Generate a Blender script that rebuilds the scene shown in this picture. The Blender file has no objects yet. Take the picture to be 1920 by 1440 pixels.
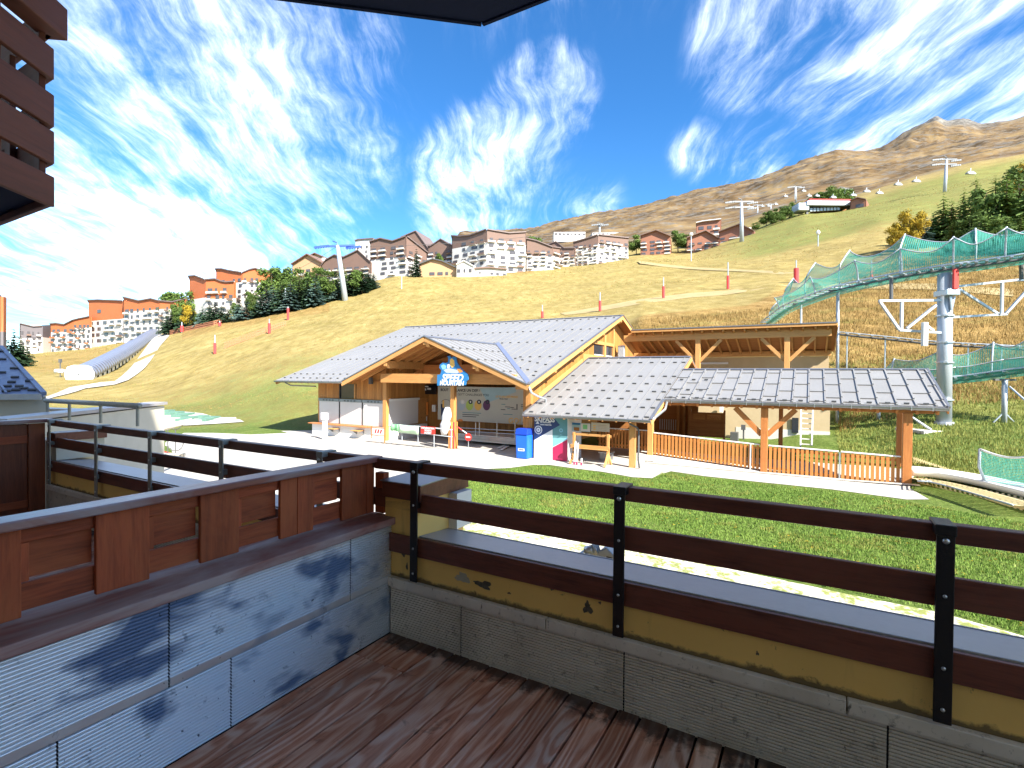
import bpy, math, random
import numpy as np
from mathutils import Matrix, Vector, noise as mnoise
random.seed(7); RS = np.random.RandomState(11)
sc = bpy.context.scene
PI = math.pi
# ------------------------------------------------------------------ camera
FPX = 968.0; CAMH = 3.8
PITCH = 13/FPX; ROLL = math.atan(.009)
_F = np.array([0, math.cos(PITCH), -math.sin(PITCH)]); _R = np.array([1., 0, 0]); _U = np.array([0, math.sin(PITCH), math.cos(PITCH)])
_R2 = math.cos(ROLL)*_R+math.sin(ROLL)*_U; _U2 = math.cos(ROLL)*_U-math.sin(ROLL)*_R
CAMP = np.array([0, 0, CAMH])
cam = bpy.data.cameras.new('camera'); camo = bpy.data.objects.new('camera', cam); sc.collection.objects.link(camo)
cam.sensor_width = 36; cam.lens = FPX/1920*36; cam.clip_end = 9000; cam.clip_start = .05
camo.matrix_world = Matrix(((_R2[0], _U2[0], -_F[0], 0), (_R2[1], _U2[1], -_F[1], 0), (_R2[2], _U2[2], -_F[2], CAMH), (0, 0, 0, 1)))
sc.camera = camo
# ------------------------------------------------------------------ light
SUN_AZ = Vector((.62, -.78)); SUN_EL = math.radians(38)
SUN = Vector((SUN_AZ.normalized().x*math.cos(SUN_EL), SUN_AZ.normalized().y*math.cos(SUN_EL), math.sin(SUN_EL)))
sl = bpy.data.lights.new('sun', 'SUN'); slo = bpy.data.objects.new('sun', sl); sc.collection.objects.link(slo)
sl.energy = 2.05; sl.angle = math.radians(.5); sl.color = (1, .95, .86)
slo.rotation_mode = 'QUATERNION'; slo.rotation_quaternion = SUN.to_track_quat('Z', 'Y')
sc.view_settings.view_transform = 'Standard'; sc.view_settings.look = 'None'; sc.view_settings.exposure = 2.95
sc.view_settings.gamma = 1; sc.view_settings.use_curve_mapping = False
try:
    sc.cycles.max_bounces = 6; sc.cycles.transparent_max_bounces = 24; sc.cycles.use_denoising = True
    sc.cycles.diffuse_bounces = 4; sc.cycles.glossy_bounces = 3
except Exception: pass

class NT:
    """tiny node-tree helper"""
    def __init__(s, tree): s.t = tree; tree.nodes.clear()
    def n(s, typ, **kw):
        nd = s.t.nodes.new(typ)
        for k, v in kw.items():
            if k[0] == '_': setattr(nd, k[1:], v)
            else:
                key = k.replace('__', ' ')
                s.set(nd, key, v)
        return nd
    def set(s, nd, key, v):
        if isinstance(key, str) and key[0] == 'i' and key[1:].isdigit(): key = int(key[1:])
        if isinstance(v, bpy.types.NodeSocket): s.t.links.new(v, nd.inputs[key])
        else: nd.inputs[key].default_value = v
    def math(s, op, a, b=0., c=0., clamp=False):
        nd = s.t.nodes.new('ShaderNodeMath'); nd.operation = op; nd.use_clamp = clamp
        for i, v in enumerate((a, b, c)): s.set(nd, i, v)
        return nd.outputs[0]
    def mix(s, f, a, b, mode='MIX'):
        nd = s.t.nodes.new('ShaderNodeMix'); nd.data_type = 'RGBA'; nd.blend_type = mode; nd.clamp_factor = True
        s.set(nd, 0, f); s.set(nd, 6, a); s.set(nd, 7, b); return nd.outputs[2]
    def ramp(s, f, stops, interp='LINEAR'):
        nd = s.t.nodes.new('ShaderNodeValToRGB'); cr = nd.color_ramp; cr.interpolation = interp
        while len(cr.elements) < len(stops): cr.elements.new(.5)
        for e, (p, c) in zip(cr.elements, stops): e.position = p; e.color = c if len(c) == 4 else (*c, 1)
        s.set(nd, 0, f); return nd.outputs[0]
    def noise(s, vec, scale, detail=3, rough=.55, dist=0., out=0):
        nd = s.t.nodes.new('ShaderNodeTexNoise')
        for k, v in (('Vector', vec), ('Scale', scale), ('Detail', detail), ('Roughness', rough), ('Distortion', dist)): s.set(nd, k, v)
        return nd.outputs[out]
    def mapr(s, f, a, b, c=0., d=1., smooth=False):
        nd = s.t.nodes.new('ShaderNodeMapRange')
        if smooth: nd.interpolation_type = 'SMOOTHSTEP'
        for i, v in enumerate((f, a, b, c, d)): s.set(nd, i, v)
        return nd.outputs[0]
    def vmap(s, vec, scale=(1, 1, 1), rot=(0, 0, 0), loc=(0, 0, 0)):
        nd = s.t.nodes.new('ShaderNodeMapping'); s.set(nd, 0, vec); s.set(nd, 1, loc); s.set(nd, 2, rot); s.set(nd, 3, scale); return nd.outputs[0]
    def link(s, a, b): s.t.links.new(a, b)
C4 = lambda c: (c[0], c[1], c[2], 1)
# ------------------------------------------------------------------ sky: Nishita with cirrus streaks by direction
w = bpy.data.worlds.new('World'); sc.world = w; w.use_nodes = True
def pixdir(px, py):
    d = _F+(px-960)/FPX*_R2-(py-720)/FPX*_U2
    return d/np.linalg.norm(d)
def build_sky():
    g = NT(w.node_tree)
    sky = g.n('ShaderNodeTexSky', _sky_type='NISHITA', _sun_disc=False, _sun_elevation=SUN_EL, _sun_rotation=math.atan2(SUN.x, SUN.y), _altitude=1800., _air_density=1.15, _dust_density=.25, _ozone_density=2.2)
    tc = g.n('ShaderNodeTexCoord'); d = tc.outputs['Generated']
    sx = g.n('ShaderNodeSeparateXYZ', i0=d)
    zz = g.math('ADD', g.math('MAXIMUM', sx.outputs[2], 0.), .22)
    P = g.n('ShaderNodeCombineXYZ', i0=g.math('DIVIDE', sx.outputs[0], zz), i1=g.math('DIVIDE', sx.outputs[1], zz)).outputs[0]
    # cirrus: warped, stretched noise layers at cloud height
    warp = g.noise(P, 1.6, 3, .5, 0, 1)
    off = g.n('ShaderNodeVectorMath', _operation='MULTIPLY_ADD', i0=warp, i1=(.32, .32, 0), i2=P).outputs[0]
    a = g.noise(g.vmap(off, (2.6, 1., 1), (0, 0, math.radians(14))), 1.5, 11, .67, .25)
    b = g.noise(g.vmap(off, (9., 1.5, 1), (0, 0, math.radians(-16))), 2.1, 11, .70, .35)
    big = g.noise(P, .55, 2, .5)
    # where the banks of cirrus lie (directions on the sky)
    def blob(px, py, inner, outer, amp):
        c = pixdir(px, py)
        dot = g.n('ShaderNodeVectorMath', _operation='DOT_PRODUCT', i0=d, i1=tuple(c)).outputs['Value']
        return g.math('MULTIPLY', g.mapr(dot, math.cos(math.radians(outer)), math.cos(math.radians(inner)), 0., 1., True), amp)
    m = None
    for args in ((240, 480, 3, 20, .80), (430, 220, 5, 19, .66), (80, 250, 4, 22, .70), (600, 380, 1, 8, .62), (900, 330, 1, 8.5, .64), (850, 390, 1, 6, .68), (960, 270, 1, 7, .62), (1030, 190, 1, 7, .55),
                 (1450, 60, 2, 9, .6), (1800, 160, 5, 16, .95), (1430, 315, 1, 7, .5), (1310, 285, 0, 4, .45), (1560, 230, 1, 8, .55), (1080, 390, 1, 7, .35), (620, 60, 2, 9, .5), (60, 600, 3, 16, .66), (2500, 200, 6, 30, .8), (-700, 300, 8, 35, .8), (960, -900, 5, 30, .7)):
        k = blob(*args); m = k if m is None else g.math('MAXIMUM', m, k)
    back = g.math('MULTIPLY', g.mapr(sx.outputs[1], .15, -.3), g.mapr(big, .4, .7, .1, .9))
    m = g.math('MAXIMUM', m, back)
    brk = g.mapr(g.noise(off, 1.1, 4, .6), .36, .62, .35, 1.08); m = g.math('MULTIPLY', m, brk)
    dens = g.math('ADD', g.math('MULTIPLY', a, .62), g.math('MULTIPLY', b, .44))
    thr = g.math('MULTIPLY_ADD', m, -.335, .63)
    cl = g.mapr(g.math('SUBTRACT', dens, thr), -.10, .44, 0., 1., False)
    cl = g.math('MULTIPLY', cl, g.mapr(m, .0, .25))
    cl = g.math('MINIMUM', g.math('POWER', cl, 2.2), .92)
    grade = g.mix(1., sky.outputs[0], (.098, .235, .345, 1), 'MULTIPLY')
    lo = g.mix(g.mapr(sx.outputs[2], -.02, .45, .0, 1.), (1.7, 1.25, 1.0, 1), (1.0, 1.0, 1.0, 1))
    grade = g.mix(1., grade, lo, 'MULTIPLY')
    col = g.mix(cl, grade, (10., 10.1, 10.2, 1))
    bg = g.n('ShaderNodeBackground', Color=col, Strength=.105)
    out = g.n('ShaderNodeOutputWorld'); g.link(bg.outputs[0], out.inputs[0])
build_sky()

# ------------------------------------------------------------------ geometry helpers
def ray(px, py): return _F+(px-960)/FPX*_R2-(py-720)/FPX*_U2
def at_z(px, py, z): d = ray(px, py); return CAMP+d*((z-CAMH)/d[2])
def at_Y(px, py, Y): d = ray(px, py); return CAMP+d*(Y/d[1])
def at_plane(px, py, P, n):
    d = ray(px, py); return CAMP+d*(np.dot(np.array(P)-CAMP, n)/np.dot(d, n))
def hor(px): return 707+.009*(px-960)
class Fr:
    """a local building frame: s along the front to the right, t away from the camera, z up"""
    def __init__(s, P, ang=60):
        s.P = np.array(P, float); a = math.radians(ang)
        s.u = np.array([math.sin(a), -math.cos(a), 0]); s.v = np.array([math.cos(a), math.sin(a), 0])
        s.M = Matrix(((s.u[0], s.v[0], 0, s.P[0]), (s.u[1], s.v[1], 0, s.P[1]), (0, 0, 1, s.P[2]), (0, 0, 0, 1)))
    def w(s, a, b, z): return s.P+a*s.u+b*s.v+np.array([0, 0, z])
    def loc(s, Q): q = np.array(Q)-s.P; return (q@s.u, q@s.v, q[2])
    def T(s, px, py, t=0): return s.loc(at_plane(px, py, s.w(0, t, 0), s.v))
    def S(s, px, py, ss=0): return s.loc(at_plane(px, py, s.w(ss, 0, 0), s.u))
    def Z(s, px, py, z=0): return s.loc(at_z(px, py, z))
WM = {}
def _link(o, parent, M):
    sc.collection.objects.link(o); WM[o.name] = M.copy()
    if parent is not None:
        o.parent = parent; o.matrix_basis = WM[parent.name].inverted() @ M
    else: o.matrix_basis = M
    return o
def tag(o, label=None, cat=None, group=None, kind=None):
    if label: o['label'] = label
    if cat: o['category'] = cat
    if group: o['group'] = group
    if kind: o['kind'] = kind
    return o
def thing(name, label, cat, P, group=None, parent=None, rz=0):
    o = bpy.data.objects.new(name, None); o.empty_display_size = .2
    _link(o, parent, Matrix.Translation(Vector([float(x) for x in P])) @ Matrix.Rotation(rz, 4, 'Z'))
    return tag(o, label, cat, group)
class MB:
    def __init__(s): s.v = []; s.f = []; s.m = []
    def add(s, vs, fs, mi=0):
        b = len(s.v); s.v += [tuple(float(c) for c in x) for x in vs]; s.f += [tuple(b+i for i in q) for q in fs]; s.m += [mi]*len(fs); return s
    def box(s, x0, x1, y0, y1, z0, z1, mi=0):
        return s.add([(x, y, z) for x in (x0, x1) for y in (y0, y1) for z in (z0, z1)], [(0, 1, 3, 2), (4, 6, 7, 5), (0, 4, 5, 1), (2, 3, 7, 6), (0, 2, 6, 4), (1, 5, 7, 3)], mi)
    def prism(s, poly, ext, mi=0):
        """poly: list of 3D points (planar), ext: extrusion vector"""
        n = len(poly); e = np.array(ext, float); P = [np.array(p, float) for p in poly]
        return s.add(P+[p+e for p in P], [tuple(range(n))[::-1], tuple(range(n, 2*n))]+[(i, (i+1) % n, n+(i+1) % n, n+i) for i in range(n)], mi)
    def bar(s, a, b, w, h=None, mi=0, up=(0, 0, 1)):
        a = np.array(a, float); b = np.array(b, float); d = b-a; L = np.linalg.norm(d); d /= max(L, 1e-9); h = h or w
        up = np.array(up, float)
        if abs(d@up) > .98: up = np.array([1., 0, 0])
        x = np.cross(d, up); x /= np.linalg.norm(x); y = np.cross(x, d)
        vs = [p+sx*x*w/2+sy*y*h/2 for p in (a, b) for sx, sy in ((-1, -1), (1, -1), (1, 1), (-1, 1))]
        return s.add(vs, [(3, 2, 1, 0), (4, 5, 6, 7)]+[(i, (i+1) % 4, 4+(i+1) % 4, 4+i) for i in range(4)], mi)
    def tube(s, pts, r, n=8, mi=0, caps=True, r1=None):
        pts = [np.array(p, float) for p in pts]; k = len(pts); b = len(s.v); vs = []
        for i, p in enumerate(pts):
            d = pts[min(i+1, k-1)]-pts[max(i-1, 0)]; d = d/max(np.linalg.norm(d), 1e-9)
            up = np.array([0, 0, 1.]) if abs(d[2]) < .95 else np.array([1., 0, 0])
            x = np.cross(d, up); x /= np.linalg.norm(x); y = np.cross(x, d)
            rr = r if r1 is None else r+(r1-r)*i/(k-1)
            vs += [p+rr*(math.cos(a)*x+math.sin(a)*y) for a in [2*PI*j/n for j in range(n)]]
        fs = [(i*n+j, i*n+(j+1) % n, (i+1)*n+(j+1) % n, (i+1)*n+j) for i in range(k-1) for j in range(n)]
        if caps: fs += [tuple(range(n))[::-1], tuple((k-1)*n+j for j in range(n))]
        return s.add(vs, fs, mi)
    def lathe(s, prof, c=(0, 0, 0), n=16, mi=0):
        vs = [(c[0]+r*math.cos(2*PI*j/n), c[1]+r*math.sin(2*PI*j/n), c[2]+z) for r, z in prof for j in range(n)]
        fs = [(i*n+j, i*n+(j+1) % n, (i+1)*n+(j+1) % n, (i+1)*n+j) for i in range(len(prof)-1) for j in range(n)]
        fs += [tuple(range(n))[::-1], tuple((len(prof)-1)*n+j for j in range(n))]
        return s.add(vs, fs, mi)
    def mesh(s, name, mats, smooth=False):
        me = bpy.data.meshes.new(name); me.from_pydata(s.v, [], s.f)
        for m in (mats if isinstance(mats, (list, tuple)) else [mats]): me.materials.append(m)
        if any(s.m): me.polygons.foreach_set('material_index', s.m)
        if smooth: me.polygons.foreach_set('use_smooth', [True]*len(me.polygons))
        me.update(); return me
I4 = Matrix.Identity(4)
def obj(name, mb, mats, parent=None, M=I4, smooth=False, bevel=0, label=None):
    me = mb.mesh(name, mats, smooth) if isinstance(mb, MB) else mb
    o = bpy.data.objects.new(name, me); _link(o, parent, M)
    if bevel:
        b = o.modifiers.new('Bevel', 'BEVEL'); b.width = bevel; b.segments = 2; b.limit_method = 'ANGLE'
    if label: o['label'] = label
    return o
_boxes = {}
def box(name, fr, a, parent, mat, bevel=0, label=None):
    """box given as (s0,s1,t0,t1,z0,z1) in frame fr; its local X is its long side so wood grain follows it; alike boxes share a mesh"""
    s0, s1, t0, t1, z0, z1 = a; c = ((s0+s1)/2, (t0+t1)/2, (z0+z1)/2); d = (abs(s1-s0), abs(t1-t0), abs(z1-z0))
    k = max(range(3), key=lambda i: d[i]); perm = [k, (k+1) % 3, (k+2) % 3]
    dd = tuple(round(d[i], 4) for i in perm); key = (name, dd, mat.name, bevel)
    if key not in _boxes:
        _boxes[key] = MB().box(-dd[0]/2, dd[0]/2, -dd[1]/2, dd[1]/2, -dd[2]/2, dd[2]/2).mesh(name, mat)
    R = Matrix.Identity(4)
    for i in range(3):
        for j in range(3): R[j][i] = 0
    for i, q in enumerate(perm): R[q][i] = 1
    M = (fr.M if fr else I4) @ Matrix.Translation(c) @ R
    return obj(name, _boxes[key], mat, parent, M, bevel=bevel, label=label)
def beam(name, fr, a, b, w, h, parent, mat, bevel=0, up=(0, 0, 1), share=True):
    """straight member from a to b (frame coordinates), w wide, h high, local X along it"""
    A = np.array(fr.w(*a)) if fr else np.array(a, float); B_ = np.array(fr.w(*b)) if fr else np.array(b, float)
    d = B_-A; L = np.linalg.norm(d); d /= L; up = np.array(up, float)
    if abs(d@up) > .98: up = np.array([0.5, -.8, 0])
    y = np.cross(up, d); y /= np.linalg.norm(y); z = np.cross(d, y); c = (A+B_)/2
    key = (name, round(L, 3), w, h, mat.name, bevel)
    if key not in _boxes: _boxes[key] = MB().box(-L/2, L/2, -w/2, w/2, -h/2, h/2).mesh(name, mat)
    M = Matrix(((d[0], y[0], z[0], c[0]), (d[1], y[1], z[1], c[1]), (d[2], y[2], z[2], c[2]), (0, 0, 0, 1)))
    return obj(name, _boxes[key], mat, parent, M, bevel=bevel)
def text(body, size, mat, parent, M, name='lettering', align='CENTER', bold=0., shear=0., ext=.004, sx=1.):
    cu = bpy.data.curves.new(name, 'FONT'); cu.body = body; cu.size = size; cu.align_x = align; cu.align_y = 'CENTER'; cu.extrude = ext; cu.offset = bold; cu.shear = shear; cu.space_character = 1.0; cu.resolution_u = 3
    o = bpy.data.objects.new(name, cu); sc.collection.objects.link(o)
    dg = bpy.context.evaluated_depsgraph_get(); me = bpy.data.meshes.new_from_object(o.evaluated_get(dg)); bpy.data.objects.remove(o)
    me.materials.clear(); me.materials.append(mat); me.name = name
    o = bpy.data.objects.new(name, me); _link(o, parent, M @ Matrix.Diagonal((sx, 1, 1, 1))); return o
def facing(fr, s, t, z):
    """matrix for lettering on a face that looks toward -t of the frame"""
    return fr.M @ Matrix.Translation((s, t, z)) @ Matrix.Rotation(PI/2, 4, 'X')
# ------------------------------------------------------------------ materials
def newmat(name):
    m = bpy.data.materials.new(name); m.use_nodes = True; return m, NT(m.node_tree)
def finish(g, col, rough=.6, metal=0., bump=None, bstr=.3, bdist=.01, spec=.4, extra=None):
    b = g.n('ShaderNodeBsdfPrincipled'); g.set(b, 'Base Color', col); g.set(b, 'Roughness', rough); g.set(b, 'Metallic', metal); g.set(b, 'Specular IOR Level', spec)
    if bump is not None:
        bp = g.n('ShaderNodeBump', Height=bump, Strength=bstr, Distance=bdist); g.link(bp.outputs[0], b.inputs['Normal'])
    o = g.n('ShaderNodeOutputMaterial'); g.link((extra or b).outputs[0], o.inputs[0]); return b
def objvec(g, rnd=True):
    v = g.n('ShaderNodeTexCoord').outputs['Object']
    if not rnd: return v, None
    r = g.n('ShaderNodeObjectInfo').outputs['Random']
    k = g.math('MULTIPLY', r, 37.)
    c = g.n('ShaderNodeCombineXYZ', i0=k, i1=g.math('MULTIPLY', r, 91.), i2=g.math('MULTIPLY', r, 53.)).outputs[0]
    return g.n('ShaderNodeVectorMath', _operation='ADD', i0=v, i1=c).outputs[0], r
def plain(name, col, rough=.6, metal=0., var=.12, scale=3., bstr=.15, spec=.4):
    m, g = newmat(name); v, r = objvec(g)
    n = g.noise(v, scale, 4); n2 = g.noise(v, scale*14, 3)
    f = g.math('ADD', g.math('MULTIPLY', g.math('SUBTRACT', n, .5), 2*var), g.math('MULTIPLY', g.math('SUBTRACT', n2, .5), var))
    c = g.mix(1., C4(col), g.n('ShaderNodeCombineXYZ', i0=g.math('ADD', f, 1.), i1=g.math('ADD', f, 1.), i2=g.math('ADD', f, 1.)).outputs[0], 'MULTIPLY')
    finish(g, c, rough, metal, n2, bstr, .004, spec); return m
def wood(name, c1, c2, grain=9., rough=.6, bstr=.35, var=.35, knots=0., weather=None, figure=0., spec=.3, stretch=.07):
    """boards: grain along local X, every board with its own tone"""
    m, g = newmat(name); v, r = objvec(g)
    fine = g.noise(g.vmap(v, (stretch*1.2, 1, 1)), grain*9, 4, .6, .2)
    mid = g.noise(g.vmap(v, (stretch, 1, 1)), grain*1.3, 3, .5, 1.2)
    f = g.math('ADD', g.math('MULTIPLY', mid, .6), g.math('MULTIPLY', fine, .5))
    if figure:
        dist = g.noise(g.vmap(v, (.35, 1, 1)), grain*.55, 2, .5, .6)
        ring = g.math('SINE', g.math('MULTIPLY', dist, 46.))
        f = g.math('ADD', f, g.math('MULTIPLY', ring, .13*figure))
    col = g.ramp(f, [(.3, c2), (.62, c1)])
    tone = g.math('MULTIPLY_ADD', r, var, 1-var/2)
    col = g.mix(1., col, g.n('ShaderNodeCombineXYZ', i0=tone, i1=tone, i2=tone).outputs[0], 'MULTIPLY')
    if weather:
        wn = g.noise(g.vmap(v, (.35, 1, 1)), grain*.28, 5, .65, .8)
        wf = g.mapr(wn, .47, .68); col = g.mix(g.math('MULTIPLY', wf, weather[1]), col, C4(weather[0]))
    if knots:
        vo = g.n('ShaderNodeTexVoronoi', Vector=g.vmap(v, (.35, 1, 1)), Scale=knots); kf = g.mapr(vo.outputs['Distance'], .03, .13, .75, 0.)
        col = g.mix(kf, col, C4([x*.35 for x in c2]))
    ro = g.math('MULTIPLY_ADD', fine, .25, rough-.12)
    finish(g, col, ro, 0, f, bstr, .004, spec); return m
M = {}
M['lodge_board'] = wood('lodge_board', (.42, .19, .05), (.25, .095, .024), 8, .6, .3, .4)
M['lodge_beam'] = wood('lodge_beam', (.50, .24, .075), (.34, .145, .042), 5, .55, .3, .16, knots=2.)
M['lodge_light'] = wood('lodge_light', (.56, .29, .10), (.40, .19, .06), 5, .55, .3, .2)
M['picket'] = wood('picket', (.50, .205, .055), (.34, .12, .032), 9, .5, .3, .3)
M['post_red'] = wood('post_red', (.48, .185, .055), (.33, .11, .032), 6, .5, .3, .15)
M['soffit'] = wood('soffit', (.36, .15, .045), (.23, .085, .025), 7, .7, .3, .25)
M['rail'] = wood('rail', (.17, .050, .030), (.060, .018, .012), 14, .42, .4, .25, weather=((.19, .07, .045), .6), spec=.35)
M['rail_lit'] = wood('rail_lit', (.15, .045, .02), (.075, .023, .012), 14, .42, .35, .3, weather=((.19, .065, .03), .4), spec=.5)
M['divider'] = wood('divider', (.38, .088, .034), (.13, .030, .015), 11, .62, .6, .45, weather=((.46, .14, .05), .55), spec=.2)
M['cap'] = wood('cap', (.26, .085, .06), (.15, .05, .038), 14, .33, .45, .2, weather=((.32, .29, .30), .85), spec=.7)
M['sill'] = wood('sill', (.25, .085, .06), (.13, .042, .032), 11, .65, .6, .1, weather=((.42, .34, .31), .8), spec=.25)
M['upper'] = wood('upper', (.125, .042, .034), (.07, .025, .022), 10, .55, .5, .3, weather=((.15, .055, .042), .5), knots=2.5)
def deckmat():
    m, g = newmat('deck'); v, r = objvec(g)
    wv = g.n('ShaderNodeTexCoord').outputs['Object']
    dist = g.noise(g.vmap(v, (.16, 1, 1)), 5.2, 2., .45, .35)
    ring = g.math('SINE', g.math('MULTIPLY', dist, 84.)); ring2 = g.mapr(ring, -.6, .9)
    fine = g.noise(g.vmap(v, (.06, 1, 1)), 120., 4, .6)
    base = g.ramp(g.math('ADD', g.math('MULTIPLY', ring2, .28), g.math('MULTIPLY', fine, .7)), [(.08, (.26, .082, .040)), (.38, (.50, .195, .105)), (.70, (.68, .38, .25))])
    # old stain worn through to grey on big patches; greener and greyer toward the right of the deck
    P = g.n('ShaderNodeNewGeometry').outputs['Position']
    worn = g.noise(g.vmap(v, (.4, 1, 1)), 3.2, 5, .68, .7)
    wf = g.math('MULTIPLY', g.mapr(worn, .44, .66), g.mapr(ring2, 0., 1., .25, .85))
    sx = g.n('ShaderNodeSeparateXYZ', i0=P)
    right = g.mapr(g.math('SUBTRACT', g.math('MULTIPLY', sx.outputs[0], .866), g.math('MULTIPLY', sx.outputs[1], .5)), -.75, .05, 0., 1., True)
    col = g.mix(wf, base, (.66, .49, .40, 1))
    grey = g.ramp(g.math('ADD', g.math('MULTIPLY', ring2, .6), g.math('MULTIPLY', fine, .3)), [(.02, (.15, .105, .065)), (.40, (.42, .32, .21)), (.75, (.70, .60, .46))])
    col = g.mix(g.math('MULTIPLY', right, .8), col, grey)
    dark = g.noise(P, 5., 5, .7, .4); col = g.mix(g.mapr(dark, .60, .74, 0., .7), col, (.03, .026, .02, 1))
    tone = g.math('MULTIPLY_ADD', r, .4, .8)
    col = g.mix(1., col, g.n('ShaderNodeCombineXYZ', i0=tone, i1=tone, i2=tone).outputs[0], 'MULTIPLY')
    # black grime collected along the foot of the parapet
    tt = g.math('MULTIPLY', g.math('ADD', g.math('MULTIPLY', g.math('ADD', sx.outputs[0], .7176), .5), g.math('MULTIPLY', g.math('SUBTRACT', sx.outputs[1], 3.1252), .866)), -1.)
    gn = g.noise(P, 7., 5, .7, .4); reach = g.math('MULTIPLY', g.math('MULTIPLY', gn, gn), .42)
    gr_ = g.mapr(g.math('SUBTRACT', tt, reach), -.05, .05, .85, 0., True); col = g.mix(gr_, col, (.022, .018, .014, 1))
    finish(g, col, g.math('MULTIPLY_ADD', fine, .3, .5), 0, g.math('ADD', g.math('MULTIPLY', ring2, .5), fine), .5, .003, .2); return m
M['deck'] = deckmat()
def foilmat():
    """ribbed foil-faced board: silver, with blue-grey smears and dark marks"""
    m, g = newmat('foil_panel'); P = g.n('ShaderNodeNewGeometry').outputs['Position']
    n1 = g.noise(g.vmap(P, (1, 1, 2.0)), 2.6, 3, .5, .4); n2 = g.noise(P, 9., 5, .7, .3); n3 = g.noise(P, 42., 3, .6)
    blue = g.mapr(n1, .53, .64, 0., .93)
    col = g.mix(blue, (.78, .79, .80, 1), (.10, .15, .26, 1))
    col = g.mix(g.mapr(n2, .62, .72, 0., .75), col, (.045, .055, .085, 1))
    col = g.mix(g.mapr(n3, .69, .73, 0., .9), col, (.03, .03, .03, 1))
    n4 = g.noise(P, 4.5, 4, .6, .9); col = g.mix(g.mapr(n4, .66, .74, 0., .5), col, (.45, .42, .33, 1))
    b = finish(g, col, g.mapr(n2, .3, .7, .33, .48), g.mapr(blue, 0., 1., .85, .3), None); return m
M['foil'] = foilmat()
def greypanelmat():
    m, g = newmat('grey_panel'); P = g.n('ShaderNodeNewGeometry').outputs['Position']
    n1 = g.noise(P, 3., 5, .6, .5); n2 = g.noise(P, 26., 4, .7, .3); n3 = g.noise(g.vmap(P, (1, 1, .3)), 55., 3, .6)
    col = g.mix(g.mapr(n1, .35, .7), (.56, .50, .42, 1), (.74, .68, .59, 1))
    col = g.mix(g.mapr(n2, .58, .74, 0., .8), col, (.10, .078, .055, 1)); col = g.mix(g.mapr(n3, .66, .74, 0., .8), col, (.04, .03, .02, 1))
    finish(g, col, .5, .1); return m
M['grey_panel'] = greypanelmat()
def rendermat(name, base, dirt=.5, foot=None):
    m, g = newmat(name); P = g.n('ShaderNodeNewGeometry').outputs['Position']
    n1 = g.noise(P, 2.2, 4, .6); n2 = g.noise(P, 9., 6, .72, .5); n3 = g.noise(P, 160., 2, .6)
    col = g.mix(g.mapr(n1, .3, .7, 0., .35), C4(base), C4([base[0]*.72, base[1]*.70, base[2]*.62]))
    col = g.mix(g.mapr(n2, .66, .70, 0., dirt), col, (.10, .085, .06, 1))
    col = g.mix(g.mapr(g.noise(P, 24., 5, .75), .70, .73, 0., dirt), col, (.05, .04, .03, 1))
    if foot:
        z = g.n('ShaderNodeSeparateXYZ', i0=P).outputs[2]; d_ = g.math('SUBTRACT', g.math('SUBTRACT', z, foot), g.math('MULTIPLY', g.math('POWER', g.noise(P, 13., 5, .7, .3), 3.), .10))
        col = g.mix(g.mapr(d_, -.004, .012, .85, 0.), col, (.09, .07, .045, 1))
        st = g.noise(g.vmap(P, (1, 1, .12)), 9., 4, .6); col = g.mix(g.mapr(st, .60, .72, 0., .35), col, (.36, .22, .075, 1))
    finish(g, col, .8, 0, n3, .25, .003, .2); return m
M['yellow'] = rendermat('yellow_render', (.84, .54, .17), .8, 2.592)
M['cream'] = rendermat('cream_render', (.62, .56, .45), .1)
M['beige'] = rendermat('beige_render', (.52, .40, .24), .08)
M['coping'] = plain('coping', (.42, .405, .40), .42, .25, .14, 2.2, .1, .5)
M['black'] = plain('black_steel', (.014, .010, .009), .38, .2, .25, 8., .3, .5)
M['galv'] = plain('galvanised_steel', (.50, .53, .55), .38, .75, .16, 6., .15)
M['galv_rail'] = plain('weathered_post', (.30, .30, .27), .5, .5, .3, 9., .3)
M['tunnel'] = plain('tunnel_metal', (.24, .27, .34), .35, .5, .12, 1., .1)
M['far_steel'] = plain('far_steel', (.20, .21, .22), .5, .2, .1, 3., .1)
M['steel_white'] = plain('pale_steel', (.40, .43, .46), .42, .3, .1, 3., .1)
M['bolt'] = plain('bolt', (.62, .63, .62), .28, .9, .1, 20., .1)
M['zinc'] = plain('zinc_gutter', (.27, .27, .285), .38, .7, .15, 3., .1)
M['white'] = plain('white_paint', (.70, .69, .67), .5, 0, .06, 2., .1)
M['shutter'] = plain('shutter', (.66, .62, .60), .45, .1, .05, 1.5, .05)
M['concrete'] = plain('concrete', (.60, .57, .52), .85, 0, .12, 1.4, .3)
M['dark'] = plain('dark_void', (.012, .012, .014), .3, 0, .1, 2.)
M['glass'] = plain('window_glass', (.03, .035, .042), .08, 0, .1, 2., 0, .8)
M['far_glass'] = plain('far_window', (.085, .075, .075), .2, 0, .3, 2., 0, .6)
M['red'] = plain('red_paint', (.62, .035, .025), .5, 0, .15, 3.)
M['redpad'] = plain('red_pad', (.66, .05, .05), .7, 0, .2, 2., .3)
M['blue'] = plain('blue_plastic', (.012, .12, .62), .35, 0, .12, 2.)
M['blue_dark'] = plain('blue_lid', (.010, .05, .42), .4, 0, .1, 2.)
M['navy'] = plain('navy_print', (.018, .04, .13), .45, 0, .05)
M['teal'] = plain('teal_print', (.10, .25, .27), .45, 0, .08)
M['aqua'] = plain('aqua_print', (.22, .46, .58), .45, 0, .05)
M['magenta'] = plain('magenta_print', (.48, .02, .09), .45, 0, .06)
M['print_white'] = plain('print_white', (.72, .71, .70), .5, 0, .04)
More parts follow.
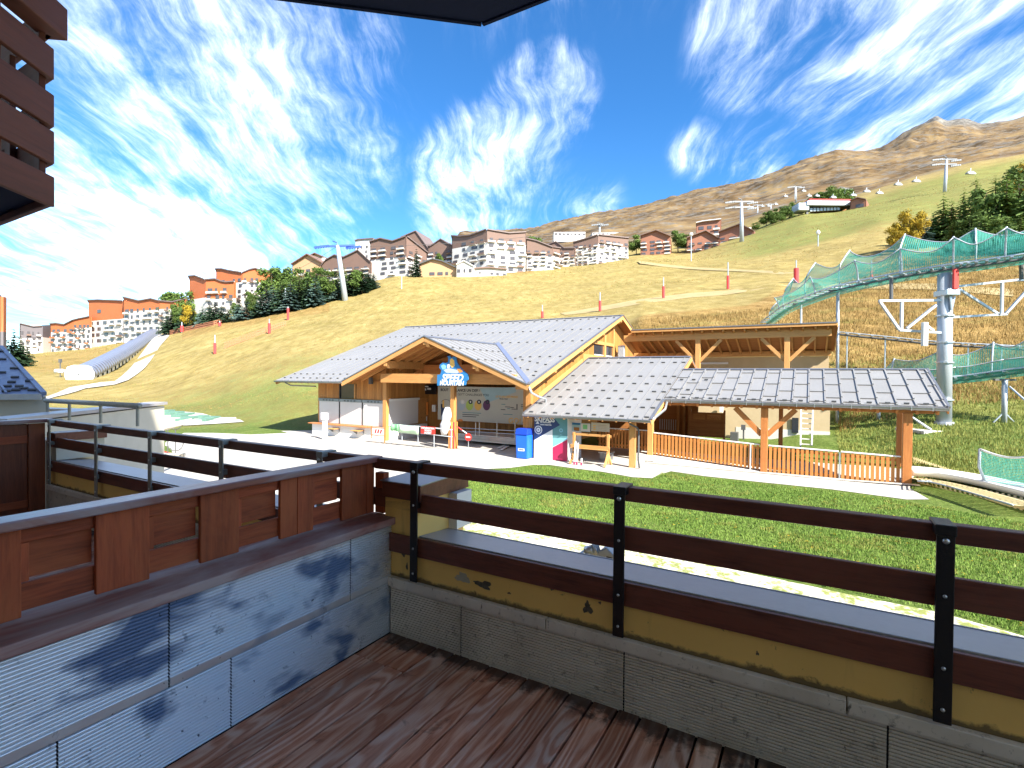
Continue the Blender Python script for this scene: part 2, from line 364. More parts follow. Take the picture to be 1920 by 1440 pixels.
M['banner'] = plain('banner_print', (.52, .50, .44), .6, 0, .06, 1.2)
M['skyprint'] = plain('banner_sky', (.36, .50, .56), .6, 0, .15, 1.6)
M['lime'] = plain('lime_print', (.44, .55, .12), .5)
M['amber'] = plain('amber_print', (.78, .45, .10), .5)
M['purple'] = plain('purple_print', (.11, .025, .10), .5)
M['paleblue'] = plain('pale_blue_print', (.42, .48, .56), .5)
M['ink'] = plain('ink', (.03, .03, .05), .6)
M['signblue'] = plain('sign_blue', (.025, .17, .40), .4, 0, .1)
M['orange_print'] = plain('orange_print', (.75, .25, .05), .5)
M['green_print'] = plain('green_print', (.20, .52, .22), .6)
M['green_mat'] = plain('green_mat', (.10, .20, .15), .8, 0, .25)
M['grey_dark'] = plain('grey_paint', (.09, .09, .09), .5)
M['terracotta'] = plain('orange_cladding', (.48, .135, .045), .7, 0, .14, .12)
M['slate_clad'] = plain('slate_cladding', (.13, .115, .12), .7, 0, .14, .12)
M['brown_clad'] = plain('brown_cladding', (.17, .105, .08), .7, 0, .18, .12)
M['red_clad'] = plain('red_cladding', (.27, .115, .07), .7, 0, .14, .12)
M['pale_wall'] = plain('pale_wall', (.60, .57, .52), .8, 0, .08, .1)
M['peach'] = plain('peach_wall', (.46, .28, .15), .8, 0, .1, .1)
M['roof_far'] = plain('far_roof', (.16, .12, .11), .6, .1, .15, .15)
M['trunk'] = wood('bark', (.16, .11, .075), (.075, .05, .035), 6, .9, .6, .4)
def roofmat(name, c, rough=.42):
    m, g = newmat(name); P = g.n('ShaderNodeNewGeometry').outputs['Position']; r = g.n('ShaderNodeObjectInfo').outputs['Random']
    n1 = g.noise(P, .9, 4, .6); n2 = g.noise(P, 7., 4, .6)
    f = g.math('ADD', g.math('MULTIPLY_ADD', n1, .18, .86), g.math('MULTIPLY', g.math('SUBTRACT', r, .5), .07))
    col = g.mix(1., C4(c), g.n('ShaderNodeCombineXYZ', i0=f, i1=f, i2=f).outputs[0], 'MULTIPLY')
    finish(g, col, g.mapr(n2, .3, .7, rough-.06, rough+.1), .18, n2, .06, .01); return m
M['roof'] = roofmat('zinc_roof', (.265, .258, .25))
M['roof_slate'] = roofmat('slate_blue_roof', (.17, .20, .30))
def groundmat():
    """terrain: three ground covers blended by painted masks of where each grows"""
    m, g = newmat('hillside'); P = g.n('ShaderNodeNewGeometry').outputs['Position']
    at = g.n('ShaderNodeAttribute', _attribute_name='cover'); sp = g.n('ShaderNodeSeparateColor', i0=at.outputs['Color'])
    green, rock, long_ = sp.outputs[0], sp.outputs[1], sp.outputs[2]
    nA = g.noise(P, .06, 5, .6, .3); nB = g.noise(g.vmap(P, (1., .35, 1.), (0, 0, .5)), .7, 6, .65, .5); nC = g.noise(P, 5.5, 5, .7); nD = g.noise(g.vmap(P, (.5, 1.6, 1), (0, 0, -.45)), .25, 5, .7, .6)
    dry = g.ramp(g.math('ADD', g.math('MULTIPLY', nB, .6), g.math('MULTIPLY', nC, .4)), [(.30, (.15, .110, .034)), (.5, (.275, .210, .075)), (.68, (.38, .31, .14))])
    dry = g.mix(g.mapr(nD, .50, .70, 0., .35), dry, (.21, .185, .045, 1))
    gr = g.ramp(g.math('ADD', g.math('MULTIPLY', nC, .65), g.math('MULTIPLY', nB, .35)), [(.30, (.045, .080, .014)), (.5, (.10, .145, .030)), (.70, (.20, .23, .07))])
    tall = g.ramp(g.math('ADD', g.math('MULTIPLY', nB, .5), g.math('MULTIPLY', nC, .5)), [(.33, (.10, .060, .02)), (.5, (.25, .155, .05)), (.66, (.42, .30, .13))])
    tall = g.mix(g.mapr(nD, .52, .66, 0., .6), tall, (.12, .13, .03, 1))
    nE = g.noise(P, .012, 8, .68, .4); nF = g.noise(g.vmap(P, (1, 1, 2.5)), .05, 9, .72, .4)
    rk = g.ramp(nE, [(.38, (.06, .040, .020)), (.48, (.135, .085, .040)), (.60, (.22, .15, .07))])
    rk = g.mix(g.mapr(nF, .50, .60, 0., .8), rk, (.17, .16, .145, 1)); rk = g.mix(g.mapr(nF, .58, .66, 0., .8), rk, (.07, .062, .058, 1))
    pk = g.n('ShaderNodeVectorMath', _operation='DISTANCE', i0=P, i1=(1865., 2300., 1150.)).outputs['Value']
    pm = g.mapr(g.math('ADD', pk, g.math('MULTIPLY', g.noise(P, .01, 5, .7), 300.)), 300., 460., .85, 0.)
    rk = g.mix(pm, rk, g.ramp(g.noise(g.vmap(P, (1, 1, .4)), .035, 8, .75, .5), [(.38, (.055, .052, .05)), (.52, (.15, .145, .135)), (.62, (.24, .23, .21))]))
    f1 = g.mapr(g.math('ADD', green, g.math('MULTIPLY', g.math('SUBTRACT', nB, .5), .9)), .25, .75)
    col = g.mix(f1, dry, gr)
    col = g.mix(g.mapr(g.math('ADD', long_, g.math('MULTIPLY', g.math('SUBTRACT', nB, .5), .5)), .35, .65), col, tall)
    col = g.mix(rock, col, rk)
    big = g.math('ADD', g.math('MULTIPLY', g.noise(P, .11, 5, .65, .6), .9), g.math('MULTIPLY', g.noise(g.vmap(P, (1, .4, 1), (0, 0, -.5)), 1.3, 5, .7, .3), .6))
    bf = g.mapr(big, .5, 1.0, .70, 1.12)
    col = g.mix(1., col, g.n('ShaderNodeCombineXYZ', i0=bf, i1=bf, i2=g.math('MULTIPLY', bf, .97)).outputs[0], 'MULTIPLY')
    finish(g, col, .9, 0, g.math('ADD', nC, g.math('MULTIPLY', nF, 2.)), .6, .14, .1); return m
M['ground'] = groundmat()
def pavemat(name, c, scale=1.):
    m, g = newmat(name); P = g.n('ShaderNodeNewGeometry').outputs['Position']
    n1 = g.noise(P, .6*scale, 5, .6, .4); n2 = g.noise(P, 14., 4, .7)
    col = g.mix(g.mapr(n1, .35, .7), C4(c), C4([x*.78 for x in c])); col = g.mix(g.mapr(n2, .6, .75, 0., .3), col, C4([x*.5 for x in c]))
    finish(g, col, .85, 0, n2, .3, .01, .2); return m
M['pave'] = pavemat('pale_paving', (.46, .435, .39))
M['track'] = pavemat('dirt_track', (.35, .27, .13))
def stripmat():
    m, g = newmat('stony_verge'); P = g.n('ShaderNodeNewGeometry').outputs['Position']
    n1 = g.noise(P, 1.5, 5, .65, .4); n2 = g.noise(P, 9., 5, .7)
    st = g.mix(n2, (.74, .70, .60, 1), (.50, .45, .36, 1)); gr = g.mix(n2, (.10, .15, .03, 1), (.30, .30, .09, 1))
    finish(g, g.mix(g.mapr(g.math('ADD', g.math('MULTIPLY', n1, .6), g.math('MULTIPLY', n2, .4)), .47, .56), st, gr), .9, 0, n2, .5, .03, .2); return m
M['verge'] = stripmat()
def leafmat(name, c1, c2, c3=None, sc_=1.3):
    m, g = newmat(name); v = g.n('ShaderNodeTexCoord').outputs['Object']; r = g.n('ShaderNodeObjectInfo').outputs['Random']
    v2 = g.n('ShaderNodeVectorMath', _operation='ADD', i0=v, i1=g.n('ShaderNodeCombineXYZ', i0=g.math('MULTIPLY', r, 50.)).outputs[0]).outputs[0]
    n = g.noise(v2, sc_, 3, .6); n2 = g.noise(v2, sc_*7, 2, .6)
    col = g.ramp(g.math('ADD', g.math('MULTIPLY', n, .55), g.math('MULTIPLY', n2, .45)), [(.32, c1), (.62, c2)]+([(.72, c3)] if c3 else []))
    t = g.math('MULTIPLY_ADD', r, .5, .75); col = g.mix(1., col, g.n('ShaderNodeCombineXYZ', i0=t, i1=t, i2=t).outputs[0], 'MULTIPLY')
    b = g.n('ShaderNodeBsdfPrincipled', Roughness=.75); g.set(b, 'Base Color', col); g.set(b, 'Specular IOR Level', .2)
    tr = g.n('ShaderNodeBsdfTranslucent', Color=col); mx = g.n('ShaderNodeMixShader', i0=.25, i1=b.outputs[0], i2=tr.outputs[0])
    o = g.n('ShaderNodeOutputMaterial'); g.link(mx.outputs[0], o.inputs[0]); return m
M['needles'] = leafmat('dark_needles', (.010, .028, .014), (.045, .085, .04))
M['needles_blue'] = leafmat('blue_needles', (.03, .06, .05), (.13, .20, .17))
M['larch'] = leafmat('larch_needles', (.05, .095, .02), (.19, .27, .065), (.34, .38, .10))
M['leaf'] = leafmat('leaves', (.035, .075, .016), (.13, .19, .04), (.26, .27, .07))
M['leaf_yellow'] = leafmat('yellow_leaves', (.13, .11, .015), (.50, .34, .03), (.68, .47, .06))
M['grass_green'] = leafmat('lawn_blades', (.075, .15, .022), (.20, .29, .06), (.36, .37, .12), .8)
M['grass_dry'] = leafmat('dry_blades', (.22, .13, .035), (.34, .24, .085), (.50, .40, .19), .5)
M['grass_bank'] = leafmat('bank_blades', (.11, .15, .03), (.30, .30, .08), (.50, .42, .16), .6)
def netmat(name, c, fill, cell, axis=0):
    """knotted netting: a square mesh of cords, open between them"""
    m, g = newmat(name); uv = g.n('ShaderNodeTexCoord').outputs['UV']; s = g.n('ShaderNodeSeparateXYZ', i0=uv)
    def cord(x):
        f = g.math('FRACT', g.math('MULTIPLY', x, 1/cell)); return g.math('LESS_THAN', g.math('ABSOLUTE', g.math('SUBTRACT', f, .5)), fill)
    k = g.math('MAXIMUM', cord(s.outputs[0]), cord(s.outputs[1]))
    b = g.n('ShaderNodeBsdfPrincipled', Roughness=.6); g.set(b, 'Base Color', C4(c)); tl = g.n('ShaderNodeBsdfTranslucent', Color=C4(c))
    mm = g.n('ShaderNodeMixShader', i0=.35, i1=b.outputs[0], i2=tl.outputs[0])
    tr = g.n('ShaderNodeBsdfTransparent'); mx = g.n('ShaderNodeMixShader', i0=k, i1=tr.outputs[0], i2=mm.outputs[0])
    o = g.n('ShaderNodeOutputMaterial'); g.link(mx.outputs[0], o.inputs[0]); return m
M['net'] = netmat('green_net', (.08, .42, .33), .17, .07)
M['net_beige'] = netmat('straw_net', (.75, .62, .34), .24, .16)
M['net_orange'] = netmat('orange_net', (.62, .26, .14), .16, .5)
M['divider_red'] = wood('divider_red', (.26, .075, .03), (.15, .042, .02), 12, .5, .35, .3)
# ------------------------------------------------------------------ terrain: heights by bearing and distance
B_ = Fr([-0.71764589, 3.12519658, 0]); DK = 2.25          # balcony frame, origin at the inner corner
CH = Fr([.7774, 24.26, 0])                                   # lodge frame, origin at the front right foot of its roof
TCOL = {  # column px : [(Y, py or ('z', value))]
 -2600: [(30, 'z0'), (120, 'z2'), (300, 'z6'), (2600, 'z6')],
 -400: [(48, 'z0'), (70, 'z1'), (95, 'z2.2'), (140, 'z5'), (200, 'z8'), (2600, 'z10')],
 0:   [(52, 'z0'), (70, 'z.9'), (90, 718), (120, 690), (170, 676), (200, 668), (240, 664), (2600, 'z12')],
 90:  [(52, 'z0'), (70, 'z1'), (90, 716), (120, 690), (165, 674), (195, 662), (240, 658), (2600, 'z14')],
 160: [(52, 'z0'), (70, 741), (90, 714), (115, 694), (160, 668), (190, 655), (240, 650), (2600, 'z16')],
 230: [(52, 'z0'), (68, 746), (90, 712), (110, 694), (130, 676), (160, 655), (190, 642), (240, 638), (2600, 'z18')],
 300: [(50, 'z0'), (60, 757), (75, 728), (90, 698), (110, 668), (130, 645), (150, 630), (190, 625), (240, 622), (2600, 'z24')],
 400: [(46, 'z0'), (56, 756), (70, 716), (88, 682), (108, 648), (130, 618), (150, 603), (190, 596), (240, 594), (2600, 'z32')],
 540: [(38, 'z0'), (50, 750), (62, 706), (88, 652), (110, 618), (132, 592), (150, 574), (170, 566), (210, 562), (2600, 'z40')],
 650: [(44, 'z0'), (55, 735), (66, 688), (84, 642), (108, 603), (132, 575), (155, 553), (175, 546), (210, 540), (2600, 'z46')],
 740: [(48, 'z0'), (60, 706), (72, 660), (90, 620), (110, 590), (135, 558), (165, 526), (185, 518), (215, 515), (260, 514), (2600, 'z58')],
 860: [(44, 'z0'), (50, 'z.4'), (60, 'z3'), (74, 645), (92, 605), (115, 572), (140, 547), (180, 516), (200, 511), (230, 509), (280, 508), (700, 470), (1500, 450), (2600, 448)],
 1000: [(44, 'z0'), (50, 'z1.5'), (58, 'z4'), (72, 625), (90, 598), (115, 566), (145, 540), (195, 507), (215, 502), (240, 499), (300, 498), (500, 470), (900, 452), (1500, 441), (2600, 441)],
 1050: [(44, 'z0'), (50, 'z2'), (58, 'z4.5'), (72, 622), (90, 594), (115, 562), (145, 535), (200, 503), (220, 497), (240, 494), (300, 492), (500, 462), (900, 446), (1500, 425), (2600, 430)],
 1100: [(42, 'z0'), (48, 'z2'), (58, 'z5'), (70, 618), (88, 588), (110, 562), (145, 530), (205, 497), (225, 492), (240, 490), (300, 484), (500, 455), (900, 440), (1500, 413), (2600, 420)],
 1200: [(39, 'z0'), (44, 'z2'), (52, 'z6'), (60, 603), (74, 585), (95, 562), (140, 522), (210, 484), (230, 478), (260, 474), (320, 465), (500, 440), (800, 420), (1300, 398), (1500, 395), (2600, 405)],
 1300: [(36, 'z0'), (42, 'z2'), (48, 'z5'), (56, 606), (68, 583), (86, 562), (125, 522), (190, 487), (225, 474), (260, 466), (320, 458), (500, 430), (800, 404), (1300, 370), (1500, 366), (2600, 380)],
 1380: [(34, 'z0'), (40, 'z2'), (46, 'z5'), (54, 606), (62, 586), (80, 562), (112, 520), (170, 478), (215, 452), (250, 444), (300, 442), (500, 412), (800, 390), (1300, 354), (1500, 350), (2600, 370)],
 1450: [(31, 'z0'), (36, 'z.5'), (42, 'z4'), (50, 612), (58, 590), (68, 566), (100, 520), (150, 474), (200, 440), (240, 420), (290, 414), (500, 398), (800, 368), (1300, 334), (1500, 330), (2600, 350)],
 1500: [(27, 'z0'), (30, 'z.1'), (36, 'z2'), (42, 672), (48, 628), (56, 600), (64, 572), (76, 548), (105, 505), (150, 460), (200, 424), (250, 402), (290, 399), (500, 385), (800, 350), (1200, 315), (1500, 306), (2600, 335)],
 1560: [(24, 'z0'), (27, 'z.15'), (31, 812), (35, 768), (40, 700), (46, 650), (54, 604), (64, 566), (76, 540), (100, 500), (150, 445), (200, 412), (250, 400), (290, 398), (500, 375), (800, 335), (1200, 300), (1500, 290), (2600, 310)],
 1640: [(22, 'z.0'), (27, 838), (31, 785), (35, 745), (40, 695), (46, 648), (54, 600), (64, 562), (76, 528), (92, 495), (130, 440), (180, 402), (230, 384), (270, 382), (500, 360), (800, 322), (1200, 300), (1500, 295), (1750, 300), (2300, 283), (3200, 330)],
 1700: [(18, 'z0'), (22, 'z.1'), (27, 815), (31, 768), (35, 730), (40, 686), (46, 642), (54, 592), (64, 552), (76, 518), (92, 486), (125, 436), (175, 392), (225, 370), (265, 366), (500, 345), (800, 310), (1200, 290), (1500, 284), (1750, 292), (2300, 241), (3200, 300)],
 1745: [(17, 'z0'), (22, 'z.3'), (27, 802), (31, 758), (35, 722), (40, 680), (46, 636), (54, 588), (64, 546), (76, 510), (90, 482), (120, 436), (170, 390), (220, 362), (260, 356), (500, 336), (800, 300), (1200, 282), (1500, 276), (1750, 286), (2300, 218), (3200, 300)],
 1766: [(17, 'z0'), (22, 'z.35'), (27, 800), (31, 756), (35, 720), (40, 678), (46, 634), (54, 586), (64, 544), (76, 508), (90, 480), (120, 434), (170, 386), (220, 358), (258, 352), (500, 332), (800, 298), (1200, 279), (1500, 272), (1750, 284), (2300, 229), (3200, 300)],
 1795: [(16.5, 'z0'), (21, 872), (27, 798), (31, 752), (35, 716), (40, 676), (46, 632), (54, 582), (64, 542), (76, 504), (90, 476), (120, 430), (165, 384), (215, 352), (255, 345), (500, 325), (800, 294), (1200, 274), (1500, 267), (1750, 280), (2300, 223), (3200, 300)],
 1830: [(16, 'z0'), (21, 868), (27, 794), (31, 750), (35, 712), (40, 674), (46, 630), (54, 580), (64, 540), (76, 502), (90, 472), (120, 425), (165, 375), (215, 345), (255, 338), (500, 318), (800, 288), (1200, 270), (1500, 262), (1750, 275), (2300, 236), (3200, 300)],
 1920: [(15, 'z.0'), (20, 875), (26, 798), (31, 742), (35, 706), (40, 668), (46, 624), (54, 574), (64, 534), (76, 494), (90, 464), (120, 412), (165, 360), (215, 328), (255, 322), (500, 300), (800, 272), (1200, 256), (1500, 250), (1750, 262), (2300, 216), (3200, 300)],
 2300: [(13, 'z0'), (20, 'z1'), (30, 'z3.5'), (46, 'z8'), (76, 'z20'), (120, 'z40'), (215, 'z88'), (500, 'z240'), (1200, 'z560'), (2300, 'z1150'), (3200, 'z1000')],
 4200: [(13, 'z0'), (20, 'z1'), (30, 'z3'), (46, 'z7'), (76, 'z16'), (120, 'z30'), (215, 'z60'), (500, 'z150'), (1200, 'z400'), (2300, 'z700'), (3200, 'z700')],
}
_az = []; _rows = []
DG = np.exp(np.linspace(math.log(2.), math.log(5200.), 420))     # ground distances
for px in sorted(TCOL):
    az = math.atan2(px-960, FPX); D = [2., 9.]; Z = [0., 0.]
    for Y, q in TCOL[px]:
        z = float(q[1:]) if isinstance(q, str) else CAMH-(q-hor(px))/FPX*Y
        D.append(Y/math.cos(az)); Z.append(z)
    _az.append(az); _rows.append(np.interp(np.log(DG), np.log(D), Z))
_az = np.array(_az); _rows = np.array(_rows)
def _sm(a, k):  # smoothing along distance, light
    ker = np.hanning(k+2)[1:-1]; ker /= ker.sum(); p = np.pad(a, ((0, 0), (k//2, k//2)), 'edge')
    return np.stack([np.convolve(r, ker, 'valid') for r in p])
_rows = _sm(_rows, 7)
AZG = np.concatenate([np.linspace(-PI, math.radians(-52), 60)[:-1], np.linspace(math.radians(-52), math.radians(52), 520)[:-1], np.linspace(math.radians(52), PI, 60)])
def _catmull(az):
    az = np.clip(az, _az[0], _az[-1]); i = np.clip(np.searchsorted(_az, az)-1, 0, len(_az)-2)
    t = (az-_az[i])/(_az[i+1]-_az[i]); t = np.clip(t, 0, 1)
    return i, t
_i, _t = _catmull(AZG); ts = _t  # linear between bearings, then a light blur
ZG = _rows[_i]*(1-ts)[:, None]+_rows[_i+1]*ts[:, None]
fade = np.clip((math.radians(150)-np.abs(AZG))/math.radians(60), 0, 1)[:, None]; ZG = ZG*fade
k = np.array([1, 2, 3, 2, 1.]); k /= k.sum(); ZP = np.concatenate([ZG[-3:-1], ZG, ZG[1:3]]); ZG2 = sum(k[j]*ZP[j:j+len(ZG)] for j in range(5))
near = (DG < 1100)[None, :]; ZG = np.where(near, ZG2, ZG)
def ground(X, Y):
    D = max(math.hypot(X, Y), 2.01); a = math.atan2(X, Y)
    i = min(max(int(np.searchsorted(AZG, a))-1, 0), len(AZG)-2); t = (a-AZG[i])/(AZG[i+1]-AZG[i])
    x = math.log(D); l0 = math.log(2.); dl = (math.log(5200.)-l0)/(len(DG)-1); j = min(int((x-l0)/dl), len(DG)-2); f = (x-l0)/dl-j
    A = ZG[i, j]*(1-f)+ZG[i, j+1]*f; Bq = ZG[i+1, j]*(1-f)+ZG[i+1, j+1]*f
    return float(A*(1-t)+Bq*t)
def gpt(px, Y):
    """point on the ground on the bearing of image column px at depth Y"""
    X = (px-960)/FPX*Y; z = ground(X, Y); return np.array([X, Y, z])
def hitg(px, py, y0=6., y1=420.):
    """where the line of sight meets the ground"""
    d = ray(px, py); Y = y0
    while Y < y1:
        P = CAMP+d*(Y/d[1])
        if P[2] <= ground(P[0], P[1]): return P
        Y *= 1.012
    return CAMP+d*(y1/d[1])
def build_terrain():
    na, nd = len(AZG), len(DG)
    A, D = np.meshgrid(AZG, DG, indexing='ij'); X = D*np.sin(A); Y = D*np.cos(A); Z = ZG.copy()
    # relief: gentle on the meadow, rough on the mountain
    Zn = np.zeros_like(Z)
    for ia in range(na):
        for j in range(nd):
            d = DG[j]
            if d < 36: continue
            x, y = X[ia, j], Y[ia, j]
            amp = .0 if d < 60 else min((d-60)/160, 1)*.55
            v = 0
            if amp and abs(AZG[ia]) < 1.1: v += amp*mnoise.fractal(Vector((x*.03, y*.03, 3.)), .9, 2.1, 4)
            if d > 330 and abs(AZG[ia]) < 1.1:
                m = min((d-330)/500, 1)
                r = 1-abs(mnoise.fractal(Vector((x*.0042, y*.0042, 1.)), .85, 2.1, 7)); v += m*(r-.75)*min(30, d*.016)
                v += m*mnoise.fractal(Vector((x*.022, y*.022, 7.)), .7, 2.2, 5)*5
            Zn[ia, j] = v
    Z += Zn
    V = np.stack([X, Y, Z], -1).reshape(-1, 3)
    i, j = np.meshgrid(np.arange(na-1), np.arange(nd-1), indexing='ij'); a = (i*nd+j).ravel()
    F_ = np.stack([a, a+1, a+nd+1, a+nd], -1)[:, ::-1]
    me = bpy.data.meshes.new('ground'); me.vertices.add(len(V)+1); me.vertices.foreach_set('co', np.concatenate([V, [[0, 0, 0]]]).ravel())
    fans = np.array([[i_*nd, (i_+1)*nd, len(V)] for i_ in range(na-1)])
    loops = np.concatenate([F_.ravel(), fans[:, ::-1].ravel()]); me.loops.add(len(loops)); me.loops.foreach_set('vertex_index', loops)
    st = np.concatenate([np.arange(len(F_))*4, len(F_)*4+np.arange(len(fans))*3]); me.polygons.add(len(st)); me.polygons.foreach_set('loop_start', st)
    me.polygons.foreach_set('use_smooth', [True]*len(st)); me.update(calc_edges=True); me.validate()
    # where each cover grows: R lawn, G mountain turf and rock, B tall dry grass
    PX = 960+FPX*np.tan(np.clip(A, -1.4, 1.4)); Yd = D*np.cos(np.clip(A, -1.4, 1.4)); g = np.zeros((na, nd)); rk = np.zeros((na, nd)); lg = np.zeros((na, nd))
    sm = lambda x, a, b: np.clip((x-a)/(b-a), 0, 1)
    g = 1-sm(D, 52, 80)                                                    # lawn on the flat
    g = np.maximum(g*(PX < 1150), (1-sm(D, 34, 48))*(PX >= 1150))
    g = np.where((PX < 1150), np.minimum(g, 1-.45*sm(D, 34, 46)), g); g = np.where((PX < 700) & (D > 60), np.maximum(g, (1-sm(D, 70, 105))*.42), g)
    hill2 = sm(PX, 1250, 1420)*sm(Yd, 118, 150)*(1-sm(Yd, 280, 330)); g = np.maximum(g, hill2*.52)
    g = np.where(Yd > 320, 0, g)
    bank = sm(PX, 1130, 1240)*sm(Yd, 47, 50)*(1-sm(Yd, 64+sm(PX, 1400, 1700)*40, 72+sm(PX, 1400, 1700)*46)); lg = bank
    lg = np.maximum(lg, sm(PX, 1520, 1580)*sm(Yd, 31, 37)*(1-sm(Yd, 92, 112))*.72)
    lg = np.maximum(lg, (PX < 620)*(PX > 340)*sm(Yd, 118, 128)*(1-sm(Yd, 150, 160))*.6)
    lg = np.maximum(lg, (PX < 200)*sm(Yd, 95, 110)*(1-sm(Yd, 180, 200))*.5)
    lg = np.maximum(lg, (PX > 680)*(PX < 1000)*sm(Yd, 176-(PX-740)*.0, 184)*(1-sm(Yd, 200, 210))*.7)
    rk = sm(Yd, 300, 380)
    col = np.stack([g, rk, lg, np.ones_like(g)], -1).reshape(-1, 4); col = np.concatenate([col, [[1, 0, 0, 1]]]).astype(np.float32)
    ca = me.color_attributes.new('cover', 'FLOAT_COLOR', 'POINT'); ca.data.foreach_set('color', col.ravel())
    me.materials.append(M['ground']); o = bpy.data.objects.new('ground', me); _link(o, None, I4); tag(o, kind='structure')
build_terrain()
def inpoly(x, y, poly):
    c = False; n = len(poly)
    for i in range(n):
        x1, y1 = poly[i]; x2, y2 = poly[(i+1) % n]
        if (y1 > y) != (y2 > y) and x < (x2-x1)*(y-y1)/(y2-y1)+x1: c = not c
    return c
def sheet(name, outline, mat, lift=.012, step=None, thick=0., wob=0.):
    """a ground sheet from a plan outline, draped on the terrain"""
    bm = MB(); pts = [(float(a), float(b)) for a, b in outline]
    # densify edges
    out = []
    for i in range(len(pts)):
        a = np.array(pts[i]); b = np.array(pts[(i+1) % len(pts)]); n = max(1, int(np.linalg.norm(b-a)/(step or 2.)))
        for k in range(n):
            q = a+(b-a)*k/n
            if wob and k: q = q+np.array([mnoise.noise(Vector((q[0]*1.7, q[1]*1.7, 0.))), mnoise.noise(Vector((q[0]*1.7, q[1]*1.7, 9.)))])*wob
            out.append((float(q[0]), float(q[1])))
    from mathutils.geometry import delaunay_2d_cdt
    xs = [p[0] for p in out]; ys = [p[1] for p in out]; st = step or 2.
    inner = [(x, y) for x in np.arange(min(xs), max(xs), st) for y in np.arange(min(ys), max(ys), st) if inpoly(x, y, out)]
    n = len(out)
    vs, es, fs, *_ = delaunay_2d_cdt([Vector(p) for p in out+[(float(a), float(b)) for a, b in inner]], [(i, (i+1) % n) for i in range(n)], [list(range(n))], 1, 1e-4)
    top = [(v.x, v.y, ground(v.x, v.y)+lift+thick) for v in vs]; bm.add(top, [tuple(f) for f in fs])
    if thick:
        b0 = len(bm.v); bm.v += [(p[0], p[1], ground(*p)-.05) for p in out]; t0 = len(bm.v); bm.v += [(p[0], p[1], ground(*p)+lift+thick) for p in out]
        for i in range(n): bm.f.append((b0+i, b0+(i+1) % n, t0+(i+1) % n, t0+i)); bm.m.append(0)
    o = obj(name, bm, mat, smooth=False); tag(o, kind='structure'); return o
pz = lambda px, py: at_z(px, py, 0)[:2]
plaza = [pz(*q) for q in ((1706, 917), (1742, 937), (1700, 937), (1560, 918), (1432, 905), (1320, 893), (1258, 884), (1238, 890), (1222, 897), (1185, 895), (1130, 885), (1080, 879), (1030, 872), (1000, 872), (955, 878), (900, 880), (850, 882), (800, 888))]
plaza += [pz(785, 905), pz(770, 935), B_.w(-.5, 1., 0)[:2], B_.w(-16, 1., 0)[:2], B_.w(-22, 10, 0)[:2]]
plaza += [pz(*q) for q in ((310, 830), (345, 812), (400, 812), (470, 815), (540, 812))]
plaza += [CH.w(*q, 0)[:2] for q in ((-19.5, 1), (-17, 4), (-17, 6), (14, 6), (15.2, 5))]
sheet('plaza', plaza, M['pave'], .012, 1.2, wob=.22)
vg = [pz(*q) for q in ((800, 950), (900, 972), (1010, 992), (1160, 1022), (1400, 1075), (1600, 1118), (1760, 1150), (1920, 1195))]+[B_.w(9, 2.2, 0)[:2], B_.w(9, .5, 0)[:2], B_.w(-.4, .5, 0)[:2]]+[pz(770, 935)]
sheet('verge', vg, M['verge'], .018, 1.2, wob=.25)
pt = [hitg(*q)[:2] for q in ((92, 744), (130, 728), (190, 718), (215, 716), (235, 700), (262, 668), (283, 640), (292, 630), (318, 630), (300, 650), (272, 690), (262, 700), (240, 714), (215, 722), (160, 730), (105, 746), (60, 760), (40, 760))]
sheet('footpath', pt, M['pave'], .10, 4.)
tr = [hitg(*q)[:2] for q in ((1050, 588), (1120, 577), (1200, 562), (1290, 551), (1400, 541), (1500, 532), (1700, 533), (1900, 545))]+[hitg(*q)[:2] for q in ((1900, 558), (1700, 543), (1500, 541), (1400, 549), (1290, 560), (1200, 571), (1130, 584), (1060, 592))]
sheet('dirt_track', tr, M['track'], .06, 3.)
tr2 = [hitg(*q)[:2] for q in ((1195, 490), (1300, 502), (1400, 508), (1500, 512), (1500, 516), (1400, 512), (1300, 507), (1200, 495))]
sheet('dirt_track', tr2, M['track'], .12, 5.)
# ------------------------------------------------------------------ the balcony we stand on
BF = B_; RZ = math.radians(-30)
def bal_thing(name, label, cat, s, t, z, group=None): return thing(name, label, cat, BF.w(s, t, z), group)
def corrug(name, fr, axis, a0, a1, z0, z1, off, parent, mat, sign, pitch=.014, depth=.0055, label=None):
    """ribbed panel: ribs run along the panel; axis 's' (faces -t) or 't' (faces +s)"""
    n = max(2, int(round((z1-z0)/pitch))); mb = MB(); prof = []
    for i in range(n):
        zz = z0+(z1-z0)*i/n; h = (z1-z0)/n
        for f, d in (((0, -2.4), (.16, 1.0), (.24, 1.2), (.76, 1.2), (.86, 1.0)) if axis == 's' else ((0, -.9), (.09, .3), (.24, 1.0), (.5, 1.35), (.76, 1.0), (.91, .3))): prof.append((zz+f*h, d*depth))
    prof.append((z1, 0)); vs = []
    for (z, d) in prof:
        for a in (a0, a1): vs.append((a, off-d*1., z) if axis == 's' else (off+d, a, z))
    fs = [(2*i, 2*i+1, 2*i+3, 2*i+2) for i in range(len(prof)-1)]
    mb.add(vs, fs)
    b = [(a0, off+sign*.012, z0), (a1, off+sign*.012, z0), (a1, off+sign*.012, z1), (a0, off+sign*.012, z1)] if axis == 's' else [(off+sign*.012, a0, z0), (off+sign*.012, a1, z0), (off+sign*.012, a1, z1), (off+sign*.012, a0, z1)]
    k = len(prof)*2; mb.add(b, [(0, 1, 2, 3)]); f0 = 0
    mb.f += [(0, 1, k+1, k), (k-2, k-1, k+2, k+3)]; mb.m += [0, 0]
    return obj(name, mb, mat, parent, fr.M, smooth=axis == 't', label=label)
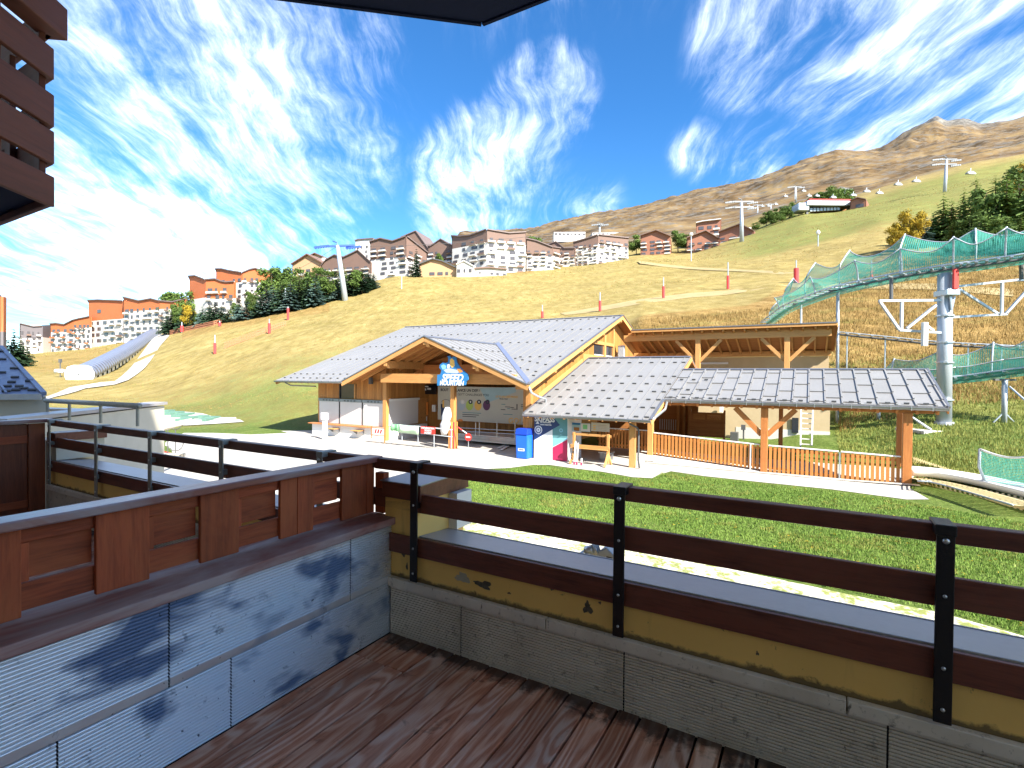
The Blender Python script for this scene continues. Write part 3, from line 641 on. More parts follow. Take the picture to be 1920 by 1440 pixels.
# --- deck
deck = thing('deck', None, None, BF.w(0, 0, DK)); deck['kind'] = 'structure'
sw = [BF.Z(x, y, DK)[0] for x, y in ((766, 1197), (808, 1212), (848, 1227), (900, 1246), (950, 1263), (1002, 1282), (1056, 1302), (1115, 1323), (1183, 1347), (1250, 1369))]
seams = [0.0]+[.105*1.0*i/1.0+.0 for i in (1,)]
seams = [.004]
while seams[-1] < 4.4: seams.append(seams[-1]+.118+.012*math.sin(len(seams)*2.3))
for i in range(len(seams)-1):
    a, b = seams[i]+.0055, seams[i+1]-.0055
    dz = RS.uniform(-.0015, .0015)
    if i < 3:
        box('deck_plank', BF, (a, b, -.30, -.012, DK-.03, DK+dz), deck, M['deck'], .0025)
        box('deck_plank', BF, (a, b, -3.2, -.305, DK-.03, DK-dz), deck, M['deck'], .0025)
    else: box('deck_plank', BF, (a, b, -3.2, -.012, DK-.03, DK+dz), deck, M['deck'], .0025)
jb = MB().box(-.02, 4.5, -3.2, .0, DK-.2, DK-.034); tag(obj('deck_bed', jb, M['dark'], deck, BF.M))
# --- front parapet wall: yellow render, metal coping, ribbed panel skirt
fw = bal_thing('parapet_wall', 'low yellow rendered parapet wall of our balcony with peeling patches and grey ribbed skirting', 'wall', .2, 0, 0)
mb = MB().box(.20, 4.6, .0, .22, -.1, 2.81); obj('wall', mb, M['yellow'], fw, BF.M)
mb = MB().box(-.06, .197, .0, .46, -.1, 3.06); obj('pillar', mb, M['yellow'], fw, BF.M)
mb = MB().box(.198, .262, .30, .46, 2.835, 3.06); obj('pillar_cheek', mb, M['white'], fw, BF.M)
mb = MB().prism([(-.075, -.014, 3.065), (-.075, -.014, 3.155), (-.075, .48, 3.17), (-.075, .48, 3.065)], (.30, 0, 0)); obj('pillar_cap', mb, M['rail'], fw, BF.M, bevel=.004)
mb = MB().prism([(-.085, -.022, 3.158), (-.085, -.022, 3.164), (-.085, .49, 3.180), (-.085, .49, 3.174)], (.32, 0, 0)); obj('cap_flashing', mb, M['zinc'], fw, BF.M)
mb = MB().prism([(.20, .008, 2.858), (.20, .285, 2.835), (.20, .285, 2.815), (.20, .008, 2.815)], (4.4, 0, 0)); obj('coping', mb, M['coping'], fw, BF.M, bevel=.003)
mb = MB().prism([(.20, .285, 2.838), (.20, .293, 2.838), (.20, .293, 2.77), (.20, .285, 2.77)], (4.4, 0, 0)); obj('coping_drip', mb, M['coping'], fw, BF.M)
obj('joint_backing', MB().box(-.05, 4.5, -.0035, -.001, DK-.05, 2.53), M['dark'], fw, BF.M)
px_j = [BF.T(x, y)[0] for x, y in ((868, 1150), (1172, 1250), (1663, 1400))]
js = [-.0]+px_j+[px_j[-1]+.95]
for i in range(len(js)-1):
    corrug('skirting_panel', BF, 's', js[i]+.0035, js[i+1]-.0035, DK-.01, 2.532, -.012, fw, M['grey_panel'], 1)
box('skirting_ledge', BF, (-.005, 1.052, -.034, -.001, 2.536, 2.59), fw, M['grey_panel'], .004)
box('skirting_ledge', BF, (1.056, 2.32, -.034, -.001, 2.535, 2.589), fw, M['grey_panel'], .004)
box('skirting_ledge', BF, (2.324, 4.4, -.035, -.001, 2.536, 2.59), fw, M['grey_panel'], .004)
# flaked render: thin raised scabs and bare patches round the flakes
def flake(cx, cz, rx, rz, seed, mat=None):
    r = random.Random(seed); n = 22; pts = []
    for k in range(n):
        a = 2*PI*k/n; q = 1+.45*(r.random()-.5)+.25*math.sin(3*a+seed); pts.append((cx+rx*q*math.cos(a), cz+rz*q*math.sin(a)))
    m = MB().prism([(x, -.0015, z) for x, z in pts], (0, .003, 0)); obj('bare_patch', m, mat or M['flake'], fw, BF.M)
M['flake'] = plain('bare_render', (.13, .105, .075), .9, 0, .7, 60., 1.)
M['flake_pale'] = plain('bare_render_pale', (.42, .38, .29), .9, 0, .35, 18., .9)
s_, _, z_ = BF.T(868, 1083); flake(s_, z_, .046, .026, 3, M['flake_pale'])
s_, _, z_ = BF.T(900, 1093); flake(s_+.02, z_-.006, .050, .020, 5)
s_, _, z_ = BF.T(1036, 1100); flake(s_, z_, .012, .022, 8)
s_, _, z_ = BF.T(1102, 1140); flake(s_, z_, .022, .028, 9)
s_, _, z_ = BF.T(757, 1040); flake(s_, z_, .014, .012, 12)
s_, _, z_ = BF.T(1420, 1225); flake(s_, z_, .006, .008, 21)
s_, _, z_ = BF.T(955, 1112); flake(s_, z_, .010, .005, 22)
s_, _, z_ = BF.T(763, 1062); flake(s_, z_, .007, .02, 23)
s_, _, z_ = BF.T(1125, 1130); flake(s_, z_, .006, .006, 24)
s_, _, z_ = BF.T(742, 1010); flake(s_, z_, .008, .03, 14)
# --- railing along the whole front (ours and the neighbour's)
def railing(s_a, s_b, posts, label, mat_rail, mat_post, name='balcony_railing', dz=0.):
    r = bal_thing(name, label, 'railing', s_a, 0, 2.59)
    cuts = [s_a]+[p for p in posts if s_a+.3 < p < s_b-.3]+[s_b]
    box('handrail', BF, (s_a, s_b, -.004, .052, 3.225, 3.292), r, mat_rail, .006)
    # a board is butt-jointed behind each post
    for i in range(len(cuts)-1):
        box('rail_board', BF, (cuts[i]+.001, cuts[i+1]-.001, .0, .028, 2.995, 3.105), r, mat_rail, .004)
    box('fascia_board', BF, (s_a, s_b, -.022, -.001, 2.742, 2.852), r, M['rail'], .003)
    for p in posts:
        o = box('post', BF, (p-.026, p+.026, -.050, -.0385+.0, 2.605, 3.262), r, mat_post, .003)
        bb = MB().box(p-.03, p+.03, -.0515, .07, 3.262, 3.300); obj('post_bracket', bb, mat_post, o, BF.M, bevel=.004)
        for z in (3.245, 3.052, 2.80, 2.655):
            m = MB().lathe([(.0085, 0), (.0085, .003), (.005, .007)], n=10); big = 1.25 if z > 3.2 else .8
            obj('bolt', m, M['bolt'], o, BF.M @ Matrix.Translation((p, -.050, z)) @ Matrix.Rotation(PI/2, 4, 'X') @ Matrix.Diagonal((big, big, big, 1)), smooth=True)
        for z in (3.05, 2.80):
            sp_ = MB().box(p-.012, p+.012, -.0385, -.001 if z > 3 else -.022, z-.02, z+.02); obj('spacer', sp_, mat_post, o, BF.M)
    return r
railing(-.15, 4.6, [.205, 1.432, 2.60, 3.95], 'dark brown balcony railing of two boards on black flat posts above the yellow parapet wall', M['rail'], M['black'])
railing(-4.98, -.16, [-4.86, -3.78, -2.77, -1.71, -.60], 'reddish brown balcony railing on weathered grey posts beyond the wooden divider', M['rail_lit'], M['galv_rail'])
# neighbour's parapet
nw = bal_thing('parapet_wall', 'cream parapet wall with dark ribbed skirting of the balcony next door', 'wall', -.5, 0, 0)
mb = MB().box(-4.98, -.08, .0, .22, -.1, 2.81); obj('wall', mb, M['yellow'], nw, BF.M)
mb = MB().prism([(-4.98, .008, 2.858), (-4.98, .31, 2.835), (-4.98, .31, 2.815), (-4.98, .008, 2.815)], (4.9, 0, 0)); obj('coping', mb, M['coping'], nw, BF.M, bevel=.003)
for i in range(5):
    corrug('skirting_panel', BF, 's', -4.95+i*.96, -4.95+(i+1)*.96-.006, DK-.01, 2.532, -.012, nw, M['grey_panel'], 1)
box('skirting_ledge', BF, (-4.98, -.2, -.034, -.001, 2.536, 2.59), nw, M['grey_panel'], .004)
ndk = thing('deck', None, None, BF.w(-3, -1, DK)); ndk['kind'] = 'structure'
x = -4.95
while x < -.32:
    box('deck_plank', BF, (x, x+.116, -3.2, -.012, DK-.03, DK), ndk, M['deck'], .0025); x += .121
obj('deck_bed', MB().box(-4.98, -.3, -3.2, .0, DK-.2, DK-.034), M['dark'], ndk, BF.M)
# --- divider between the two balconies: ribbed foil board below, plank sill, board parapet on top
dv = bal_thing('balcony_divider', 'low divider with silver foil panels and dark red boards along the left of our balcony', 'divider', -.1, -1.5, DK)
obj('core', MB().box(-.24, -.016, -3.2, -.001, DK-.2, 2.895), M['cream'], dv, BF.M)
obj('joint_backing', MB().box(-.0158, -.0138, -3.2, -.003, DK-.05, 2.89), M['dark'], dv, BF.M)
t659, t318, t435, t109 = (BF.S(x, y)[1] for x, y in ((659, 1070), (318.6, 1200), (435, 1280), (109, 1400)))
zj = 2.552
for a, b, z0, z1 in ((t659+.003, -.004, zj+.003, 2.893), (t318+.003, t659-.003, zj+.003, 2.893), (-2.6, t318-.003, zj+.003, 2.893), (-3.2, -2.606, zj+.003, 2.893)):
    corrug('foil_panel', BF, 't', a, b, z0, z1, -.012, dv, M['foil'], -1)
    # the flat hem along the panel's foot
    obj('panel_hem', MB().box(-.012, -.004, a+.001, b-.001, z0-.001, z0+.038), M['foil'], dv, BF.M, bevel=.002)
for a, b in ((t435+.003, -.004), (t109+.003, t435-.003), (-2.6, t109-.003), (-3.2, -2.606)):
    corrug('foil_panel', BF, 't', a, b, DK-.01, zj-.002, -.012, dv, M['foil'], -1)
box('sill', BF, (-.26, .022, -3.2, .03, 2.902, 2.945), dv, M['sill'], .005)
FX = -.165                                            # front face of the parapet boards
wide = [(-.245, -.055), (-.055, .015)]
pitch = .402
bd = [(-.245, -.052), (-.048, .012), (-.545, -.445), (-.648, -.548), (-1.05, -.87), (-1.44, -1.255), (-1.85, -1.655), (-2.26, -2.06), (-2.66, -2.46), (-3.06, -2.87)]
for a, b in bd: box('wide_board', BF, (FX-.022, FX, a, b, 2.952 if b < 0 else 2.95, 3.262), dv, M['divider'], .004)
gaps = [(-.445, -.245), (-.87, -.648), (-1.255, -1.05), (-1.655, -1.44), (-2.06, -1.85), (-2.46, -2.26), (-2.87, -2.66)]
for a, b in gaps:
    box('top_board', BF, (FX-.045, FX-.024, a-.05, b+.05, 3.205, 3.262), dv, M['divider'], .003)
    box('bottom_board', BF, (FX-.044, FX-.0245, a-.05, b+.05, 2.966, 3.062), dv, M['divider'], .003)
    box('square_board', BF, (FX-.068, FX-.046, a-.05, b+.004, 3.072, 3.222), dv, M['divider'], .003)
    box('stile', BF, (FX-.052, FX-.0245, a+.0, a+.028, 3.066, 3.203), dv, M['divider'], .003)
box('cap_rail', BF, (-.245, -.125, -3.2, .045, 3.266, 3.300), dv, M['cap'], .006)
box('end_post', BF, (-.155, -.085, .008, .058, 2.95, 3.20), dv, M['divider'], .004)
mb = MB().box(-.10, -.0145, -.0005, .0, DK, 2.9)
# --- next divider along, seen end on
d2 = bal_thing('balcony_divider', 'tall reddish brown wooden divider at the far left end of the neighbouring balcony', 'divider', -5.05, -1, DK)
for k, (a, b) in enumerate(((-.02, -.16), (-.165, -.52), (-.525, -.74), (-.745, -1.05), (-1.055, -1.3), (-1.305, -1.6), (-1.605, -1.9), (-1.905, -2.3))):
    off = 0 if k % 2 == 0 else -.02
    box('panel_board', BF, (-5.06+off, -5.035+off, b, a, DK+.02, 3.255), d2, M['divider_red'] if 'divider_red' in M else M['divider'], .004)
obj('backing', MB().box(-5.10, -5.085, -2.3, -.02, DK+.02, 3.25), M['divider'], d2, BF.M)
for a, b in ((-.165, -.52), (-.745, -1.05)):
    for z0, z1 in ((2.36, 2.44), (3.05, 3.13)): box('cross_board', BF, (-5.0555, -5.040, b, a, z0, z1), d2, M['divider'], .003)
box('cap_rail', BF, (-5.10, -4.99, -2.4, .04, 3.262, 3.300), d2, M['cap'], .005)
mb = MB().box(-5.4, -5.02, .0, .46, -.1, 3.06); obj('pillar', mb, M['cream'], d2, BF.M)
mb = MB().box(-5.02, -4.80, -.014, .46, 3.065, 3.155); obj('pillar_cap', mb, M['rail'], d2, BF.M, bevel=.004)
mb = MB().box(-5.02, -4.82, .002, .44, 2.86, 3.063); obj('pillar_stub', mb, M['cream'], d2, BF.M)
M['facade'] = rendermat('facade_render', (.78, .74, .66), .05)  # kept pale so the unseen facade bounces light back onto the balcony
# --- the apartment house itself: facade behind the camera, balcony slab over our heads
hb = bal_thing('apartment_building', 'apartment house whose dark eave corner juts in over the balcony', 'building', 0, -3.4, 0)
obj('wall', MB().box(-4, 14, -12, -3.22, -.2, 19.5), M['facade'], hb, BF.M); obj('wall', MB().box(-24, -4.02, -12, -3.24, -.2, 20.), M['facade'], hb, BF.M)  # unseen blocks, height raised so their shadow covers the terraces at left
obj('lower_wall', MB().box(-16, 14, -3.2, .2, -.2, 2.04), M['cream'], hb, BF.M)
obj('window', MB().box(.9, 3.4, -3.24, -3.20, DK+.05, DK+2.1), M['glass'], hb, BF.M)
obj('window', MB().box(-4, -1.4, -3.24, -3.20, DK+.05, DK+2.1), M['glass'], hb, BF.M)
e0 = at_z(903, 45, 6.4); e1 = at_z(555, 0, 6.4); e2 = at_z(1008, 0, 6.4)
c = BF.loc(e0); d1 = np.array(BF.loc(e1))-np.array(c); d2_ = np.array(BF.loc(e2))-np.array(c)
far1 = np.array(c)+d1*2.2; 
poly = [tuple(c), (c[0]+3.4, c[1], 6.4), (c[0]+3.4, -3.2, 6.4), (far1[0], -3.2, 6.4), tuple(far1)]
poly = [(p[0], p[1], 6.4) for p in poly]
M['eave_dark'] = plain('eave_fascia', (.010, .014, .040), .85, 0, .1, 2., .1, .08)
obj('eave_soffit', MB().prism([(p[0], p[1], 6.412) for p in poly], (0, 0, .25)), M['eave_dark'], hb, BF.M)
# fascia boards round the eave
pp = poly
for i in (4, 0):
    a, b = np.array(pp[i]), np.array(pp[(i+1) % 5])
    d = (b-a)/np.linalg.norm(b-a); n_ = np.array([-d[1], d[0], 0]); n_ = n_ if n_[1] > 0 else -n_
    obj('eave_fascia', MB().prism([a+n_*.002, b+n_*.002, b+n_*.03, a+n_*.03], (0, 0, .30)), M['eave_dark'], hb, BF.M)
# upper balcony of the next flat, seen from below at the left
ub = thing('upper_balcony', 'dark brown slatted timber balcony overhead at the upper left with a pale panel underneath', 'balcony', (-2.91, 3.29, 4.85))
UF = Fr([-2.91, 3.29, 0], 0)
b1 = np.array([.113, -.994, 0]); fr_u = np.array([-.866, .5, 0])
UM = Matrix(((b1[0], .994, 0, -2.91), (b1[1], .113, 0, 3.29), (0, 0, 1, 0), (0, 0, 0, 1)))   # local x toward us, y outward (to the right)
class MF:  # frame given by a matrix
    def __init__(s, M_): s.M = M_
    def w(s, a, b, z): return np.array(s.M @ Vector((a, b, z)))
UFm = MF(UM)
for z0, z1 in ((4.85, 5.04), (5.12, 5.325), (5.352, 5.555), (5.65, 5.845)):
    box('plank', UFm, (0, 2.6, -.035, 0, z0, z1), ub, M['upper'], .006)
box('cap_rail', UFm, (-.05, 2.6, -.09, .045, 5.93, 6.13), ub, M['upper'], .006)
for x0 in (.34, 1.05, 1.8): box('stud', UFm, (x0, x0+.24, -.058, -.037, 5.0, 5.93), ub, M['upper'], .004)
FUM = Matrix(((fr_u[0], -.5, 0, -2.91), (fr_u[1], -.866, 0, 3.29), (0, 0, 1, 0), (0, 0, 0, 1)))
FUf = MF(FUM)
for z0, z1 in ((4.86, 5.03), (5.12, 5.32), (5.355, 5.55), (5.655, 5.84), (5.93, 6.12)):
    box('front_plank', FUf, (.02, 3.2, 0, .035, z0, z1), ub, M['upper'], .006)
for x0 in (.02, .5, 1.2, 1.9): box('stud', FUf, (x0, x0+.1, .037, .07, 4.9, 5.93), ub, M['upper'], .004)
sl_ = [UFm.w(.03, -.04, 0), UFm.w(2.6, -.04, 0), UFm.w(2.6, -3.2, 0), FUf.w(3.2, .04, 0)]
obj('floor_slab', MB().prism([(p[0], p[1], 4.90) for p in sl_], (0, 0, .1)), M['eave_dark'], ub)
i0, i1, i2, i3 = UFm.w(.42, -.16, 0), UFm.w(2.3, -.16, 0), UFm.w(2.3, -1.7, 0), UFm.w(.62, -1.3, 0)
obj('soffit_panel', MB().prism([(p[0], p[1], 4.885) for p in (i0, i1, i2, i3)], (0, 0, .012)), M['coping'], ub)
# ------------------------------------------------------------------ the ticket lodge
SL = (8.18-3.45)/13.8; EZ = 3.45
zr = lambda t: EZ+SL*t if t <= 13.8 else EZ+SL*(27.6-t)
lodge = thing('ski_lodge', 'big timber ski lodge with pale metal roof and small front gable', 'lodge', CH.w(-9, 8, 0))
def roof_panel(fr, pts, parent, mat=None, rib=.035, name='roof_panel', th=.03, rh=.024):
    """sheet of roof metal: 4 corners (eave a, eave b, ridge b, ridge a) with an upstand along its b-side"""
    p = [np.array(x, float) for x in pts]; e1 = p[1]-p[0]; e2 = p[3]-p[0]; n = np.cross(e1, e2)
    if np.linalg.norm(n) < 1e-6: e1 = p[2]-p[3]; n = np.cross(e1, e2)
    n /= np.linalg.norm(n); n = n if n[2] > 0 else -n
    ea = (p[1]-p[0]); L0 = max(np.linalg.norm(ea), 1e-6); eb = (p[2]-p[3]); L1 = max(np.linalg.norm(eb), 1e-6)
    r0 = p[1]-ea/L0*min(rib, L0*.5); r1 = p[2]-eb/L1*min(rib, L1*.5)
    mb = MB(); mb.prism([p[0]-n*th, p[1]-n*th, p[2]-n*th, p[3]-n*th], n*th)
    mb.prism([r0+n*.0005, p[1]+n*.0005, p[2]+n*.0005, r1+n*.0005], n*rh)
    return obj(name, mb, mat or M['roof'], parent, fr.M)
_guard = MB().prism([(-.1, -.02, 0), (.1, -.02, 0), (.1, .05, 0), (-.1, .05, 0)], (0, 0, .055)).mesh('snow_guard', M['grey_dark'])
def guard(fr, s, t, z, dir_t, dir_s, parent, pitch_, k=1.):
    """snow guard standing on a slope that rises along (dir_s,dir_t)"""
    up = Vector((dir_s*math.cos(pitch_), dir_t*math.cos(pitch_), math.sin(pitch_))); side = Vector((dir_t, -dir_s, 0)); n = side.cross(up)
    if n.z < 0: side = -side; n = side.cross(up)
    R = Matrix(((side.x, up.x, n.x, s), (side.y, up.y, n.y, t), (side.z, up.z, n.z, z), (0, 0, 0, 1)))
    obj('snow_guard', _guard, None, parent, fr.M @ R @ Matrix.Diagonal((k, k, 1, 1)))
GC = -6.25; GW = 6.2; GA = 5.90; GT = (GA-EZ)/SL            # little gable: centre, half width, apex height, ridge length
def eave_t(s):                                                 # where the main front slope starts (behind the little gable's valleys)
    x = abs(s-GC); return 0. if x >= GW else GT*(1-x/GW)
L_e, L_r = -18.65, -19.9
bw = .62; ss = [0.]
while ss[-1] > -18.2: ss.append(ss[-1]-bw)
ss[-1] = -18.6; 
# timber deck under the metal, cut back behind the little gable's valleys
def slab(a, b, c, d, th, mat, name, parent=None, fr=CH):
    p = [np.array(x, float) for x in (a, b, c, d)]; return obj(name, MB().prism(p, (0, 0, -th)), mat, parent or lodge, fr.M)
slab((0, .03, EZ-.035), (-.05, 0.03, EZ-.035), (-.05, 13.8, 8.145), (0, 13.8, 8.145), .16, M['lodge_light'], 'barge_deck')
gx0, gx1 = GC-GW, GC+GW
obj('roof_boards', MB().prism([(gx1, .03, EZ-.035), (0, .03, EZ-.035), (0, 13.8, 8.145), (L_r, 13.8, 8.145), (L_e, .03, EZ-.035), (gx0, .03, EZ-.035), (GC, GT, GA-.035)], (0, 0, -.10)), M['soffit'], lodge, CH.M)
for i in range(len(ss)-1):
    a, b = ss[i+1]+.006, ss[i]
    fr_ = (-a)/18.65; shear = (L_r-L_e)*fr_ if a < -18.5 else 0
    pa, pb = eave_t(a), eave_t(b); fb = 0.
    roof_panel(CH, [(a, pa, EZ+SL*pa), (b, pb, EZ+SL*pb), (b, 13.78, 8.178), (a, 13.78, 8.178)], lodge)
# last wedge of the front slope at the far end, and the back slope
for k in range(2):
    a0, a1 = -18.6-.0*k, -18.65; r0, r1 = -18.6-.65*k, -18.6-.65*(k+1)
    roof_panel(CH, [(-18.61-.02*k, .0, EZ), (-18.6-.02*k, .0, EZ), (r0, 13.78, 8.178), (r1+.006, 13.78, 8.178)], lodge)
s = 0.
while s > -19.6:
    roof_panel(CH, [(s-bw+.006, 13.82, 8.178), (s, 13.82, 8.178), (s, 27.6, EZ), (s-bw+.006, 27.6, EZ)], lodge, rib=.04); s -= bw
slab((-19.8, 13.8, 8.14), (0, 13.8, 8.14), (0, 27.55, EZ-.04), (-19.8, 27.55, EZ-.04), .10, M['soffit'], 'roof_boards')
obj('ridge_cap', MB().prism([(0.02, 13.62, 8.17), (0.02, 13.8, 8.235), (0.02, 13.98, 8.17)], (-19.9, 0, 0)), M['zinc'], lodge, CH.M)
# little gable roof
ng = 11
for sgn in (1, -1):
    for i in range(ng):
        t0, t1 = GT*i/ng, GT*(i+1)/ng-.006; x0, x1 = GW*(1-t0/GT), GW*(1-t1/GT)
        zv = lambda x: GA-(GA-EZ)*x/GW
        roof_panel(CH, [(GC+sgn*x0, t0-.0, zv(x0)+.012), (GC+sgn*x1, t1, zv(x1)+.012), (GC, t1, GA+.012), (GC, t0, GA+.012)], lodge)
    gp = [(GC, -.02, GA-.03), (GC+sgn*GW, -.02, EZ-.03), (GC, GT, GA-.03)]
    obj('roof_boards', MB().prism(gp, (0, 0, -.08)), M['soffit'], lodge, CH.M)
    # barge board and metal edge
    beam('bargeboard', CH, (GC+sgn*.02, -.045, GA-.13), (GC+sgn*(GW+.05), -.045, EZ-.16), .045, .24, lodge, M['lodge_light'])
    beam('edge_flashing', CH, (GC+sgn*.0, -.06, GA+.035), (GC+sgn*(GW+.02), -.06, EZ+.02), .08, .05, lodge, M['zinc'])
    # valley flashing
    a, b = (GC+sgn*(GW-.05), .03, EZ+.035), (GC, GT+.03, GA+.035); A, Bq = np.array(a), np.array(b)
    wv = np.array([0, .42, .42*SL]); wl = np.array([sgn*-.0, 0, 0])
    obj('valley_flashing', MB().prism([A+(0, -.05, .012), A+wv*.9+(0, -.05, .012), Bq+wv*.9+(0, -.05, .012), Bq+(0, -.05, .012)], (0, 0, .012)), M['roof_slate'] if sgn > 0 else M['zinc'], lodge, CH.M)
obj('ridge_cap', MB().prism([(GC-.16, -.06, GA-.02), (GC, -.06, GA+.075), (GC+.16, -.06, GA-.02)], (0, GT+.1, 0)), M['zinc'], lodge, CH.M)
# snow guards: rows over the main slope and the little gable
pm = math.atan(SL)
for t in (.45, 1.2, 4.3, 7.4, 10.2, 13.1):
    for i in range(len(ss)-1):
        s_ = (ss[i]+ss[i+1])/2-.05
        if eave_t(s_) < t-.4: guard(CH, s_, t, EZ+SL*t+.004, 1, 0, lodge, pm, .72)
for t_, x_ in ((2.4, 2.6), (1.3, 1.5)):
    for i in range(7):
        s_ = -.55-i*.62; t2 = t_+i*.0+.95*i*.3+.5
        if eave_t(s_) < t2-.3: guard(CH, s_, t2, EZ+SL*t2+.004, 1, 0, lodge, pm, .72)
ps = math.atan((GA-EZ)/GW)
for sgn in (1, -1):
    for x in (1.6, 3.2, 4.7, 5.7):
        for i in range(ng):
            t = GT*(i+.5)/ng
            if x < GW*(1-t/GT)-.25: guard(CH, GC+sgn*x, t, GA-(GA-EZ)*x/GW+.016, 0, -sgn, lodge, ps, .8)
# right rake of the main roof
beam('bargeboard', CH, (.03, -.02, EZ-.15), (.03, 13.8, 8.18-.15), .045, .26, lodge, M['lodge_light'])
beam('edge_flashing', CH, (.05, -.05, EZ+.03), (.05, 13.8, 8.18+.03), .10, .055, lodge, M['zinc'])
beam('bargeboard', CH, (.03, 13.8, 8.03), (.03, 27.6, EZ-.15), .045, .26, lodge, M['lodge_light'])
beam('edge_flashing', CH, (.05, 13.8, 8.21), (.05, 27.6, EZ+.03), .10, .055, lodge, M['zinc'])
# left rake
beam('bargeboard', CH, (L_e, 0, EZ-.15), (L_r, 13.8, 8.03), .045, .24, lodge, M['lodge_light'])
# gutter of the left eave with brackets and downpipe stub
gut = obj('gutter', MB().prism([(0, -.13, -.03), (0, -.115, -.10), (0, -.06, -.13), (0, -.01, -.10), (0, 0, -.02)], (6.25, 0, 0)), M['zinc'], lodge, CH.M @ Matrix.Translation((L_e-.03, -.01, EZ+.01)))
for i in range(11): obj('gutter_bracket', MB().box(0, .03, -.02, .06, -.17, -.135), M['lodge_light'], gut, CH.M @ Matrix.Translation((L_e+.3+i*.56, -.01, EZ+.01)))
obj('downpipe', MB().tube([(L_e+1.0, -.05, EZ-.12), (L_e+1.1, .3, EZ-.32), (L_e+2.6, 1.05, EZ-.36)], .04), M['zinc'], lodge, CH.M, smooth=True)
obj('downpipe', MB().tube([(.02, -.0, EZ-.1), (.1, .1, EZ-.38), (.22, .5, EZ-.55), (.35, 1.1, EZ-.7), (.35, 1.15, EZ-1.35)], .055), M['galv'], lodge, CH.M, smooth=True)
# --- front: posts, beams, purlins, rafters
BT = .6
box('tie_beam', CH, (-9.9, -1.0, BT-.11, BT+.11, 3.42, 3.93), lodge, M['lodge_beam'], .01)
box('tie_beam', CH, (-1.0, -.42, BT-.1, BT+.1, 3.2, 3.6), lodge, M['lodge_beam'], .01)
post = box('front_post', CH, (-4.92, -4.68, BT-.12, BT+.12, .0, 3.42), lodge, M['lodge_beam'], .01)
box('front_post', CH, (-.56, -.28, .75, 1.0, .0, 3.35), lodge, M['lodge_beam'], .01)
box('front_post', CH, (-10.2, -9.92, .98, 1.22, .0, 3.9), lodge, M['lodge_beam'], .01)
def purlin(s, z, t0, t1, h=.42, wd=.22):
    obj('purlin', MB().prism([(s-wd/2, t0+.03, z), (s-wd/2, t0+.30, z-h), (s-wd/2, t1, z-h), (s-wd/2, t1, z)], (wd, 0, 0)), M['lodge_light'], lodge, CH.M)
    obj('purlin_face', MB().prism([(s-wd/2, t0, z), (s-wd/2, t0, z-h*.72), (s-wd/2, t0+.028, z-h*.72), (s-wd/2, t0+.028, z)], (wd, 0, 0)), M['lodge_light'], lodge, CH.M)
purlin(GC, GA-.12, -.02, 5.5)
s1, _, z1 = CH.T(725, 683); s2, _, z2 = CH.T(890, 683)
for s_ in (s1-.1, s2-.0): purlin(s_, GA-(GA-EZ)*abs(s_-GC)/GW-.14, -.02, 4.)
for sgn in (1, -1):
    for i in range(1, 9):
        t = i*.75
        x1 = GW*(1-t/GT)-.1
        if x1 > .8: beam('rafter', CH, (GC+sgn*.12, t, GA-.2), (GC+sgn*x1, t, GA-(GA-EZ)*x1/GW-.2), .09, .16, lodge, M['lodge_beam'])
# boarded walls: every board its own piece with a recessed joint
def cladding(fr, face, a0, a1, at, zlo, zhi, parent, mat, step=.19, th=.022, hole=None, name='wall_board'):
    """upright boards along a wall; face 't' = wall parallel to the front, 's' = side wall. zlo/zhi may be functions of the run"""
    x = a0; f = lambda z, v: z(v) if callable(z) else z
    while x < a1-.02:
        b = min(x+step, a1); lo0, lo1, hi0, hi1 = f(zlo, x), f(zlo, b), f(zhi, x), f(zhi, b); g = .008
        segs = [(lo0, lo1, hi0, hi1)]
        if hole and x < hole[1] and b > hole[0]: segs = [(lo0, lo1, hole[2], hole[2]), (hole[3], hole[3], hi0, hi1)]
        for l0, l1, h0, h1 in segs:
            if h0-l0 < .03 and h1-l1 < .03: continue
            if face == 't': pts = [(x, at, l0), (b-g, at, l1), (b-g, at, h1), (x, at, h0)]; e = (0, th, 0)
            else: pts = [(at, x, l0), (at, b-g, l1), (at, b-g, h1), (at, x, h0)]; e = (-th, 0, 0)
            c = np.mean(np.array(pts), 0)
            # grain upright: local X = up
            R = Matrix(((0, 1, 0, 0), (0, 0, 1, 0), (1, 0, 0, 0), (0, 0, 0, 1))) if face == 't' else Matrix(((0, 0, 1, 0), (0, 1, 0, 0), (1, 0, 0, 0), (0, 0, 0, 1)))
            if face != 't': R = Matrix(((0, 0, -1, 0), (0, 1, 0, 0), (1, 0, 0, 0), (0, 0, 0, 1)))
            Ri = R.inverted(); lp = [Ri @ Vector(np.array(q)-c) for q in pts]; ev = Ri.to_3x3() @ Vector(e)
            obj(name, MB().prism([tuple(q) for q in lp], tuple(ev)), mat, parent, fr.M @ Matrix.Translation(c) @ R)
        x = b
gz = lambda s: (GA-(GA-EZ)*abs(s-GC)/GW-.16) if abs(s-GC) < GW else EZ+SL*1.2-.18
WT = 1.2
wz = lambda s: min(gz(s), 9) if s > gx0 else EZ+SL*WT-.16
cladding(CH, 't', -16.0, -10.22, WT, 2.36, lambda s: max(EZ+SL*WT-.16, gz(s)) if s > gx0+.6 else EZ+SL*WT-.16, lodge, M['lodge_board'], .19, hole=(CH.T(637, 730, WT)[0], CH.T(668, 730, WT)[0], 2.36, 3.3))
h0, h1 = CH.T(637, 730, WT)[0], CH.T(668, 730, WT)[0]
wd_ = obj('window', MB().box(h0+.05, h1-.05, WT+.03, WT+.06, 2.38, 3.28), M['glass'], lodge, CH.M)
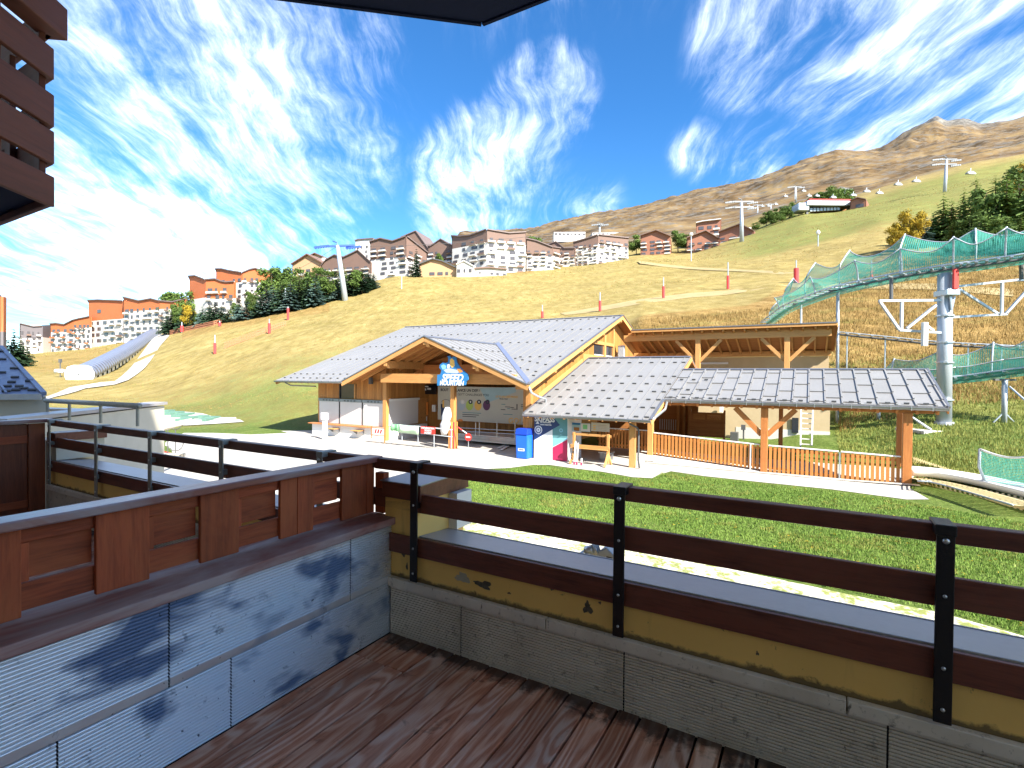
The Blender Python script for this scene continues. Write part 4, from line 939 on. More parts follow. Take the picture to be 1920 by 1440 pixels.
obj('window_frame', MB().box(h1-.14, h1-.06, WT-.05, WT+.029, 2.38, 3.28), M['lodge_light'], wd_, CH.M); obj('window_frame', MB().box(h0-.02, h0+.05, WT-.03, WT+.03, 2.38, 3.28), M['dark'], wd_, CH.M)
obj('inner_wall', MB().box(-16.0, -10.2, WT+.09, WT+.2, 0, EZ+.2), M['lodge_beam'], lodge, CH.M)
obj('counter_base', MB().box(-16.25, -10.1, WT-.28, WT+.02, -.1, .72), M['white'], lodge, CH.M)
box('counter_shelf', CH, (-16.4, -9.95, WT-.5, WT-.02, .722, .775), lodge, M['post_red'], .008)
sx = [-16.0, -13.95, -12.05, -10.15]
sxx = [CH.T(x, 760, WT)[0] for x in (598, 637, 680, 722)]
for i in range(3):
    a, b = sxx[i]+.05, sxx[i+1]-.05
    sh = obj('shutter', MB().box(a, b, WT-.01, WT+.03, .78, 2.16), M['shutter'], lodge, CH.M)
    n = 14
    mbs = MB()
    for k_ in range(n): mbs.box(a+.03, b-.03, WT-.018, WT-.0105, .80+k_*1.34/n, .80+(k_+1)*1.34/n-.014)
    obj('shutter_slats', mbs, M['shutter'], sh, CH.M)
    obj('shutter_box', MB().box(a-.02, b+.02, WT-.07, WT+.03, 2.165, 2.34), M['zinc'], lodge, CH.M, bevel=.005)
    obj('guide_rail', MB().box(b+.005, b+.045, WT-.03, WT+.03, .78, 2.16), M['grey_dark'], lodge, CH.M)
    for q in range(4): obj('shutter_label', MB().box(a+.4+q*.28, a+.55+q*.28, WT-.073, WT-.0705, 2.20, 2.29), M['grey_dark'], sh, CH.M)
for px in (630, 675):
    s_ = CH.T(px, 803, .9)[0]; h = box('hatch_shelf', CH, (s_-.34, s_+.34, .45, .92, .50, .535), lodge, M['lodge_light'], .004)
    obj('bracket', MB().prism([(s_-.3, .55, .50), (s_-.3, .915, .50), (s_-.3, .915, .26)], (.03, 0, 0)), M['zinc'], h, CH.M); obj('bracket', MB().prism([(s_+.27, .55, .50), (s_+.27, .915, .50), (s_+.27, .915, .26)], (.03, 0, 0)), M['zinc'], h, CH.M)
# side return of the counters into the porch
SR = -10.1
tS = [CH.S(x, 770, SR)[1] for x in (731, 783)]
cladding(CH, 's', WT, 5.0, SR+.022, 2.40, 4.6, lodge, M['lodge_board'], .19)
obj('inner_wall', MB().box(SR-.12, SR-.03, WT, 5.1, 0, 4.6), M['lodge_beam'], lodge, CH.M)
obj('side_shutter', MB().box(SR+.0, SR+.05, WT+.1, min(tS[1], 4.7), .82, 2.3), M['shutter'], lodge, CH.M, bevel=.01)
obj('side_shutter_box', MB().box(SR+.0, SR+.10, WT+.1, min(tS[1], 4.7)+.1, 2.3, 2.44), M['white'], lodge, CH.M, bevel=.01)
obj('side_counter', MB().box(SR+.0, SR+.28, WT+.1, 4.6, -.05, .76), M['white'], lodge, CH.M)
# porch rear wall
RW = 5.0
cladding(CH, 't', SR+.05, -.75, RW, .0, lambda s: min(EZ+SL*RW-.2, max(3.3, gz(s))), lodge, M['lodge_board'], .20)
obj('inner_wall', MB().box(SR-.1, -.75, RW+.03, RW+.15, 0, 4.95), M['soffit'], lodge, CH.M)
# upper front wall seen behind the tie beam
obj('truss_wall', MB().prism([(GC-4.6, 3.4, 3.5), (GC+4.6, 3.4, 3.5), (GC+2.6, 3.4, 4.6), (GC, 3.4, 5.3), (GC-2.6, 3.4, 4.6)], (0, .05, 0)), M['soffit'], lodge, CH.M)
for s_ in (GC-3, GC, GC+3): box('king_post', CH, (s_-.1, s_+.1, 3.2, 3.36, 3.5, 4.5 if s_ != GC else 5.5), lodge, M['soffit'], .005)
box('collar_beam', CH, (GC-3.4, GC+3.4, 3.18, 3.385, 4.18, 4.5), lodge, M['post_red'], .005)
# right side wall under the rake
WS = -.7
sidez = lambda t: zr(t)-.2
cladding(CH, 's', 1.0, 13.8, WS, lambda t: 0., sidez, lodge, M['lodge_board'], .24)
cladding(CH, 's', 13.8, 26.4, WS, lambda t: 3., sidez, lodge, M['lodge_board'], .6)
obj('inner_wall', MB().prism([(WS-.13, 1.0, 0), (WS-.13, 26.4, 0), (WS-.13, 26.4, zr(26.4)-.22), (WS-.13, 13.8, 7.9), (WS-.13, 1.0, zr(1)-.22)], (.1, 0, 0)), M['lodge_beam'], lodge, CH.M)
obj('back_wall', MB().box(-18, -.85, 26.2, 26.4, -.2, zr(26.3)-.2), M['lodge_beam'], lodge, CH.M)
obj('left_wall', MB().prism([(-16.05, WT+.1, 0), (-16.05, 26.4, 0), (-16.05, 26.4, zr(26.4)-.22), (-16.05, 13.8, 7.9), (-16.05, WT+.1, zr(WT)-.22)], (-.1, 0, 0)), M['lodge_beam'], lodge, CH.M)
for t, hh in ((3.0, .34), (6.6, .34), (10.2, .34), (13.65, .36)):
    z = zr(t)-.18
    obj('purlin', MB().prism([(WS+.004, t-.11, z), (.0, t-.11, z), (.0, t-.11, z-hh*.7), (-.18, t-.11, z-hh), (WS+.004, t-.11, z-hh)], (0, .22, 0)), M['lodge_beam'], lodge, CH.M)
# gable glazing near the apex, pale band and post
box('gable_beam', CH, (WS+.004, WS+.12, 9.7, 13.8, 6.0, 6.22), lodge, M['lodge_light'], .005)
box('gable_post', CH, (WS+.004, WS+.14, 11.9, 12.15, 5.2, 7.2), lodge, M['lodge_light'], .005)
box('gable_post', CH, (WS+.004, WS+.14, 13.7, 13.9, 5.0, 7.6), lodge, M['lodge_light'], .005)
for a, b in ((10.2, 11.85), (12.2, 13.65)):
    o = obj('window', MB().box(WS+.004, WS+.03, a, b, 5.32, 5.98), M['glass'], lodge, CH.M); obj('window_frame', MB().box(WS+.031, WS+.05, a, b, 5.28, 5.34), M['white'], o, CH.M)
obj('gable_panel', MB().prism([(WS+.004, 8.4, 4.5), (WS+.004, 13.7, 4.5), (WS+.004, 13.7, 5.28), (WS+.004, 8.4, 5.28)], (.02, 0, 0)), M['lodge_light'], lodge, CH.M)
beam('side_band', CH, (WS+.03, 2.4, 2.75), (WS+.03, 8.3, 4.78), .03, .42, lodge, M['lodge_light'])
obj('wall_unit', MB().box(-.35, .15, 13.9, 14.1, 5.2, 6.1), M['steel_white'], lodge, CH.M, bevel=.06)
# --- things in the porch
def board_on(fr, name, label, cat, px0, py0, px1, py1, t, mat, th=.03, parent=None, group=None):
    a = fr.T(px0, py0, t); b = fr.T(px1, py1, t); c = thing(name, label, cat, fr.w((a[0]+b[0])/2, t, b[2]), group)
    obj('board', MB().box(a[0], b[0], t-th, t, b[2], a[2]), mat, c, fr.M, bevel=.004); return c, a, b
BT_ = 4.4
bc = thing('info_banner', 'long pale information banner with four coloured round emblems under the front gable', 'banner', CH.w(-5, BT_, 1.1))
(bs0, _, bz0), (bs1, _, bz1) = CH.T(822, 724, BT_), CH.T(997, 797, BT_)
obj('banner', MB().box(bs0, bs1, BT_-.04, BT_, bz1, bz0), M['banner'], bc, CH.M)
def bprint(px, py, w_, h_, mat, name='print', d=.043, rnd=False):
    s_, _, z_ = CH.T(px, py, BT_); sc_ = (CAMP*0+1)[0]; k = (s_*CH.u+CH.P)[1]+BT_*CH.v[1]; kk = k/FPX
    ww, hh = w_*kk*1.25, h_*kk
    if rnd: pts = [(s_+ww/2*math.cos(a), BT_-d, z_+hh/2*math.sin(a)) for a in [2*PI*i/20 for i in range(20)]]
    else: pts = [(s_-ww/2, BT_-d, z_-hh/2), (s_+ww/2, BT_-d, z_-hh/2), (s_+ww/2, BT_-d, z_+hh/2), (s_-ww/2, BT_-d, z_+hh/2)]
    return obj(name, MB().prism(pts, (0, .002, 0)), mat, bc, CH.M)
a = CH.T(900, 728, BT_); b = CH.T(968, 726, BT_); c_ = CH.T(968, 735, BT_); d_ = CH.T(915, 755, BT_)
obj('print', MB().prism([(q[0], BT_-.042, q[2]) for q in (a, b, c_, d_)], (0, .0015, 0)), M['skyprint'], bc, CH.M)
for px, mt in ((866, 'paleblue'), (881, 'lime'), (897, 'amber'), (913, 'purple')):
    bprint(px, 760, 13, 19, M[mt], 'emblem', rnd=True)
    bprint(px+2, 753.5, 7.5, 8.5, M['ink'] if mt != 'paleblue' else M['shutter'], 'emblem', .046, rnd=True)
    bprint(px+2, 753.5, 2.5, 4, M['print_white'] if mt != 'purple' else M['purple'], 'emblem', .049, rnd=True)
def btext(body, px, py, size, mat, align='LEFT', shear=0., bold=0., fr=CH, t=BT_-.046, parent=None, sx=1.):
    s_, _, z_ = fr.T(px, py, t); return text(body, size, mat, parent or bc, facing(fr, s_, t, z_), align=align, shear=shear, bold=bold, ext=.002, sx=sx)
btext('BOUT         LANCE UN DEFI !', 826, 731, .23, M['ink'], bold=.006)
btext("GEY'T CHALLENGES YOU", 858, 739.5, .20, M['ink'])
btext('LE PLAN DES PISTES', 929, 743.5, .17, M['amber'], shear=.2, bold=.004)
btext('TRAIL MAP', 936, 748, .12, M['ink'])
btext('GO!', 953, 789, .46, M['amber'], bold=.006)
for i, (px, py, wl) in enumerate(((868, 774, 34), (868, 777.5, 30), (868, 781, 25), (941, 758, 7), (948, 763, 9), (940, 768, 8), (952, 766, 5), (958, 764, 6), (960, 767, 8), (945, 777, 16), (978, 759, 8), (978, 762, 7), (978, 765, 8))):
    bprint(px+wl/2, py, wl, 1.2, M['ink'] if i % 3 else M['teal'], 'text_line')
bprint(970, 763, 1.6, 11, M['ink'], 'print'); bprint(985, 792, 8, 3.2, M['ink'], 'print')
bprint(829, 762, 3.5, 9, M['ink'], 'print'); bprint(832, 757, 3, 14, M['amber'], 'print', .045); bprint(833, 772, 6, 14, M['navy'], 'print', .045); bprint(829, 775, 2.4, 24, M['navy'], 'print', .047); bprint(864, 788, 9, 5, M['orange_print'], 'print', rnd=True)
arc = [CH.T(836+12*math.cos(a), 764-15*math.sin(a), BT_-.046) for a in [PI*.25+PI*.5*i/10 for i in range(11)]]
obj('print', MB().tube([(q[0], BT_-.046, q[2]) for q in arc], .012, 4), M['ink'], bc, CH.M)
sn, a, b = board_on(CH, 'wall_screen', 'black flat screen mounted high on the porch wall showing pale boxes', 'screen', 783, 721.5, 819, 739.5, 4.75, M['dark'], .08)
for x0, y0, x1, y1 in ((787, 723.5, 803, 726), (788, 728, 799, 732), (801, 727, 808, 731)):
    p, q = CH.T(x0, y0, 4.66), CH.T(x1, y1, 4.66); obj('screen_picture', MB().box(p[0], q[0], 4.66, 4.669, q[2], p[2]), M['print_white'], sn, CH.M)
for (x0, y0, x1, y1, mt, lb) in ((781, 753.5, 790.5, 779, 'blue', 'blue notice board panel on the porch wall beside the counter'), (791, 753.5, 803, 778, 'orange_print', 'orange brown notice board panel right of the blue one'), (788, 743, 798, 752, 'print_white', 'small white paper notice above the blue and orange boards'), (780, 780, 801, 789, 'print_white', 'white shallow leaflet tray under the blue and orange boards')):
    board_on(CH, 'notice_board', lb, 'notice', x0, y0, x1, y1, 4.9, M[mt], .04)
board_on(CH, 'wall_box', 'small white control box on the wall left of the long banner', 'box', 812, 759, 818, 772, 4.6, M['white'], .12)
# sign on top of the post
sg = thing('lodge_sign', 'blue cut-out sign lettered SPEED MOUNTAIN hung on the porch post', 'sign', CH.w(-4.85, -.05, 3.2))
ST = .2
def sp(px, py): s_, _, z_ = CH.T(px, py, ST); return (s_, ST, z_)
out = [(821, 703), (827, 702), (829, 694), (825, 690), (826, 684), (831, 680), (836, 681), (841, 679), (842, 672), (840, 668), (845, 667), (848, 671), (852, 668), (857, 671), (858, 679), (862, 686), (868, 693), (874, 698), (879, 703), (879, 712), (875, 716), (874, 722), (821, 723)]
obj('sign_board', MB().prism([sp(*q) for q in out], (0, -.06, 0)), M['signblue'], sg, CH.M)
cl_ = lambda poly, mat, d: obj('sign_emblem', MB().prism([(sp(*q)[0], ST-.061-d, sp(*q)[2]) for q in poly], (0, -.004, 0)), mat, sg, CH.M)
cl_([(828, 686), (833, 683), (838, 686), (837, 692), (831, 693)], M['aqua'], 0)
cl_([(845, 674), (849, 672), (853, 676), (854, 686), (849, 690), (845, 684)], M['amber'], 0)
cl_([(833, 694), (842, 690), (856, 693), (866, 697), (858, 700), (838, 699)], M['paleblue'], 0)
cl_([(858, 692), (865, 691), (869, 697), (863, 699)], M['orange_print'], .005)
cl_([(840, 684), (844, 682), (845, 689), (840, 690)], M['print_white'], .005)
s_, _, z_ = CH.T(849, 709, ST); text('SPEED', .52, M['print_white'], sg, facing(CH, s_, ST-.066, z_), bold=.016, shear=.25, sx=.95)
s_, _, z_ = CH.T(848, 719, ST); text('MOUNTAIN', .33, M['print_white'], sg, facing(CH, s_, ST-.066, z_), bold=.010, shear=.1, sx=.86)
obj('sign_bracket', MB().box(-4.86, -4.74, ST+.001, BT-.121, 3.5, 3.7), M['grey_dark'], sg, CH.M)
# things standing at the post: white covered ski-lift queue device, red-striped sleeve
pad = thing('post_sleeve', 'orange and red striped padded sleeve round the foot of the porch post', 'padding', CH.w(-4.8, BT-.1, 0))
for k in range(4):
    a = -4.98+k*.0925
    obj('stripe', MB().box(a, a+.0905, BT-.185, BT-.13, .02, 1.42), M['amber' if k % 2 == 0 else 'redpad'] if k else M['lodge_light'], pad, CH.M, bevel=.004)
for k in range(3):
    a = BT-.128+k*.09
    obj('stripe', MB().box(-4.66, -4.61, a, a+.086, .02, 1.42), M['redpad'] if k % 2 else M['orange_print'], pad, CH.M, bevel=.004)
bag = thing('white_cover', 'crumpled white plastic cover tied round the middle of the porch post', 'cover', CH.w(-4.8, BT-.3, 1.4))
mb = MB(); n = 14; prof = [(.15, .75), (.22, .95), (.27, 1.12), (.31, 1.3), (.25, 1.5), (.28, 1.7), (.25, 1.9), (.20, 2.08), (.10, 2.2)]
vs = []
for j, (r_, z) in enumerate(prof):
    for k in range(n):
        a = 2*PI*k/n; q = r_*(1+.22*mnoise.noise(Vector((math.cos(a)*2, math.sin(a)*2, z*3))))
        vs.append((-5.02+q*math.cos(a)-.1*math.sin(z*2.2), BT-.36+q*.7*math.sin(a), z))
mb.add(vs, [(j*n+k, j*n+(k+1) % n, (j+1)*n+(k+1) % n, (j+1)*n+k) for j in range(len(prof)-1) for k in range(n)]+[tuple(range(n))[::-1], tuple((len(prof)-1)*n+k for k in range(n))])
obj('cover', mb, M['white'], bag, CH.M, smooth=True)
arm = thing('no_entry_arm', 'red and white swing arm ending in a round no entry disc beside the porch post', 'barrier', CH.w(-4.5, .2, 1.))
p0 = CH.T(857, 800, .3); p1 = CH.T(877, 814, .3); p2 = CH.T(878, 819.5, .28)
obj('arm', MB().tube([(p0[0], .3, p0[2]), ((p0[0]+p1[0])/2, .3, (p0[2]+p1[2])/2)], .028), M['redpad'], arm, CH.M); obj('arm', MB().tube([((p0[0]+p1[0])/2, .3, (p0[2]+p1[2])/2), (p1[0], .3, p1[2])], .028), M['print_white'], arm, CH.M)
dsk = [(p2[0]+.20*math.cos(a), .28, p2[2]+.20*math.sin(a)) for a in [2*PI*i/24 for i in range(24)]]
obj('disc', MB().prism(dsk, (0, -.015, 0)), M['red'], arm, CH.M); obj('disc_bar', MB().box(p2[0]-.13, p2[0]+.13, .258, .2645, p2[2]-.035, p2[2]+.035), M['print_white'], arm, CH.M)
obj('post', MB().tube([(p2[0], .3, 0), (p2[0], .3, p2[2]-.1)], .02), M['galv'], arm, CH.M)
# queue rails on the raised platform behind
pf = thing('boarding_platform', 'long grey platform edge behind the queue rails in the porch', 'platform', CH.w(-3, 2.6, 0))
a = CH.T(858, 824, 2.6); b = CH.T(970, 832, 2.6)
obj('deck_slab', MB().box(a[0], b[0], 2.6, 4.3, .18, .55), M['concrete'], pf, CH.M); obj('edge_beam', MB().box(a[0], b[0], 2.55, 2.598, .30, .5), M['zinc'], pf, CH.M)
qr = thing('queue_rail', 'thin steel queue rail with four uprights in front of the long banner', 'railing', CH.w(-3, 2.5, .5))
for py in (806, 812):
    p, q = CH.T(862, py-4, 2.5), CH.T(968, py+2, 2.5); obj('rail', MB().tube([(p[0], 2.5, p[2]), (q[0], 2.5, q[2])], .022), M['galv'], qr, CH.M)
for px in (892, 899, 932, 966): p = CH.T(px, 792, 2.5); obj('upright', MB().tube([(p[0], 2.5, .5), (p[0], 2.5, p[2])], .022), M['galv'], qr, CH.M)
rp = thing('loose_boards', 'two pale boards lying crossed on the shaded porch floor by the bin', 'boards', CH.w(-1.6, .7, 0))
a = CH.Z(935, 842); b = CH.Z(950, 836); c_ = CH.Z(953, 838); d_ = CH.Z(940, 846)
for p, q in ((a, b), (c_, d_)): beam('board', CH, (p[0], p[1], .06), (q[0], q[1], .085), .18, .03, rp, M['white'])
# barrier rail in front
br = thing('crowd_barrier', 'white tubular barrier rail with a pale green banner in front of the ticket counters', 'barrier', CH.w(-7, 0, 0))
BQ = -.2
pts = [CH.T(*q, BQ) for q in ((735, 795), (789, 800), (848, 806))]; low = [CH.T(*q, BQ) for q in ((735, 823), (789, 829), (848, 836))]
obj('top_rail', MB().tube([(q[0], BQ, q[2]) for q in pts], .032), M['steel_white'], br, CH.M, smooth=True)
mid = [(a_[0], BQ, a_[2]*.5+b_[2]*.5+.05) for a_, b_ in zip(pts[1:], low[1:])]; obj('mid_rail', MB().tube(mid, .022), M['steel_white'], br, CH.M, smooth=True)
for px, y0, y1 in ((735, 795, 824), (754, 797, 828), (784, 799, 833), (814, 803, 838), (846, 806, 840)):
    p, q = CH.T(px, y0, BQ), CH.T(px, y1, BQ); obj('upright', MB().tube([(p[0], BQ, p[2]), (p[0], BQ, max(q[2], 0.))], .026), M['steel_white'], br, CH.M)
def hang(px0, py0, px1, py1, dy, t, mat, parent, name='banner', sag=.05):
    p, q = CH.T(px0, py0, t), CH.T(px1, py1, t); p2_, q2_ = CH.T(px0, py0+dy, t), CH.T(px1, py1+dy, t); mb = MB(); n = 8; vs = []
    for i in range(n+1):
        f = i/n; o = -.03*math.sin(f*9)
        for a_, b_ in ((p, q), (p2_, q2_)): vs.append((a_[0]+(b_[0]-a_[0])*f, t+o, a_[2]+(b_[2]-a_[2])*f-(sag if a_ is p else 0)*math.sin(PI*f)))
    mb.add(vs, [(2*i, 2*i+1, 2*i+3, 2*i+2) for i in range(n)]); o = obj(name, mb, mat, parent, CH.M, smooth=True)
    so = o.modifiers.new('Solidify', 'SOLIDIFY'); so.thickness = .01; return o
M['pale_green'] = plain('pale_green_print', (.50, .66, .46), .6)
gb = thing('green_banner', 'pale green banner with a darker green corner hung on the barrier rail', 'banner', CH.w(-8, BQ-.1, .5))
hang(732, 793, 747, 795, 14, BQ-.08, M['green_print'], gb); hang(747.3, 795, 785, 799, 16, BQ-.08, M['pale_green'], gb)
rs_ = thing('red_notice', 'red notice with three lines of white lettering on the barrier rail', 'sign', CH.w(-6.5, BQ-.12, .8))
p, q = CH.T(789.5, 799, BQ-.1), CH.T(816, 814.5, BQ-.1); obj('board', MB().box(p[0], q[0], BQ-.12, BQ-.1, q[2], p[2]), M['red'], rs_, CH.M)
for i, tx in enumerate(('INFORMATION', 'TICKETS', 'OUVERT')): text(tx, .125, M['print_white'], rs_, facing(CH, (p[0]+q[0])/2, BQ-.1215, p[2]-.085-i*.125), bold=.005, ext=.002)
ab = thing('a_board', 'small wooden framed advertising board with red and white poster by the counters', 'sign', CH.w(-10, -.3, 0))
AT = -.1; p, q = CH.T(697.5, 800, AT), CH.T(722, 817, AT)
for px, y1 in ((697, 822), (721, 831)):
    a = CH.T(px, 799, AT); b = CH.T(px, y1, AT); box('leg', CH, (a[0]-.025, a[0]+.025, AT-.02, AT+.02, max(b[2], 0), a[2]), ab, M['post_red'], .004)
obj('poster', MB().box(p[0]+.03, q[0]-.03, AT-.015, AT+.0, q[2], p[2]), M['print_white'], ab, CH.M)
for k in range(3): obj('print', MB().prism([(p[0]+.2+k*.2, AT-.018, q[2]+.1), (p[0]+.32+k*.2, AT-.018, q[2]+.1), (p[0]+.40+k*.2, AT-.018, p[2]-.12), (p[0]+.28+k*.2, AT-.018, p[2]-.12)], (0, .002, 0)), M['red'], ab, CH.M)
for z in (p[2]-.03, q[2]+.0): box('frame', CH, (p[0], q[0], AT-.03, AT+.02, z-.02, z+.02), ab, M['post_red'], .003)
tk = thing('ticket_post', 'slim white queue post standing left of the ticket counters', 'post', CH.w(-14, -.6, 0)); a = CH.T(609, 778, -.6)
obj('post', MB().box(a[0]-.14, a[0]+.14, -.68, -.52, 0, a[2]-.0), M['white'], tk, CH.M, bevel=.02); obj('head', MB().box(a[0]-.22, a[0]+.22, -.72, -.5, a[2]-.28, a[2]+.12), M['print_white'], tk, CH.M, bevel=.02)
lm = thing('wall_lamp', 'dark bracket lamp on the boarded wall above the ticket counters', 'lamp', CH.w(-12, 1.1, 3.4)); a = CH.T(695, 714, 1.0)
obj('lamp_body', MB().box(a[0]-.09, a[0]+.09, .9, 1.12, a[2]-.2, a[2]+.2), M['grey_dark'], lm, CH.M, bevel=.02); obj('arm', MB().box(a[0]+.09, a[0]+1.0, 1.12, 1.16, a[2]-.05, a[2]), M['soffit'], lm, CH.M)
# blue bin
bn = thing('blue_bin', 'tall blue plastic recycling bin between the porch and the white kiosk wall', 'bin', CH.w(-.25, -.1, 0)); 
a = CH.T(971, 803, -.25); b = CH.T(993, 857, -.25); bx0, bx1, bh = a[0], b[0], a[2]
obj('body', MB().prism([(bx0+.06, -.5, .02), (bx1, -.5, .02), (bx1, -.5, bh*.8), (bx0, -.5, bh*.8)], (0, .62, 0)), M['blue'], bn, CH.M, bevel=.04)
obj('lid', MB().prism([(bx0, -.53, bh*.8+.01), (bx0, -.45, bh), (bx0, .15, bh+.02), (bx0, .16, bh*.8+.01)], (bx1-bx0, 0, 0)), M['blue_dark'], bn, CH.M, bevel=.03)
obj('label', MB().box(bx0+.16, bx1-.14, -.506, -.5015, bh*.27, bh*.36), M['print_white'], bn, CH.M)
text('VERRE', .09, M['navy'], bn, facing(CH, (bx0+bx1)/2, -.5075, bh*.315), bold=.003, ext=.001)
obj('foot', MB().box(bx0+.1, bx1-.05, -.45, .05, 0, .02), M['grey_dark'], bn, CH.M)
# ------------------------------------------------------------------ ski-pass kiosk and covered walkway: one roof in two steps
shel = thing('covered_walkway', 'low covered walkway with stepped pale metal roof on orange timber posts', 'shelter', CH.w(8, 3, 0))
S0 = .352; zs = lambda t: 2.1+S0*(t+.3); RT = 7.9; RT2 = 5.85; ET2 = 1.85; pz_ = math.atan(S0)
# left, longer roof: fine standing seams
x = -.05; w1 = .62; lefts = []
while x < 5.78-.1:
    b = min(x+w1, 5.80); roof_panel(CH, [(x+.006, -.3, zs(-.3)), (b, -.3, zs(-.3)), (b, RT, zs(RT)), (x+.006, RT, zs(RT))], shel); lefts.append((x+b)/2); x = b
obj('roof_boards', MB().prism([(-.05, -.28, zs(-.28)-.035), (5.82, -.28, zs(-.28)-.035), (5.82, RT, zs(RT)-.035), (-.05, RT, zs(RT)-.035)], (0, 0, -.09)), M['soffit'], shel, CH.M)
# right, shorter roof: overlapping metal sheets with staggered steps
w2 = .56; x = 5.84; k = 0
while x < 15.6:
    b = min(x+w2, 15.62); cuts = [ET2, ET2+.62, ET2+2.05, ET2+3.45, RT2] if k % 2 else [ET2, ET2+.22, ET2+1.25, ET2+2.75, RT2]
    for i in range(len(cuts)-1):
        t0, t1 = cuts[i], cuts[i+1]; lift = .045
        P_ = [(x+.006, t0, zs(t0)+lift), (b, t0, zs(t0)+lift), (b, t1-.004, zs(t1)+.004), (x+.006, t1-.004, zs(t1)+.004)]
        roof_panel(CH, P_, shel, rib=.05, th=.035, rh=.045)
    x = b; k += 1
obj('roof_boards', MB().prism([(5.84, ET2+.02, zs(ET2)-.04), (15.62, ET2+.02, zs(ET2)-.04), (15.62, RT2, zs(RT2)-.04), (5.84, RT2, zs(RT2)-.04)], (0, 0, -.09)), M['soffit'], shel, CH.M)
# back slopes
for a, b, rt, n in ((-.05, 5.8, RT, 9), (5.84, 15.62, RT2, 16)):
    for i in range(n):
        x0, x1 = a+(b-a)*i/n, a+(b-a)*(i+1)/n
        roof_panel(CH, [(x0+.006, rt+.03, zs(rt)), (x1, rt+.03, zs(rt)), (x1, rt+3.2, zs(rt)-3.2*S0), (x0+.006, rt+3.2, zs(rt)-3.2*S0)], shel)
    obj('roof_boards', MB().prism([(a, rt, zs(rt)-.04), (b, rt, zs(rt)-.04), (b, rt+3.15, zs(rt+0)-3.2*S0-.04), (a, rt+3.15, zs(rt)-3.2*S0-.04)], (0, 0, -.09)), M['soffit'], shel, CH.M)
    obj('ridge_cap', MB().prism([(a, rt-.16, zs(rt)-.0), (a, rt, zs(rt)+.06), (a, rt+.16, zs(rt)+.0)], (b-a, 0, 0)), M['zinc'], shel, CH.M)
for t in (-.12, .85, 1.75, 2.7, 3.7, 4.75, 6.9):
    for s_ in lefts: guard(CH, s_-.04, t, zs(t)+.004, 1, 0, shel, pz_, .95)
for j, t in enumerate((ET2+.12, 2.9, 4.2)):
    for i in range(0, 3 if j else 17): guard(CH, 6.1+i*w2, t, zs(t)+.05, 1, 0, shel, pz_, .8)
# edges
for s_, t0, t1 in ((-.09, -.32, RT), (5.85, -.32, ET2-.05)):
    beam('bargeboard', CH, (s_, t0, zs(t0)-.12), (s_, t1, zs(t1)-.12), .05, .2, shel, M['lodge_light'])
    beam('edge_flashing', CH, (s_, t0, zs(t0)+.02), (s_, t1, zs(t1)+.02), .09, .07, shel, M['zinc'])
beam('bargeboard', CH, (15.66, ET2, zs(ET2)-.12), (15.66, RT2, zs(RT2)-.12), .05, .2, shel, M['post_red'])
beam('edge_flashing', CH, (15.67, ET2-.03, zs(ET2)+.02), (15.67, RT2, zs(RT2)+.03), .08, .08, shel, M['zinc'])
beam('bargeboard', CH, (5.86, RT2, zs(RT2)-.12), (5.86, RT, zs(RT)-.12), .05, .2, shel, M['lodge_light'])
gp_ = lambda L: MB().prism([(0, -.14, -.02), (0, -.125, -.09), (0, -.07, -.125), (0, -.015, -.09), (0, .0, -.0)], (L, 0, 0))
obj('gutter', gp_(5.95), M['zinc'], shel, CH.M @ Matrix.Translation((-.1, -.3, zs(-.3)-.0)))
obj('gutter', gp_(9.82), M['zinc'], shel, CH.M @ Matrix.Translation((5.84, ET2-.01, zs(ET2)+.01)))
for i in range(10): obj('gutter_bracket', MB().box(0, .025, -.15, .1, -.16, -.125), M['lodge_light'], shel, CH.M @ Matrix.Translation((.2+i*.6, -.3, zs(-.3))))
for i in range(16): obj('gutter_bracket', MB().box(0, .02, -.15, -.135, -.14, .02), M['galv'], shel, CH.M @ Matrix.Translation((6.2+i*.6, ET2-.01, zs(ET2)+.01)))
obj('downpipe', MB().tube([(6.0, ET2-.1, zs(ET2)-.1), (5.98, ET2-.35, 2.45), (5.9, .3, 2.2), (5.85, -.1, 2.1)], .055), M['galv'], shel, CH.M, smooth=True)
obj('downpipe', MB().tube([(4.95, -.38, 2.0), (4.98, -.3, 1.88), (5.22, -.05, 1.72), (5.26, .0, 1.6), (5.26, .0, .35), (5.34, -.1, .05)], .04), M['grey_dark'], shel, CH.M, smooth=True)
# beams and posts
box('eave_beam', CH, (.0, 5.6, .0, .16, 1.93, 2.10), shel, M['lodge_beam'], .006)
box('eave_beam', CH, (5.0, 15.3, 2.0, 2.2, 2.62, 2.82), shel, M['post_red'], .006)
for s_, t_, w_, h_, mt in ((4.97, .12, .24, 1.93, 'lodge_light'), (5.2, 2.1, .24, 2.62, 'lodge_light'), (9.86, 2.1, .26, 2.62, 'post_red'), (14.55, 2.1, .28, 2.62, 'post_red'), (.1, .14, .16, 1.93, 'lodge_light')):
    box('post', CH, (s_-w_/2, s_+w_/2, t_-w_/2, t_+w_/2, -.22 if s_ > 9 else 0., h_), shel, M[mt], .012)
    if s_ > 5: obj('post_shoe', MB().box(s_-w_/2-.06, s_+w_/2+.06, t_-w_/2-.06, t_+w_/2+.06, -.26 if s_ > 9 else 0, -.14 if s_ > 9 else .05), M['grey_dark'], shel, CH.M)
for sg_ in (1, -1):
    beam('knee_brace', CH, (9.86+sg_*.1, 2.1, 1.52), (9.86+sg_*1.12, 2.1, 2.6), .14, .2, shel, M['post_red'], .008)
q0, q1, q2 = CH.T(1690, 775, 6.2), CH.T(1690, 855, 6.2), CH.T(1690, 855, 6.2)
